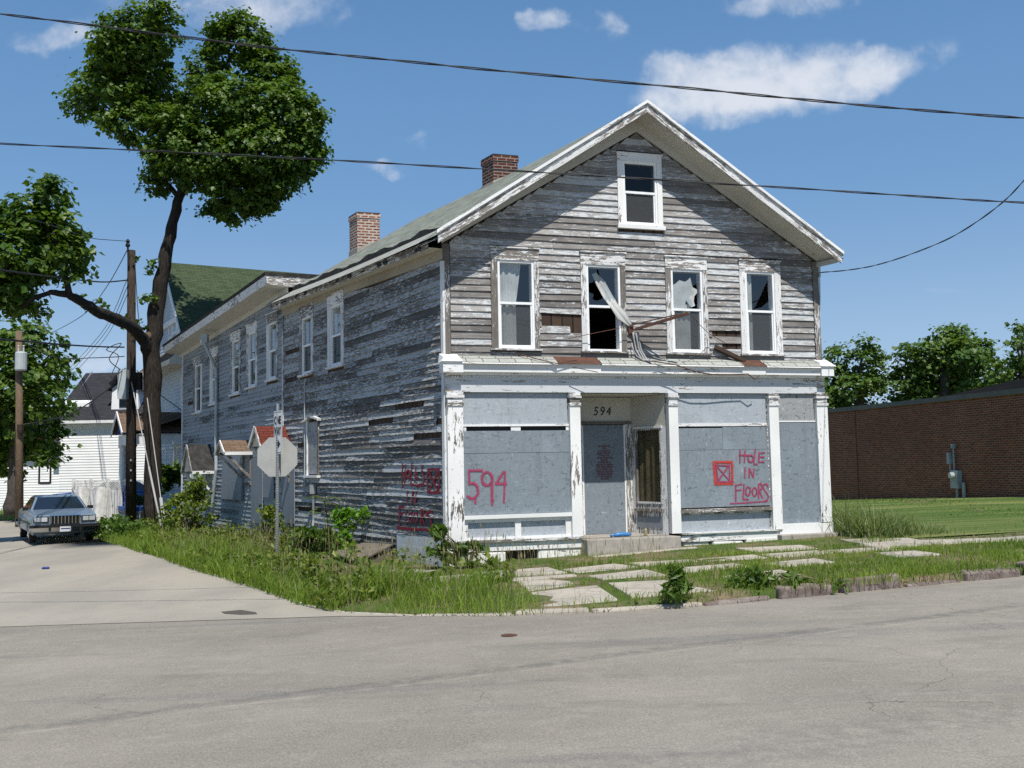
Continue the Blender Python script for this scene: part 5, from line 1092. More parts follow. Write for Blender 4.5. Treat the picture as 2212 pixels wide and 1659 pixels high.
# brick house, mostly hidden, at the left edge
rb_ = at(-20, 1060, 62); b = MB(); FB2 = Frame((rb_[0]-9, rb_[1]+4, 0), np.array((1, 0, 0)), np.array((0, -1, 0)))
rh_ = thing('brick_house', (rb_[0]-4, rb_[1]+4, gw), 'red brick house glimpsed behind the leaves at the left edge', 'house')
b.fbox(FB2, 0, 10, gw, 4.2, -8, 0); b.build('wall', M['brickwall'], rh_); b = MB()
b.hexa([FB2.P(-.4,4.2,.4), FB2.P(10.4,4.2,.4), FB2.P(10.4,4.2,-8.4), FB2.P(-.4,4.2,-8.4), FB2.P(1.5,6.4,-3.5), FB2.P(8.5,6.4,-3.5), FB2.P(8.5,6.4,-4.5), FB2.P(1.5,6.4,-4.5)]); b.build('roof', M['roof_dark'], rh_); winbox(FB2, 7.5, 8.6, 1.0, 2.6, rh_, M['whitepaint'], GD, .1)
# ---- long brick building on the right
BL, BR = np.array((13.7, 43.9, 0)), np.array((16.3, 32., 0)); BD = nrm(BR-BL); BNv = np.array((BD[1], -BD[0], 0)); BNv = BNv if BNv[0] < 0 else -BNv
o_ = BL-BD*14; FBk = Frame(o_, BD, BNv); LBk = 14+12.2+7.5
top = FBk.px(1785, 893)[1]; topr = FBk.px(2212, 830)[1]; TB = (top+topr)/2
bk = thing('brick_building', (BR[0], BR[1], 0), 'long single-storey brown brick building with flat roof across the mown lawn', 'building')
b = MB(); b.face([FBk.P(0,-2.2,0), FBk.P(LBk,-2.2,0), FBk.P(LBk,TB-.14,0), FBk.P(0,TB-.14,0)], [(0,-2.2),(LBk,-2.2),(LBk,TB),(0,TB)]); b.face([FBk.P(LBk,-2.2,0), FBk.P(LBk,-2.2,-16), FBk.P(LBk,TB-.14,-16), FBk.P(LBk,TB-.14,0)], [(0,0),(16,0),(16,6),(0,6)]); b.face([FBk.P(0,-2,0), FBk.P(0,-2,-16), FBk.P(0,TB-.14,-16), FBk.P(0,TB-.14,0)], [(0,0),(16,0),(16,6),(0,6)])
b.build('wall', M['brickwall'], bk)
b = MB(); b.fbox(FBk, -.1, LBk+.1, TB-.14, TB+.03, -.3, .07); b.face([FBk.P(-.1,TB,-.2), FBk.P(LBk,TB,-.2), FBk.P(LBk,TB,-16), FBk.P(-.1,TB,-16)]); b.build('roof_edge', M['coping'], bk)
s0 = FBk.px(1932, 876)[0]; b = MB(); pr0 = [FBk.P(s0-3,TB+.0,-2.0), FBk.P(LBk+4,TB+.0,-2.0), FBk.P(LBk+4,TB+1.35,-6), FBk.P(s0+5,TB+1.35,-6)]; b.face(pr0); b.face([FBk.P(s0-3,TB,-2), FBk.P(s0+5,TB+1.35,-6), FBk.P(s0+5,TB+1.35,-10), FBk.P(s0-3,TB,-14)]); b.face([FBk.P(s0+5,TB+1.35,-6), FBk.P(LBk+4,TB+1.35,-6), FBk.P(LBk+4,TB+1.35,-10), FBk.P(s0+5,TB+1.35,-10)]); b.build('hip_roof', M['darkroof'], bk)
b = MB(); sj = FBk.px(1850, 950)[0]; b.fbox(FBk, sj-.02, sj+.02, -1, TB-.15, .002, .006); b.build('wall_joint', M['ink'], bk)
mx, mh = FBk.px(2072, 1036); b = MB(); b.fbox(FBk, mx-.19, mx+.19, mh-.30, mh+.32, .02, .22); mt = b.build('meter_box', M['transformer'], bk)
b = MB(); b.lathe(FBk.P(mx-.02,mh+.15,.22), [(.11,0),(.11,.10),(.09,.14)], 14, ax=BNv); b.build('meter_dial', M['lamp'], mt)
b = MB(); b.tube([FBk.P(mx+.36,mh-.9,.10), FBk.P(mx+.36,mh-.1,.10)], .06, 8); b.build('ground_pipe', M['transformer'], bk); b = MB(); b.tube([FBk.P(mx-.1,mh+.3,.1), FBk.P(mx-.1,mh+1.15,.1)], .03, 7); b.fbox(FBk, mx-.16, mx-.05, mh+1.1, mh+1.25, .04, .16); b.fbox(FBk, mx-.42, mx-.26, mh+.55, mh+.95, .03, .16); b.tube([FBk.P(mx-.34,mh+.55,.08), FBk.P(mx-.34,mh-.1,.08)], .03, 7); b.tube([FBk.P(mx,mh-.9,.1), FBk.P(mx,mh-.3,.1)], .05, 7); b.build('meter_pipe', M['transformer'], mt)
# service pipe etc is part of the building

# ================================================================== poles, wires, signs
def pole(loc, h, r0, r1, m, lean, label, group):
    t = thing('utility_pole', loc, label, 'utility pole', group); b = MB(); l = np.array(loc, float)
    b.tube([l-Z*.3, l+Z*h*.5+np.array((lean*.5, 0, 0)), l+Z*h+np.array((lean, 0, 0))], [r0, (r0+r1)/2, r1], 14); b.build('shaft', m, t, smooth=True); return t
pb = at(283, 1148, 36.2); pz = g(pb[0])+.1; ptop = at(284, 541, 36.2)
up1 = pole((pb[0], pb[1], pz), ptop[2]-pz, .19, .14, M['polewood'], ptop[0]-pb[0], 'dark brown wooden utility pole standing beside the big tree trunk', 'utility poles')
b = MB(); b.tube([at(278, 575, 36.0), at(276, 530, 36.0)], .035, 6); b.lathe(at(276, 533, 36.0), [(.07,0),(.09,.06),(.05,.14),(.08,.2),(.03,.28)], 10); b.build('top_insulator', M['black'], up1)
b = MB(); b.box(at(266, 862, 35.9), .30, .30, 1.05); b.box(at(297, 842, 36.3), .28, .2, .62, 1); b.bar(at(240, 832, 35.9), at(270, 800, 35.9), .16, .16, 1); b.tube([at(282, 760, 35.95), at(288, 1000, 35.95)], .03, 6, 1); b.build('pole_equipment', [M['transformer'], M['black']], up1)
b = MB()
for y in range(3): b.box(at(283, 1040+y*22-44, 36.0), .05, .05, .07)
b.build('pole_tag', M['steel'], up1)
pb2 = at(43, 1100, 43.); pt2 = at(41, 715, 43.); pz2 = g(pb2[0])+.05
up2 = pole((pb2[0], pb2[1], pz2), pt2[2]-pz2, .17, .13, M['polewood_b'], pt2[0]-pb2[0], 'pale tan utility pole carrying a grey transformer can behind the car', 'utility poles')
b = MB(); c = at(45, 801, 42.75); b.lathe(c, [(.21,0),(.24,.05),(.24,.75),(.21,.80),(.05,.84)], 16)
for a in (-.12, .1): b.lathe(c+np.array((a, 0, .82)), [(.04,0),(.03,.22),(.06,.24),(.02,.28)], 8)
b.build('transformer', M['transformer'], up2, smooth=False); b = MB(); b.box(at(44, 935, 42.8), .2, .2, .35); b.bar(at(40, 930, 43.), at(40, 1000, 43.), .25, .2); b.build('pole_sleeve', M['polewood'], up2)
pb3 = at(1864, 900, 72.); pt3 = at(1864, 838, 72.)
up3 = pole((pb3[0], pb3[1], -.6), pt3[2]+.6, .17, .13, M['polewood_b'], 0, 'distant utility pole with crossarm above the brick building', 'utility poles'); b = MB(); b.bar(at(1840, 846, 71.8), at(1895, 845, 71.8), .14, .14); 
for x in (1843, 1855, 1875, 1891): b.lathe(at(x, 845, 71.8), [(.05,0),(.07,.1),(.03,.2)], 6)
b.build('crossarm', M['polewood_b'], up3)
def cable(pts, r, label, group, twist=False, m=None, name='overhead_cable', cat='cable', n=60):
    P = [np.array(p, float) for p in pts]; b = MB(); path = []
    # smooth interpolation through the survey points
    for k in range(len(P)-1):
        p_1 = P[max(k-1, 0)]; p2 = P[min(k+2, len(P)-1)]
        for q in range(14):
            t = q/14; path.append(.5*((2*P[k])+(-p_1+P[k+1])*t+(2*p_1-5*P[k]+4*P[k+1]-p2)*t*t+(-p_1+3*P[k]-3*P[k+1]+p2)*t**3))
    path.append(P[-1])
    if not twist: b.tube(path, r, 6)
    else:
        acc = 0; A, B = [], []; fine = []
        for p, q in zip(path[:-1], path[1:]):
            nn = max(1, int(np.linalg.norm(q-p)/.09)); fine += [p+(q-p)*k/nn for k in range(nn)]
        for k, p in enumerate(fine):
            a = k*.55+math.sin(k*.05); o = np.array((0, math.cos(a), math.sin(a)))*r*.8; A.append(p+o); B.append(p-o)
        b.tube(A, r*.75, 5, 0); b.tube(B, r*.6, 5, 1)
    return tag(b.build(name, [m or M['wire'], M['greywire'] if False else (m or M['wire'])], None, smooth=True), label, cat, group)
GW = 'overhead cables crossing the street corner'
def lerpY(px, y0, y1): return y0+(y1-y0)*px
cable([at(-700,-40,12.5), at(-300,0,12), at(0,30,11.6), at(540,98,11.2), at(800,125,11.0), at(1100,155,10.9), at(1500,192,10.8), at(1850,226,10.8), at(2212,255,10.8), at(2900,300,11)], .0115, 'thick twisted black cable, higher of the two spanning the sky', GW, True)
cable([at(-700,265,14.4), at(-300,290,14), at(0,310,13.6), at(350,327,13.3), at(700,345,13.1), at(1060,366,12.9), at(1400,387,12.8), at(1800,412,12.8), at(2212,438,12.8), at(2900,470,13)], .0105, 'thin black cable passing in front of the gable and attic window', GW, True)
drop0 = FF.P(WIDTH+.05, FF.px(1768, 590)[1], .05)
cable([drop0, at(1850,581,18.6), at(1930,562,17.4), at(2050,515,15.8), at(2150,450,14.4), at(2212,390,13.4), at(2300,290,12.2), at(2500,40,10.4)], .0088, 'black service cable sagging from the right house corner up to the sky', GW, True)
b = MB(); b.fbox(FF, WIDTH+.03, WIDTH+.09, FF.px(1768, 590)[1]-.08, FF.px(1768, 590)[1]+.12, -.05, .03); b.tube([drop0, drop0-Z*.5-NF*.02, drop0-Z*.8-NF*.06], .012, 5); b.build('service_anchor', M['transformer'], house)
GP = 'wires strung from the utility pole'
cable([at(276,521,36), at(232,518,33), at(190,512,30), at(60,470,24)], .012, 'thin wire from the very top of the dark pole into the leaves', GP)
cable([at(276,605,36), at(230,609,34), at(182,606,32), at(90,595,28), at(-60,575,24)], .026, 'thick black cable leaving the dark pole below its top to the left', GP)
cable([at(275,540,36), at(230,620,44), at(180,680,54), at(110,720,70)], .018, 'thin wire slanting from the dark pole top down past the branch', GP)
cable([at(268,750,36), at(220,749,34), at(160,746,32), at(60,738,28), at(-60,728,24)], .028, 'thick black cable at the level of the transformer can', GP)
cable([at(268,770,36), at(200,773,38), at(120,772,43), at(41,735,43)], .018, 'thin wire between the dark pole and the transformer pole', GP)
for k, (a, b2, c) in enumerate((((276,600),(222,715),(140,806)), ((277,615),(226,720),(148,808)), ((277,632),(229,728),(155,812)))):
    cable([at(*a, 36), at(*b2, 48), at(*c, 62)], .013, ('steep wire from the dark pole to the white house, leftmost of three', 'steep wire from the dark pole to the white house, middle of three', 'steep wire from the dark pole to the white house, rightmost of three')[k], GP)
cable([at(268,810,36), at(215,855,38), at(150,895,41), at(90,910,43), at(44,918,43)], .024, 'sagging cable from the dark pole to the sleeve of the tan pole', GP)
cable([at(272,795,36), at(240,815,35), at(256,770,35.5), at(230,755,35.2), at(262,742,35.8), at(236,775,35.3), at(262,800,35.8)], .016, 'tangle of loose black wire beside the dark pole', GP)
cable([at(292,575,36.1), at(297,660,35.9), at(303,720,35.8), at(302,740,35.8)], .015, 'short guy strand with insulator hanging right of the dark pole', GP)
cable([at(296,800,36.3), at(330,840,38), at(390,885,40.), at(397,895,41.)], .016, 'service wire from the dark pole towards the pale blue house', GP)
ga = at(350, 1152, 33.); ga[2] = g(ga[0])+.15; gb = at(357, 1150, 33.); gb[2] = ga[2]
GG = 'guy wires anchored in the grass'
cable([at(283,820,36), ga], .02, 'pale guy wire from the dark pole to the ground, left of the pair', GG, m=M['greywire'], name='guy_wire', cat='guy wire')
cable([at(318,860,36), gb], .018, 'guy wire in front of the trunk ending in a pale guard, right of the pair', GG, m=M['greywire'], name='guy_wire', cat='guy wire')
b = MB(); p = gb+(at(318,860,36)-gb)*.23; b.tube([gb, p], .055, 8); p2 = ga+(at(283,820,36)-ga)*.40; b.tube([ga, p2], .035, 8); gd = b.build('guy_guard', M['greywire'], None, smooth=True); tag(gd, 'pale grey plastic guards round the feet of the guy wires in the grass', 'guy guard')
# stop sign seen from behind with a one-way plate
SY = 20.6; sc = at(599, 987, SY); sgz = yard(sc[0], sc[1]); stp = thing('stop_sign', (sc[0], sc[1], sgz), 'stop sign seen from its bare grey back with a ONE WAY plate above', 'road sign')
b = MB(); ptp = at(601, 872, SY)[2]; b.tube([(sc[0]-.0, sc[1]-.03, sgz-.2), (sc[0]+.02, sc[1]-.03, ptp)], .033, 6)
post = b.build('sign_post', M['steel'], stp); b = MB()
for k in range(52): b.box((sc[0]+.008, sc[1]-.064, sgz+.1+k*.05), .016, .008, .02)
b.build('post_holes', M['ink'], post)
SFm = Frame((sc[0], sc[1]+.01, 0), nrm((1, .12, 0)), nrm((.12, -1, 0))); R = .40/math.cos(rad(22.5)); cz_ = sc[2]
b = MB(); oc = [(R*math.cos(rad(22.5+45*k)), R*math.sin(rad(22.5+45*k))) for k in range(8)]
b.face([SFm.P(x, cz_+y, .004) for x, y in oc], None, 0); b.face([SFm.P(x, cz_+y, -.001) for x, y in oc][::-1], None, 1)
for k in range(8): (x0, y0), (x1, y1) = oc[k], oc[(k+1) % 8]; b.face([SFm.P(x0,cz_+y0,-.001), SFm.P(x1,cz_+y1,-.001), SFm.P(x1,cz_+y1,.004), SFm.P(x0,cz_+y0,.004)], None, 0)
b.build('octagon_plate', [M['alu'], mat('sign red', (.42,.02,.02), .5)], stp)
oa = nrm((.55, -.835, 0)); on = nrm((-.835, -.55, 0)) ; op = at(602, 934, SY-.05)
on = np.array((-oa[1], oa[0], 0)); on = on if np.dot(on, -op) > 0 else -on; oa = oa if oa[0] > 0 else -oa
FO1 = Frame((op[0], op[1], 0)+on*.02, oa, on); zc = op[2]; hw1, hh1 = .23, .44
b = MB(); b.fbox(FO1, -hw1, hw1, zc-hh1, zc+hh1, -.006, 0, 0); b.fbox(FO1, -hw1+.02, hw1-.02, zc-hh1+.02, zc-hh1+.032, 0, .002, 1); b.fbox(FO1, -hw1+.02, hw1-.02, zc+hh1-.032, zc+hh1-.02, 0, .002, 1); b.fbox(FO1, -hw1+.02, -hw1+.032, zc-hh1+.032, zc+hh1-.032, 0, .002, 1); b.fbox(FO1, hw1-.032, hw1-.02, zc-hh1+.032, zc+hh1-.032, 0, .002, 1)
ow = b.build('one_way_plate', [M['signwhite'], M['ink']], stp)
text('ONE', FO1, 0, zc+.24, .22, .003, M['ink'], ow, 'lettering', bold=.008, sx=.78); text('WAY', FO1, 0, zc+.02, .22, .003, M['ink'], ow, 'lettering', bold=.008, sx=.70)
b = MB(); b.face([FO1.P(x, zc+y, .003) for x, y in ((-.13,-.28),(-.13,-.20),(.02,-.20),(.02,-.14),(.15,-.24),(.02,-.34),(.02,-.28))]); b.build('arrow', M['ink'], ow)

# ================================================================== cars, fence, small things
def car(loc, heading, paint, label, group=None, name='parked_car'):
    """local axes: y forward from the front bumper (negative = rearward), x to the car's left/right"""
    t = thing(name, loc, label, 'car', group); h = nrm(heading); sx = np.array((h[1], -h[0], 0)); L = np.array(loc, float)
    P = lambda x, y, z: L+sx*x+h*y+Z*z
    class CF: pass
    prof = [(-.06,.36),(-.04,.60),(-.02,.84),(-.10,.885),(-.9,.955),(-1.62,1.0),(-1.72,1.01),(-4.25,1.0),(-4.35,.985),(-5.3,.90),(-5.38,.86),(-5.36,.60),(-5.30,.38)]
    def arch(yc, r=.375, zc=.33): return [(yc+r*math.cos(rad(a)), max(.26, zc+r*math.sin(rad(a)))) for a in range(180, -1, -20)]
    low = [(-5.1,.27)]+arch(-4.17)+arch(-1.02)+[(-.25,.27)]
    ring = prof+low
    b = MB(); W_ = .96
    n = len(ring)
    bmf = []
    def wx(z, y): 
        k = W_-.05*sm(z, .72, 1.0)-.035*sm(.5, .5, .3)*0; k -= .05*sm(y, -.7, 0)+.03*sm(-y, 4.6, 5.4); k -= .03*sm(.45-z, 0, .2); return k
    Lf = [P(-wx(z, y), y, z) for y, z in ring]; Rt = [P(wx(z, y), y, z) for y, z in ring]
    b.face(Lf); b.face(Rt[::-1])
    for k in range(n): k2 = (k+1) % n; b.face([Lf[k2], Lf[k], Rt[k], Rt[k2]])
    body = b.build('body', paint, t, bevel=.03)
    b = MB(); wb, wr = .84, .64
    base = [(-1.62, .985), (-4.30, .985)]; roofp = [(-2.28, 1.40), (-3.62, 1.40)]
    q = [P(-wb,-1.62,.985), P(wb,-1.62,.985), P(wb,-4.30,.985), P(-wb,-4.30,.985), P(-wr,-2.28,1.385), P(wr,-2.28,1.385), P(wr,-3.66,1.385), P(-wr,-3.66,1.385)]
    b.hexa(q); b.hexa([q[4], q[5], q[6], q[7], P(-wr+.1,-2.42,1.425), P(wr-.1,-2.42,1.425), P(wr-.1,-3.52,1.425), P(-wr+.1,-3.52,1.425)])
    b.build('cabin', paint, t, bevel=.025)
    def quad(a, bq, c, d, ins, out, m, nm):
        a, bq, c, d = map(np.array, (a, bq, c, d)); ce = (a+bq+c+d)/4; nn = nrm(np.cross(bq-a, d-a)); nn = nn if np.dot(nn, ce-P(0,-2.9,1.0)) > 0 else -nn
        b = MB(); b.face([p+(ce-p)*ins+nn*out for p in (a, bq, c, d)]); return b.build(nm, m, t)
    quad(q[0], q[1], q[5], q[4], .09, .012, M['carglass'], 'windshield'); quad(q[3], q[2], q[6], q[7], .1, .012, M['carglass'], 'rear_window')
    for s in (0, 1):
        A, B_, Cc, D = (q[0], q[3], q[7], q[4]) if s == 0 else (q[1], q[2], q[6], q[5])
        m1, m2 = A+(B_-A)*.52, D+(Cc-D)*.5; quad(A, m1, m2, D, .1, .012, M['carglass'], 'side_window'); quad(m1, B_, Cc, m2, .12, .012, M['carglass'], 'side_window')
    b = MB(); b.hexa([P(-.42,-.02,.60), P(.42,-.02,.60), P(.42,-.08,.60), P(-.42,-.08,.60), P(-.42,.005,.855), P(.42,.005,.855), P(.42,-.08,.855), P(-.42,-.08,.855)], 0); b.build('grille', M['black'], t)
    b = MB()
    for k in range(9): x = -.4+k*.1; b.hexa([P(x-.008,.012,.61), P(x+.008,.012,.61), P(x+.008,-.02,.61), P(x-.008,-.02,.61), P(x-.008,.018,.85), P(x+.008,.018,.85), P(x+.008,-.02,.85), P(x-.008,-.02,.85)])
    b.hexa([P(-.44,.022,.85), P(.44,.022,.85), P(.44,-.04,.85), P(-.44,-.04,.85), P(-.44,.015,.885), P(.44,.015,.885), P(.44,-.05,.885), P(-.44,-.05,.885)]); b.build('grille_bars', M['chrome'], t)
    for s in (-1, 1):
        x0, x1 = (.46, .885); X = lambda a: a*s
        b = MB(); b.hexa([P(X(x0),.0,.66), P(X(x1),-.03,.66), P(X(x1),-.1,.66), P(X(x0),-.1,.66), P(X(x0),.0,.84), P(X(x1),-.03,.84), P(X(x1),-.1,.84), P(X(x0),-.1,.84)]); hl = b.build('headlight', M['black'], t)
        b = MB()
        for u in (.04, .225): b.hexa([P(X(x0+u),.012,.685), P(X(x0+u+.165),.004,.685), P(X(x0+u+.165),-.05,.685), P(X(x0+u),-.05,.685), P(X(x0+u),.010,.815), P(X(x0+u+.165),.002,.815), P(X(x0+u+.165),-.05,.815), P(X(x0+u),-.05,.815)])
        b.build('lamp', M['lamp'], hl)
    for y0, sg in ((.02, 1), (-5.38, -1)):
        b = MB(); Y = lambda d: y0+sg*d
        b.hexa([P(-.98,Y(.0),.38), P(.98,Y(.0),.38), P(.98,Y(-.1),.38), P(-.98,Y(-.1),.38), P(-.98,Y(.07),.50), P(.98,Y(.07),.50), P(.98,Y(-.1),.50), P(-.98,Y(-.1),.50)], 0); b.hexa([P(-.99,Y(.08),.50), P(.99,Y(.08),.50), P(.99,Y(-.1),.50), P(-.99,Y(-.1),.50), P(-.99,Y(.08),.58), P(.99,Y(.08),.58), P(.99,Y(-.1),.58), P(-.99,Y(-.1),.58)], 1)
        for s in (-1, 1): b.hexa([P(s*.40,Y(.1),.39), P(s*.46,Y(.1),.39), P(s*.46,Y(0),.39), P(s*.40,Y(0),.39), P(s*.40,Y(.1),.57), P(s*.46,Y(.1),.57), P(s*.46,Y(0),.57), P(s*.40,Y(0),.57)], 1)
        bp = b.build('bumper', [M['chrome'], M['black']], t)
    b = MB(); b.hexa([P(-.155,.085,.37), P(.155,.085,.37), P(.155,.07,.37), P(-.155,.07,.37), P(-.155,.11,.525), P(.155,.11,.525), P(.155,.09,.525), P(-.155,.09,.525)], 0); b.hexa([P(-.13,.09,.42), P(.13,.09,.42), P(.13,.08,.42), P(-.13,.08,.42), P(-.13,.108,.475), P(.13,.108,.475), P(.13,.09,.475), P(-.13,.09,.475)], 1); b.build('license_plate', [M['plate'], M['plateblue']], t)
    for s in (-1, 1):
        b = MB(); b.hexa([P(s*.86,-1.85,.98), P(s*1.04,-1.85,.98), P(s*1.04,-1.98,.98), P(s*.86,-1.98,.98), P(s*.88,-1.85,1.08), P(s*1.04,-1.85,1.08), P(s*1.04,-1.98,1.08), P(s*.88,-1.98,1.08)]); b.build('side_mirror', M['black'], t)
        b = MB(); b.hexa([P(s*.945,-.5,.60), P(s*.945,-5.0,.60), P(s*.975,-5.0,.60), P(s*.975,-.5,.60), P(s*.945,-.5,.645), P(s*.945,-5.0,.645), P(s*.97,-5.0,.645), P(s*.97,-.5,.645)]); b.build('side_moulding', M['black'], t)
        for yc in (-1.02, -4.17):
            b = MB(); b.lathe(P(s*.72,yc,.34), [(.20,0),(.33,.01),(.34,.04),(.34,.17),(.33,.20),(.22,.21)], 22, ax=sx*s); wl_ = b.build('wheel', M['rubber'], t, smooth=False); b = MB(); b.lathe(P(s*.905,yc,.34), [(.21,0),(.21,.02),(.17,.03),(.06,.02),(.05,.04)], 16, ax=sx*s); b.build('rim', M['chrome'], wl_)
    return t
cf = at(140, 1168, 31.0); car((cf[0], cf[1], g(cf[0])+.012), (.503, -.864, 0), M['carpaint'], 'old boxy pale blue sedan parked nose-on at the kerb')
cb_ = at(176, 1062, 46.); car((cb_[0]-1.2, cb_[1], g(cb_[0])+.42), (-.98, -.2, 0), M['carblue'], 'bright blue car half hidden behind the white fence')
# white fence with leaning panels
fz = g(-17); fa_ = at(158, 1100, 43.); fb_ = at(272, 1100, 41.5); FFn = Frame((fa_[0], fa_[1], 0), nrm((fb_-fa_)*np.array((1,1,0))), nrm(np.cross(Z, fb_-fa_))*-1)
if np.dot(FFn.n, -FFn.o) < 0: FFn.n = -FFn.n
fl = np.linalg.norm((fb_-fa_)[:2]); hT = FFn.px(200, 1040)[1]
fe = thing('white_fence', (fa_[0], fa_[1], fz), 'white wooden fence with solid boards below a lattice strip', 'fence'); b = MB()
for k in range(4): a = fl*k/3; b.fbox(FFn, a-.05, a+.05, fz, hT+.1, -.05, .05)
b.build('post', M['fence'], fe); b = MB(); b.fbox(FFn, 0, fl, hT-.02, hT+.05, -.03, .03); b.fbox(FFn, 0, fl, hT-.42, hT-.35, -.03, .03); b.fbox(FFn, 0, fl, fz+.3, fz+.38, -.03, .03); b.build('rail', M['fence'], fe)
b = MB()
for k in range(int(fl/.16)): a = .02+k*.16; b.fbox(FFn, a, a+.125, fz+.1, hT-.36, .032, .045)
for k in range(int(fl/.09)): a = k*.09; b.bar(FFn.P(a,hT-.36,.036), FFn.P(min(fl,a+.3),hT-.02,.036), .02, .008, up=FFn.n); b.bar(FFn.P(a,hT-.02,.046), FFn.P(min(fl,a+.3),hT-.36,.046), .02, .008, up=FFn.n)
b.build('boards', M['fence'], fe)
for k, (x0, x1, yt, yb, Y, lab) in enumerate(((160,184,1052,1112,39.5,'curled white fence panel leaning out just behind the parked car'), (199,224,1052,1125,39.,'curled white fence panel leaning out right of the green bush'))):
    a = at(x0, yb, Y); c = at(x1, yb, Y); FP_ = Frame((a[0], a[1], 0), nrm((c-a)*np.array((1,1,0))), np.array((0,-1,0))); w_ = np.linalg.norm((c-a)[:2]); h0, h1 = FP_.px(x0, yb)[1], FP_.px(x0, yt)[1]
    b = MB(); n = 10
    f = lambda u, v, d: FP_.P(w_*u+.05*v, h0+(h1-h0)*v, .25*math.sin(u*2.6)-.12*v+d)
    for i in range(n):
        u0, u1 = i/n, (i+1)/n
        b.face([f(u0,0,.02), f(u1,0,.02), f(u1,1,.02), f(u0,1,.02)]); b.face([f(u0,0,0), f(u1,0,0), f(u1,1,0), f(u0,1,0)]); b.face([f(u0,1,0), f(u1,1,0), f(u1,1,.02), f(u0,1,.02)])
    b.hexa([f(1,0,.03), f(1.2,0,.03), f(1.2,0,0), f(1,0,0), f(1,.98,.03), f(1.2,.95,.03), f(1.2,.95,0), f(1,.98,0)]); b.hexa([f(1.5,0,.03), f(1.62,0,.03), f(1.62,0,0), f(1.5,0,0), f(1.2,.97,.03), f(1.32,.97,.03), f(1.32,.97,0), f(1.2,.97,0)])
    tag(b.build('fence_panel', M['fence'], None), lab, 'fence panel', 'fence panels come loose')
# chain-link side gate posts by the blue house omitted from view; cellar hatch
def gp(px, py, dz=.1):
    d = np.array(ray(px, py)); t = 15.
    for _ in range(60): p = d[:2]*t; t = (yard(*p)+dz-EYE)/d[2]
    p = d[:2]*t; return np.array((p[0], p[1], yard(*p)+dz))
ht_ = FS.px(*c8(700, 690)); hr_ = FS.px(*c8(958, 706)); f0 = gp(*c8(478, 772), .08); f1 = gp(*c8(680, 832), .08)
ch = thing('cellar_hatch', (float((f0[0]+f1[0])/2), float((f0[1]+f1[1])/2), float(yard(f0[0], f0[1]))), 'grey plywood cellar hatch sloping against the peeling side wall', 'cellar hatch')
TL, TR_ = FS.P(ht_[0], ht_[1], .06), FS.P(hr_[0]+.05, hr_[1], .06)
b = MB(); b.hexa([f0, f1, TR_, TL, f0+Z*.03, f1+Z*.03, TR_+Z*.03, TL+Z*.03]); b.build('lid', M['hatchwood'], ch)
gz0 = lambda p: np.array((p[0], p[1], yard(p[0], p[1])-.05))
b = MB(); i_ = nrm((f0-f1)*np.array((1,1,0)))*.05; A, B_ = f1-Z*.06+i_, TR_-Z*.07+i_; b.hexa([gz0(A), gz0(B_), gz0(B_)+i_*.8, gz0(A)+i_*.8, A, B_, B_+i_*.8, A+i_*.8]); b.build('side_board', M['hatchwood'], ch)
b = MB(); i_ = -i_; A, B_ = f0-Z*.06+i_, TL-Z*.07+i_; b.hexa([gz0(A), gz0(B_), gz0(B_)+i_*.8, gz0(A)+i_*.8, A, B_, B_+i_*.8, A+i_*.8]); b.build('side_board', M['hatchwood'], ch)
# tin can and blue newspaper bag on the entrance step
cp_ = FF.px(*c2(1424, 1318)); p = FF.P(cp_[0], .467, -.10); b = MB(); b.lathe(p, [(.03,0),(.034,.006),(.034,.11),(.028,.125),(.028,.13)], 14); tag(b.build('drink_can', M['can'], None), 'dull gold drink can standing on the concrete entrance step', 'can')
p = FF.P(FF.px(*c2(1270, 1310))[0], .467, -.12); b = MB(); dv = DF*.20
pts = [p-dv*.95+Z*.02, p-dv*.5+Z*.035, p+Z*.04, p+dv*.55+Z*.035, p+dv*.9+Z*.03]; b.tube(pts, [.012,.042,.038,.036,.02], 9); b.tube([p-dv*.95+Z*.02, p-dv*1.15+Z*.025+NF*.04], [.012,.03], 7); tag(b.build('newspaper_bag', M['bag'], None, smooth=True), 'rolled newspaper in a blue plastic bag on the entrance step', 'plastic bag')
c = gpt(98, 1230); b = MB()
for k in range(5): b.lathe((c[0]+random.uniform(-.05,.05), c[1]+random.uniform(-.04,.04), g(c[0])+.008), [(.02,0),(.05,.01),(.045,.03),(.02,.045)], 7)
tag(b.build('litter', mat('dark blue scrap', (.02,.04,.20), .5), None, smooth=True), 'crumpled dark blue scrap lying on the pale side street', 'litter')

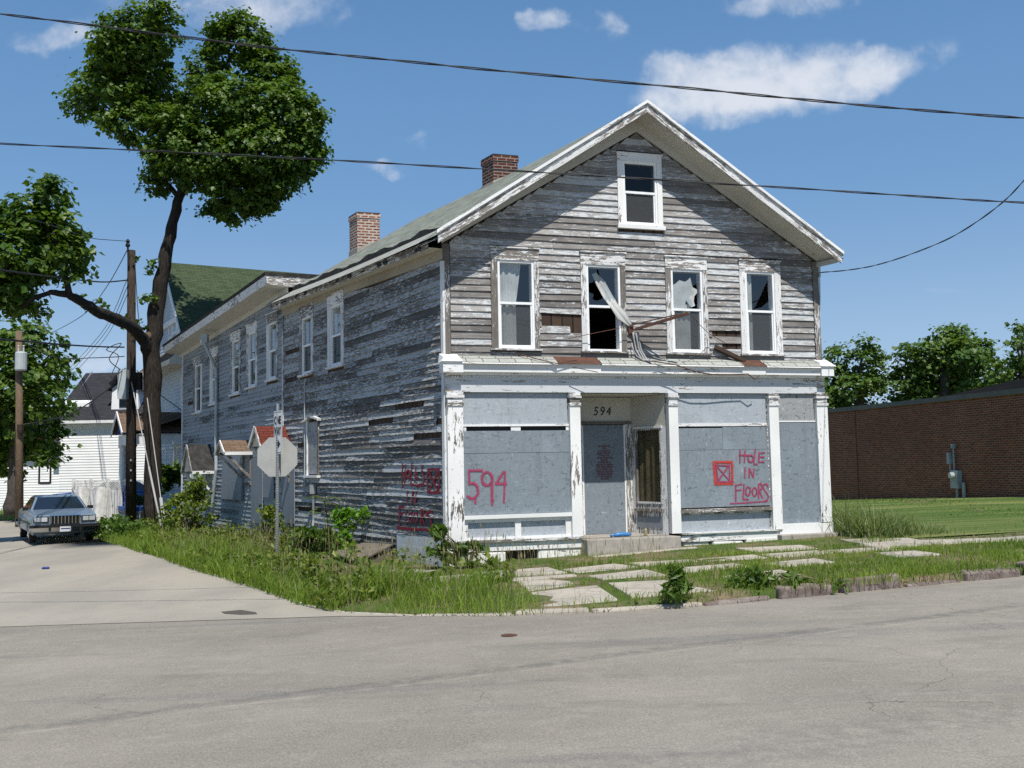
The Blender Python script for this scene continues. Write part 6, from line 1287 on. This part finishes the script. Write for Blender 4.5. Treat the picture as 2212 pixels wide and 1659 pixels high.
# ================================================================== trees and plants
def leaves(cs, rs, ns, size, up=.55, aspect=1.15, flat=.6, rng=RS, outw=None):
    """leaf quads for clump centres cs (Nx3), radii rs, counts ns"""
    C = np.repeat(cs, ns, 0); R = np.repeat(rs, ns); n = len(C)
    d = rng.normal(size=(n, 3)); d[:, 2] *= flat; pos = C+d*R[:, None]*.55
    nrmv = rng.normal(size=(n, 3)); nrmv /= np.linalg.norm(nrmv, axis=1, keepdims=True); nrmv = nrmv*(1-up)+np.array((0, 0, 1))*up+(0 if outw is None else np.repeat(outw, ns, 0)*.45)
    nrmv /= np.linalg.norm(nrmv, axis=1, keepdims=True)
    a = rng.normal(size=(n, 3)); a -= nrmv*(a*nrmv).sum(1, keepdims=True); a /= np.linalg.norm(a, axis=1, keepdims=True); a[:, 2] -= .25
    b = np.cross(nrmv, a); s = size*rng.uniform(.6, 1.25, size=(n, 1))
    v0 = pos-a*s*.5*aspect; v2 = pos+a*s*.5*aspect; v1 = pos+b*s*.5-a*s*.08+nrmv*s*.10; v3 = pos-b*s*.5-a*s*.08+nrmv*s*.10
    V = np.stack([v0, v1, v2, v3], 1).reshape(-1, 3); F = np.arange(n*4).reshape(-1, 4)
    return V, F, n
def crown(lobes, Y, sc, leaf, clump, per, dens, depth=1., rng=RS, hollow=.35, spread=1.6):
    """lobes: survey ellipses (x, y, rx, ry[, dy]) -> clump centres filling the crown's volume"""
    cs, ow = [], []
    for L in lobes:
        x, y, rx, ry = L[:4]; dy = L[4] if len(L) > 4 else rng.uniform(-spread, spread)
        c = at(x, y, Y+dy); k = (Y+dy)/FOC; a, b_ = rx*k, ry*k; dd = (a+b_)/2*depth
        n = max(3, int(dens*(a*b_+a*dd+b_*dd)/3))
        u = rng.normal(size=(n, 3)); u /= np.linalg.norm(u, axis=1, keepdims=True); r = hollow+(1-hollow)*rng.uniform(size=(n, 1))**.45
        u2 = u*r*(1+.10*np.sin(u[:, :1]*9+u[:, 2:]*7)); cs.append(c+u2*np.array((a, dd, b_))); ow.append(u)
    cs = np.concatenate(cs); ow = np.concatenate(ow)
    rs = clump*rng.uniform(.65, 1.35, size=len(cs)); ns = np.maximum(4, (per*rng.uniform(.6, 1.4, size=len(cs)))).astype(int)
    V, F, n = leaves(cs, rs, ns, leaf, outw=ow, rng=rng)
    rnd = np.clip(np.repeat(rng.uniform(.15, .85, size=len(cs)), ns)+rng.normal(0, .18, size=n), 0, 1)
    return V, F, rnd, cs
def limb(b, pts, m=0, n=10):
    """pts: (x, y, Y, radius) survey points"""
    P = [at(x, y, Yq) for x, y, Yq, r in pts]; out, rr = [], []
    for k in range(len(P)-1):
        for q in range(4): t = q/4; out.append(P[k]+(P[k+1]-P[k])*t); rr.append(pts[k][3]+(pts[k+1][3]-pts[k][3])*t)
    out.append(P[-1]); rr.append(pts[-1][3])
    for k in range(1, len(out)-1): out[k] = out[k]+RS.normal(size=3)*rr[k]*.10
    b.tube(out, [r*(1+.06*math.sin(i*1.9)) for i, r in enumerate(rr)], n, m)
TY = 36.6
tb = at(331, 1150, TY); tz = g(tb[0])+.05
big = thing('street_tree', (tb[0], tb[1], tz), 'tall street tree with a leaning bare trunk and a lopped two-part crown', 'tree', 'street trees along the side street')
b = MB(); k36 = TY/FOC
limb(b, [(331,1160,TY,0.404),(330,1110,TY,0.344),(331,1000,TY,0.288),(329,860,TY,0.310),(328,760,TY,0.318),(337,680,TY,0.292),(347,610,TY,0.258),(362,540,TY,0.224),(374,480,TY,0.189),(388,425,TY,0.172),(400,390,TY,0.138)], n=14)
limb(b, [(326,770,TY,.24),(310,735,TY-0.43,.22),(285,705,TY-1.72,.20),(240,685,TY-3.44,.19),(200,668,TY-4.73,.17),(170,648,TY-5.59,.14),(148,636,TY-6.02,.12),(110,632,TY-6.45,.08),(75,642,TY-6.88,.06),(45,665,TY-6.88,.04)])
limb(b, [(150,638,TY-6.02,.10),(143,605,TY-6.23,.09),(136,570,TY-6.45,.07),(120,520,TY-6.67,.05),(105,460,TY-6.67,.03)])
for q in ([(398,395,TY,.15),(440,330,TY+.3,.10),(500,270,TY+.5,.06),(560,200,TY+.6,.03)], [(395,400,TY,.15),(370,330,TY-.3,.10),(330,250,TY-.6,.07),(290,150,TY-.8,.03)], [(400,390,TY,.14),(470,380,TY-.6,.08),(560,350,TY-1,.05),(640,290,TY-1,.03)], [(390,410,TY,.12),(420,280,TY+.2,.08),(480,150,TY+.6,.04),(520,90,TY+.6,.02)], [(385,425,TY,.1),(330,360,TY,.06),(250,250,TY-.3,.04),(200,200,TY-.3,.02)]): limb(b, q, n=7)
tk = b.build('trunk', M['bark'], big, smooth=True)
b = MB(); s_ = at(319, 726, TY-.36); b.lathe(s_, [(.16,0),(.15,.06),(.02,.065)], 14, ax=nrm((-.35,-1,.1))); b.build('cut_stub', M['polewood_b'], tk)
LOB = [(300,85,92,72),(345,38,36,34),(250,100,55,48),(210,205,68,62),(268,170,80,70),(285,262,70,52),(330,200,60,80),(250,130,50,60),
 (520,95,70,62,.5),(495,60,40,30,.5),(575,150,66,52,.5),(615,180,32,40,.3),(440,165,40,60,.8),(478,240,130,70,-.4),(600,245,100,70,-.6),(660,265,48,48,-.5),(560,330,125,75,-.6),(640,330,60,70,-.4),(450,330,90,80,-.9),(380,290,66,60,-.8),(355,350,50,50,-.5),(335,405,32,24,-.2),(430,380,50,40,-.3),(530,410,90,55,-.3),(590,400,62,42,-.2),(500,460,52,26,0),(460,455,20,18,0),(560,440,36,24,0)]
rA = np.random.RandomState(5)
V, F, rnd, _ = crown(LOB, TY, 1, .155, .30, 34, 66, rng=rA, hollow=.30)
crn = fastmesh('crown', V, F, M['leaf'], big, rnd)
LOB2 = [(108,425,42,36,-6.4),(112,400,22,20,-6.4),(54,468,62,48,-6.6),(135,495,48,50,-6.2),(160,545,34,46,-6.2),(100,520,70,55,-6.6),(43,560,72,60,-6.8),(20,620,60,50,-6.6),(50,650,40,40,-6.4),(85,600,32,30,-6.4),(-30,520,60,90,-6.8),(-40,620,60,70,-6.8),(150,600,18,14,-6.3),(182,590,12,26,-6.2)]
V, F, rnd, _ = crown(LOB2, TY, 1, .175, .32, 30, 52, rng=rA, hollow=.35)
fastmesh('crown', V, F, M['leaf'], big, rnd)
# suckers along trunk and limb
cs = np.array([at(x, y, TY-.4) for x, y in ((288,560),(325,577),(330,565),(322,590),(322,640),(334,645),(310,650),(296,700),(276,690),(270,705),(208,650),(228,660),(300,725),(310,710),(168,640),(190,665),(258,690))]); rs = np.full(len(cs), .2); ns = np.full(len(cs), 14)
V, F, n = leaves(cs, rs, ns, .17, rng=rA); fastmesh('sucker_leaves', V, F, M['leaf_b'], big, rA.uniform(size=n))
def tree(name, label, Y, trunk, lobes, leafm, barkm, leaf, clump, per, dens, seed, group=None, basez=None, spread=1.6, cat='tree'):
    bx = at(trunk[0][0], trunk[0][1], Y); bz = g(bx[0]) if basez is None else basez
    t = thing(name, (bx[0], bx[1], bz), label, cat, group); b = MB()
    limb(b, [(x, y, Y, r) for x, y, r in trunk]); 
    for L in lobes[::2]: limb(b, [(trunk[-1][0], trunk[-1][1], Y, trunk[-1][2]*.7), ((trunk[-1][0]+L[0])/2, (trunk[-1][1]+L[1])/2+6, Y, trunk[-1][2]*.4), (L[0], L[1], Y, .02)], n=6)
    b.build('trunk', barkm, t, smooth=True); r = np.random.RandomState(seed)
    V, F, rnd, _ = crown(lobes, Y, 1, leaf, clump, per, dens, rng=r, spread=spread); fastmesh('crown', V, F, leafm, t, rnd); return t
tree('street_tree', 'leafy tree with a stout grey trunk behind the transformer pole', 47., [(28,1110,.36),(30,1040,.27),(33,960,.24),(40,880,.2)], [(50,735,70,45),(95,800,62,50),(60,830,80,70),(20,780,60,70),(100,870,55,40),(40,920,85,60),(95,950,45,38),(30,990,60,45),(-40,850,70,110),(-30,980,60,60),(130,770,24,20),(110,1000,25,18),(120,740,22,14)], M['leaf_b'], M['bark_b'], .24, .45, 28, 20, 3, 'street trees along the side street')
GT = 'trees behind the brick building'
tree('far_tree', 'slim dark green tree nearest the house corner, behind the brick building', 62., [(1800,960,.3),(1800,880,.25),(1802,820,.16)], [(1808,780,20,28),(1800,830,30,40),(1815,870,45,32),(1780,870,30,50),(1812,760,10,16)], M['leaf_c'], M['bark_b'], .22, .45, 30, 26, 21, GT, -1., .8)
tree('far_tree', 'rounded open tree left of the distant pole, behind the brick building', 60., [(1862,960,.32),(1860,880,.26),(1858,820,.2)], [(1862,750,22,24),(1885,790,28,34),(1850,790,28,34),(1875,830,36,34),(1840,840,26,34),(1905,825,14,12),(1850,875,40,26)], M['leaf_c'], M['bark_b'], .22, .42, 30, 25, 22, GT, -1., .8)
tree('far_tree', 'broad full tree standing over the flat brick roof', 58., [(2040,960,.45),(2040,860,.38),(2042,800,.3)], [(2050,735,44,34),(2070,725,26,20),(2000,770,46,38),(2090,770,44,44),(2040,800,80,50),(1965,825,46,38),(2100,830,70,46),(1960,868,50,26),(2030,860,70,36),(1950,770,16,10),(2120,760,26,30)], M['leaf_c'], M['bark_b'], .22, .5, 34, 26, 23, GT, -1., 1.6)
tree('far_tree', 'feathery pale tree at the right edge behind the dark roof', 54., [(2215,960,.35),(2212,860,.3),(2210,790,.2)], [(2206,715,22,28),(2225,760,50,50),(2175,790,40,30),(2200,820,60,40),(2160,830,40,26),(2250,820,60,70),(2196,745,20,20)], M['leaf_b'], M['bark_b'], .19, .4, 28, 20, 24, GT, -1., 1.2)
def plant(name, label, base, spots, leaf, m, per, cl, seed, cat, group=None, stems=True, red=None, aspect=1.4, up=.35):
    """small plant: leaf clumps at points (dx, dy, dz) around its base, stems leading to them"""
    r = np.random.RandomState(seed); t = thing(name, base, label, cat, group); B0 = np.array(base, float); S = B0+np.array(spots, float)
    if stems:
        b = MB()
        for p in S: mid = B0*.5+p*.5+np.array((0, 0, .12)); b.tube([B0+r.normal(size=3)*.02*np.array((1,1,0)), mid, p], [.012, .009, .005], 5)
        b.build('stem', M['stem'], t)
    V, F, n = leaves(S, np.full(len(S), cl), np.full(len(S), per), leaf, up=up, rng=r, aspect=aspect); fastmesh('leaves', V, F, m, t, r.uniform(size=n))
    return t
def blob(n, rx, ry, h, seed, z0=.1):
    r = np.random.RandomState(seed); u = r.uniform(size=(n, 1))**.5; a = r.uniform(0, 6.28, size=n); z = z0+(h-z0)*r.uniform(size=n); k = np.sqrt(np.clip(1-(z/h)**2*.75, .1, 1))
    return np.stack([rx*np.cos(a)*u[:, 0]*k, ry*np.sin(a)*u[:, 0]*k, z], 1)
def onwall(px, py, o): p = FS.px(px, py); q = FS.P(p[0], 0, o); return (q[0], q[1], yard(q[0], q[1]))
# tree-of-heaven sapling: pinnate fronds
bs = onwall(766, 1168, .55); sp_ = thing('sapling', bs, 'spindly sapling with drooping feathery fronds against the side wall', 'sapling'); b = MB(); tp = np.array(bs)+np.array((-.12, .05, 1.15)); b.tube([bs, (np.array(bs)+tp)/2+np.array((.03,0,0)), tp], [.016,.012,.007], 6)
VV, FF_, rr_ = [], [], []; rP = np.random.RandomState(8); bs = np.array(bs)
def frond(p, d, L, nl, lf):
    d = nrm(d); sd_ = nrm(np.cross(d, Z)); pts = [p+d*L*t-Z*L*.55*t*t for t in np.linspace(0, 1, 7)]; b.tube(pts, [.006]*6+[.003], 4)
    for k in range(nl):
        t = .15+.85*k/nl; c = p+d*L*t-Z*L*.55*t*t
        for s in (-1, 1):
            e = nrm(sd_*s+d*.35-Z*.35); w_ = nrm(np.cross(e, Z))*lf*.17; i = len(VV); VV.extend([c, c+e*lf*.45+w_, c+e*lf, c+e*lf*.45-w_]); FF_.append((i, i+1, i+2, i+3)); rr_.append(rP.uniform())
for k in range(11): a = k*2.4; frond(tp-Z*(.05*k % .45), (math.cos(a), math.sin(a)*.8, .45+.3*math.sin(k)), .42+.1*math.sin(k*3), 8, .15)
b.build('stem', M['stem'], sp_); fastmesh('leaves', np.array(VV), FF_, M['leaf_b'], sp_, rr_)
plant('maple_seedling', 'bright yellow-green seedling bush growing beside the cellar hatch', onwall(795, 1180, .45), [(r_*math.cos(a), r_*math.sin(a)*.6, z) for r_, a, z in [(.05,0,.25),(.12,2,.35),(.05,4,.45),(.1,1,.55),(.15,3,.62),(.25,.3,.75),(.3,.2,.85),(.1,2.5,.72),(.18,3.3,.85),(.08,5,.80),(.02,1,.9),(.22,3.1,.75),(.05,3,.15)]], 0.075, M['leaf_v'], 40, .13, 31, 'bush')
plant('shrub', 'yellow-green shrub with reddish tips in front of the boarded doors', onwall(505, 1145, 1.2), np.concatenate([blob(42, .9, .7, 1.25, 4), blob(12, .25, .25, 1.7, 6, 1.1)+np.array((.15,0,0))]), .08, M['leaf_y'], 40, .2, 32, 'shrub')
plant('shrub', 'small green shrub growing right of the signpost by the wall', onwall(640, 1125, .6), blob(16, .35, .3, .95, 9), .07, M['leaf_y'], 34, .15, 33, 'shrub')
plant('shrub', 'dark green weeds crowding the wall left of the cellar hatch', onwall(722, 1160, .45), blob(22, .7, .3, .55, 12), .08, M['leaf_b'], 36, .18, 34, 'weed', aspect=2.2)
b0 = gp(1460, 1290, 0); plant('kerb_weed', 'leafy upright weed growing from the broken kerb', tuple(b0), np.concatenate([blob(14, .30, .16, .15, 14, .02), blob(10, .11, .08, .26, 15, .08), blob(6, .05, .04, .38, 16, .22)]), .045, M['leaf_b'], 16, .07, 35, 'weed', aspect=3.2)
b0 = gp(1010, 1228, 0); plant('weed', 'grey-green weeds at the whitewashed footing of the shop corner', tuple(b0), np.concatenate([blob(14, .5, .15, .42, 17, .05), blob(8, .14, .1, .75, 18, .2)+np.array((-.5,.0,0))]), .07, M['leaf_b'], 20, .10, 36, 'weed', aspect=2.6)
b0 = gp(1500, 1278, 0); plant('weed', 'low leafy weed among the sandstone kerb blocks', tuple(b0+np.array((1.0,.25,0))), blob(20, 1.1, .2, .16, 19, .02), .06, M['leaf_b'], 18, .12, 37, 'weed', aspect=2.)
b0 = gp(255, 1160, 0); plant('roadside_bush', 'leafy ground-hugging bush at the foot of the utility pole', tuple(b0), np.concatenate([blob(40, .75, .8, .55, 20), blob(26, .7, .8, .5, 25)+np.array((1.0,-1.4,0))]), .09, M['leaf_b'], 30, .2, 38, 'bush', stems=False)
b0 = gp(275, 1130, 0); plant('roadside_bush', 'taller bush between the utility pole and the porch', tuple(b0+np.array((-.6,1.5,0))), blob(36, .75, .7, 1.1, 22), .10, M['leaf_b'], 28, .22, 39, 'bush', stems=False)
b0 = gp(213, 1112, 0); plant('roadside_bush', 'round green bush in front of the curled fence panel', tuple(b0), blob(40, .55, .6, 1.05, 23), .10, M['leaf_b'], 30, .26, 40, 'bush', stems=False)
b0 = gp(20, 1108, 0); plant('roadside_bush', 'low bush on the grass at the left edge of the picture', tuple(b0+np.array((-1.5,2,0))), blob(40, 1.6, 1.2, .8, 26), .15, M['leaf_b'], 24, .3, 41, 'bush', stems=False)
hf = at(374, 1025, 38.8); hb_ = thing('hanging_fern', (hf[0], hf[1], hf[2]-.75), 'dark round hanging basket fern under the porch roof', 'hanging plant'); r_ = np.random.RandomState(3); S = hf+r_.normal(size=(36, 3))*np.array((.28,.28,.24)); V, F, n = leaves(S, np.full(36, .2), np.full(36, 26), .14, rng=r_, aspect=2.); fastmesh('fronds', V, F, M['leaf'], hb_, r_.uniform(size=n)); b = MB(); b.lathe(hf-Z*.35, [(.10,0),(.2,.25),(.22,.27)], 10); b.build('basket', M['black'], hb_); b = MB(); b.tube([hf, hf+Z*.9], .012, 4); b.build('hanger', M['greywire'], hb_)

# ================================================================== grass
def inpoly(x, y, poly):
    r = False; n = len(poly); j = n-1
    for i in range(n):
        xi, yi = poly[i]; xj, yj = poly[j]
        if (yi > y) != (yj > y) and x < (xj-xi)*(y-yi)/(yj-yi)+xi: r = not r
        j = i
    return r
SLW = [[tuple(SD(*q)) for q in S] for S in SLABS]+[[tuple(SD(a, d-.47)), tuple(SD(c, e-.47)), tuple(SD(c, e+.37)), tuple(SD(a, d+.37))] for (a, d), (c, e) in zip(pathpts[:-1], pathpts[1:])]
KW = [tuple(k) for k in KERB]+[(-23, 62), (60, 80)]
def outset(P, r):
    o = []
    for i, p in enumerate(P):
        a, b_ = np.array(P[max(i-1, 0)]), np.array(P[min(i+1, len(P)-1)]); d = nrm(b_-a); n = np.array((-d[1], d[0])); n = n if np.dot(n, SD(3, -6)-np.array(p)) < 0 else -n; o.append(tuple(np.array(p)+n*r*random.uniform(.4, 1.3)))
    return o
KWO = outset([tuple(k) for k in resample(KERB[1:], 1.3)], .10)+[(-23, 62), (60, 80)]
HP = [tuple(RP(0, 0, 0)[:2]), tuple(RP(WIDTH, 0, 0)[:2]), tuple(RP(WIDTH, XDEPTH, 0)[:2]), tuple(RP(0, XDEPTH, 0)[:2])]
def blades(name, pts, hts, wid, m, rng, leanr=.35, rnd=None, zf=yard, kindn='stuff', label=None):
    n = len(pts); pts = np.asarray(pts); hts = np.asarray(hts)[:, None]; z = np.array([zf(x, y) for x, y in pts])-.01
    B = np.column_stack([pts, z]); a = rng.uniform(0, 6.28, n); w = np.column_stack([np.cos(a), np.sin(a), np.zeros(n)])*np.asarray(wid).reshape(-1, 1)
    l = rng.normal(size=(n, 3))*leanr; l[:, 2] = 0; mid = B+np.array((0, 0, 1))*hts*.55+l*hts*.35; tip = B+np.array((0, 0, 1))*hts*(1-.18*np.linalg.norm(l, axis=1, keepdims=True))+l*hts
    V = np.stack([B-w, B+w, mid+w*.75, mid-w*.75, tip], 1).reshape(-1, 3); i = np.arange(n)*5
    F = [(k, k+1, k+2, k+3) for k in i]+[(k+3, k+2, k+4) for k in i]; r = rng.uniform(size=n) if rnd is None else rnd
    o = fastmesh(name, V, F, m, None, np.concatenate([r, r])); o['kind'] = kindn; return o
rG = np.random.RandomState(77)
def scatter(n, box, accept):
    out = []
    while len(out) < n:
        x, y = rG.uniform(box[0], box[1]), rG.uniform(box[2], box[3])
        if accept(x, y): out.append((x, y))
    return out
def patch(x, y): return .5+.5*math.sin(x*1.9+1.3*math.sin(y*1.1))*math.sin(y*2.3+1.7*math.sin(x*.8))
def vergeok(x, y):
    if not inpoly(x, y, KWO) or inpoly(x, y, HP): return False
    for q in SLW:
        if abs(q[0][0]-x) < 4 and inpoly(x, y, q): return False
    return True
# front strip
def frontok(x, y):
    s, d = sd(x, y)
    if d < .12 and s > 0: return False
    if s > 7.9 and d < 2.9: return False
    if random.random() > (.25+.75*patch(x, y))*(.5 if d < 1.4 else 1)*(.35 if (-2.8 < s < -1.7 and d > .3) or (-1.6 < s < .2 and d < 2.9) else 1)*(.45 if (-.2 < s < 2.3 and d > 2.3) else 1): return False
    o_ = (np.array((x, y))-C0[:2]) @ NS[:2]; t_ = (np.array((x, y))-C0[:2]) @ DS[:2]
    if o_ < 1.5 and -.6 < t_ < 5.2 and random.random() > .4: return False
    return vergeok(x, y)
pts = scatter(30000, (-4.5, 16, 11.8, 21), frontok); hts = []; 
for x, y in pts:
    s, d = sd(x, y); h = rG.uniform(.03, .09)+.07*patch(x*1.3, y)
    tall = max(.8*math.exp(-((s+.7)/.75)**2-((d-4.2)/.8)**2), .8*math.exp(-((s-.2)/1.1)**2-((d-5.1)/.6)**2), .5*math.exp(-((s-4.6)/1.5)**2-((d-6.2)/.5)**2), .45*math.exp(-((s-2.6)/.4)**2-((d-.4)/.3)**2))
    h += tall*rG.uniform(.1, .50)
    if d < 1.5: h *= .5
    if -.1 < s < 2.4 and d > 1.3: h = min(h, .12)
    if s < .8 and d < 1.9: h *= .38
    if -2.8 < s < -1.7 and d > .4: h = min(h, .10)
    if -1.5 < s < .2 and .3 < d < 2.9: h = min(h, .13)
    hts.append(h)
tag(blades('grass', pts, hts, rG.uniform(.003, .007, len(pts)), M['grass'], rG, rnd=np.clip(np.array([.25+.6*patch(x*.6+1, y*.9) for x, y in pts])+rG.normal(0, .22, len(pts)), 0, 1)), 'patchy green weedy grass round the sidewalk slabs', 'grass')
# long verge down the side street
def sideok(x, y):
    v = np.array((x+3.72, y-15.6)); u = v @ np.array((-.497, .868)); w = v @ np.array((.868, .497))
    o_ = (np.array((x, y))-C0[:2]) @ NS[:2]; t_ = (np.array((x, y))-C0[:2]) @ DS[:2]
    if -.8 < t_ < 4.6 and o_ < 1.9 and random.random() > .12: return False
    return u > -2.5 and u < 36 and w < 6.5 and random.random() < max(.12, 1-u/34) and vergeok(x, y)
pts = scatter(34000, (-24, 0, 12.5, 48), sideok); hts = []
for x, y in pts:
    v = np.array((x+3.72, y-15.6)); w = v @ np.array((.868, .497)); s, d = sd(x, y); hts.append((rG.uniform(.12, .34)+.20*patch(x, y)*sm(w, .2, 1.5)+.05)*(.32+.68*max(sm(-s, 2.0, 3.4), sm(d, 1.6, 2.6)))*(.42+.58*sm((np.array((x, y))-C0[:2]) @ NS[:2], .9, 2.2)))
tag(blades('tall_grass', pts, hts, rG.uniform(.006, .013, len(pts)), M['grass'], rG), 'long uncut grass between the side street and the derelict house', 'grass')
# weeds: broad leaves among the long grass
q = scatter(330, (-16, 0, 13.5, 36), lambda x, y: sideok(x, y) and patch(x*.7+2, y*.6) > .45); C_ = np.array([(x, y, yard(x, y)+rG.uniform(.1, .36)) for x, y in q]); V, F, n = leaves(C_, np.full(len(C_), .14), np.full(len(C_), 16), .055, up=.4, rng=rG, aspect=1.8); o = fastmesh('undergrowth', V, F, M['leaf_y'], None, rG.uniform(size=n)); o['kind'] = 'stuff'; tag(o, 'broad-leaved weeds mixed into the long grass by the side wall', 'weeds')
# seed stalks
pts = scatter(900, (-9, 9, 12.3, 26), lambda x, y: (sideok(x, y) or (vergeok(x, y) and sd(x, y)[1] > 1.8 and sd(x, y)[0] < 9 and random.random() < (.9 if sd(x, y)[0] < .6 else .22))) and patch(x+3, y*1.2) > .35)
V, F = [], []
for x, y in pts:
    s, d = sd(x, y); h = rG.uniform(.35, .75) if s < .8 else rG.uniform(.22, .42); z = yard(x, y); dx, dy = rG.normal(size=2)*.10; a = rG.uniform(0, 6.28); w = np.array((math.cos(a), math.sin(a), 0)); p0, p1 = np.array((x, y, z)), np.array((x+dx, y+dy, z+h)); i = len(V)
    V += [p0-w*.002, p0+w*.002, p1+w*.0015, p1-w*.0015, p1-Z*.09-w*.003, p1-Z*.05+w*.008, p1+Z*.03, p1-Z*.04-w*.008]; F += [(i, i+1, i+2, i+3), (i+4, i+5, i+6, i+7)]
o = fastmesh('grass_seed_heads', np.array(V), F, M['straw'], None, rG.uniform(size=len(F))); o['kind'] = 'stuff'; tag(o, 'dry straw-coloured seed stalks standing above the grass', 'grass')
# tall clump right of the house
def tuft(x, y): s, d = sd(x, y); return s > WIDTH+.05 and s < 9.6 and -3 < d < 1.3 and random.random() < 1.25-.5*(s-7.6)
pts = scatter(4200, (4, 12, 15, 26), tuft); hts = [rG.uniform(.18, .85)**1.2*(1.25-.42*(sd(x, y)[0]-7.6))*(.6+.5*patch(x*2.2, y*2.2)) for x, y in pts]
tag(blades('tall_grass', pts, hts, rG.uniform(.006, .012, len(pts)), leafmat('rank pale grass', (.075,.13,.035), (.27,.31,.13), .4, .5), rG, .55), 'tall pale grass clump against the right corner of the house', 'grass')
# mown lawn blades
def lawnok(x, y): s, d = sd(x, y); return s > 8.2 and d < 2.2 and x < 20 and y < 43 and x < 13.7+(43.9-y)*.218-.1 and random.random() < 18/y
pts = scatter(30000, (5, 20, 16, 44), lawnok); lr = np.array([.45+.42*math.sin(sd(x, y)[1]*2.6+.8*math.sin(sd(x, y)[0]*.35)) for x, y in pts])+rG.normal(0, .16, len(pts)); tag(blades('lawn_grass', pts, rG.uniform(.03, .07, len(pts)), rG.uniform(.006, .012, len(pts)), M['lawnblade'], rG, .5, rnd=np.clip(lr, 0, 1)), 'short mown grass of the lawn by the brick building', 'grass')
pts = scatter(3000, (-34, -16, 46, 56), lambda x, y: y > 48.6); tag(blades('bank_grass', pts, rG.uniform(.08, .3, len(pts)), rG.uniform(.012, .02, len(pts)), M['lawnblade'], rG, .4, zf=lambda x, y: g(x)+.03+.4*(y-48.5)/12), 'grass on the bank at the far end of the side street', 'grass')
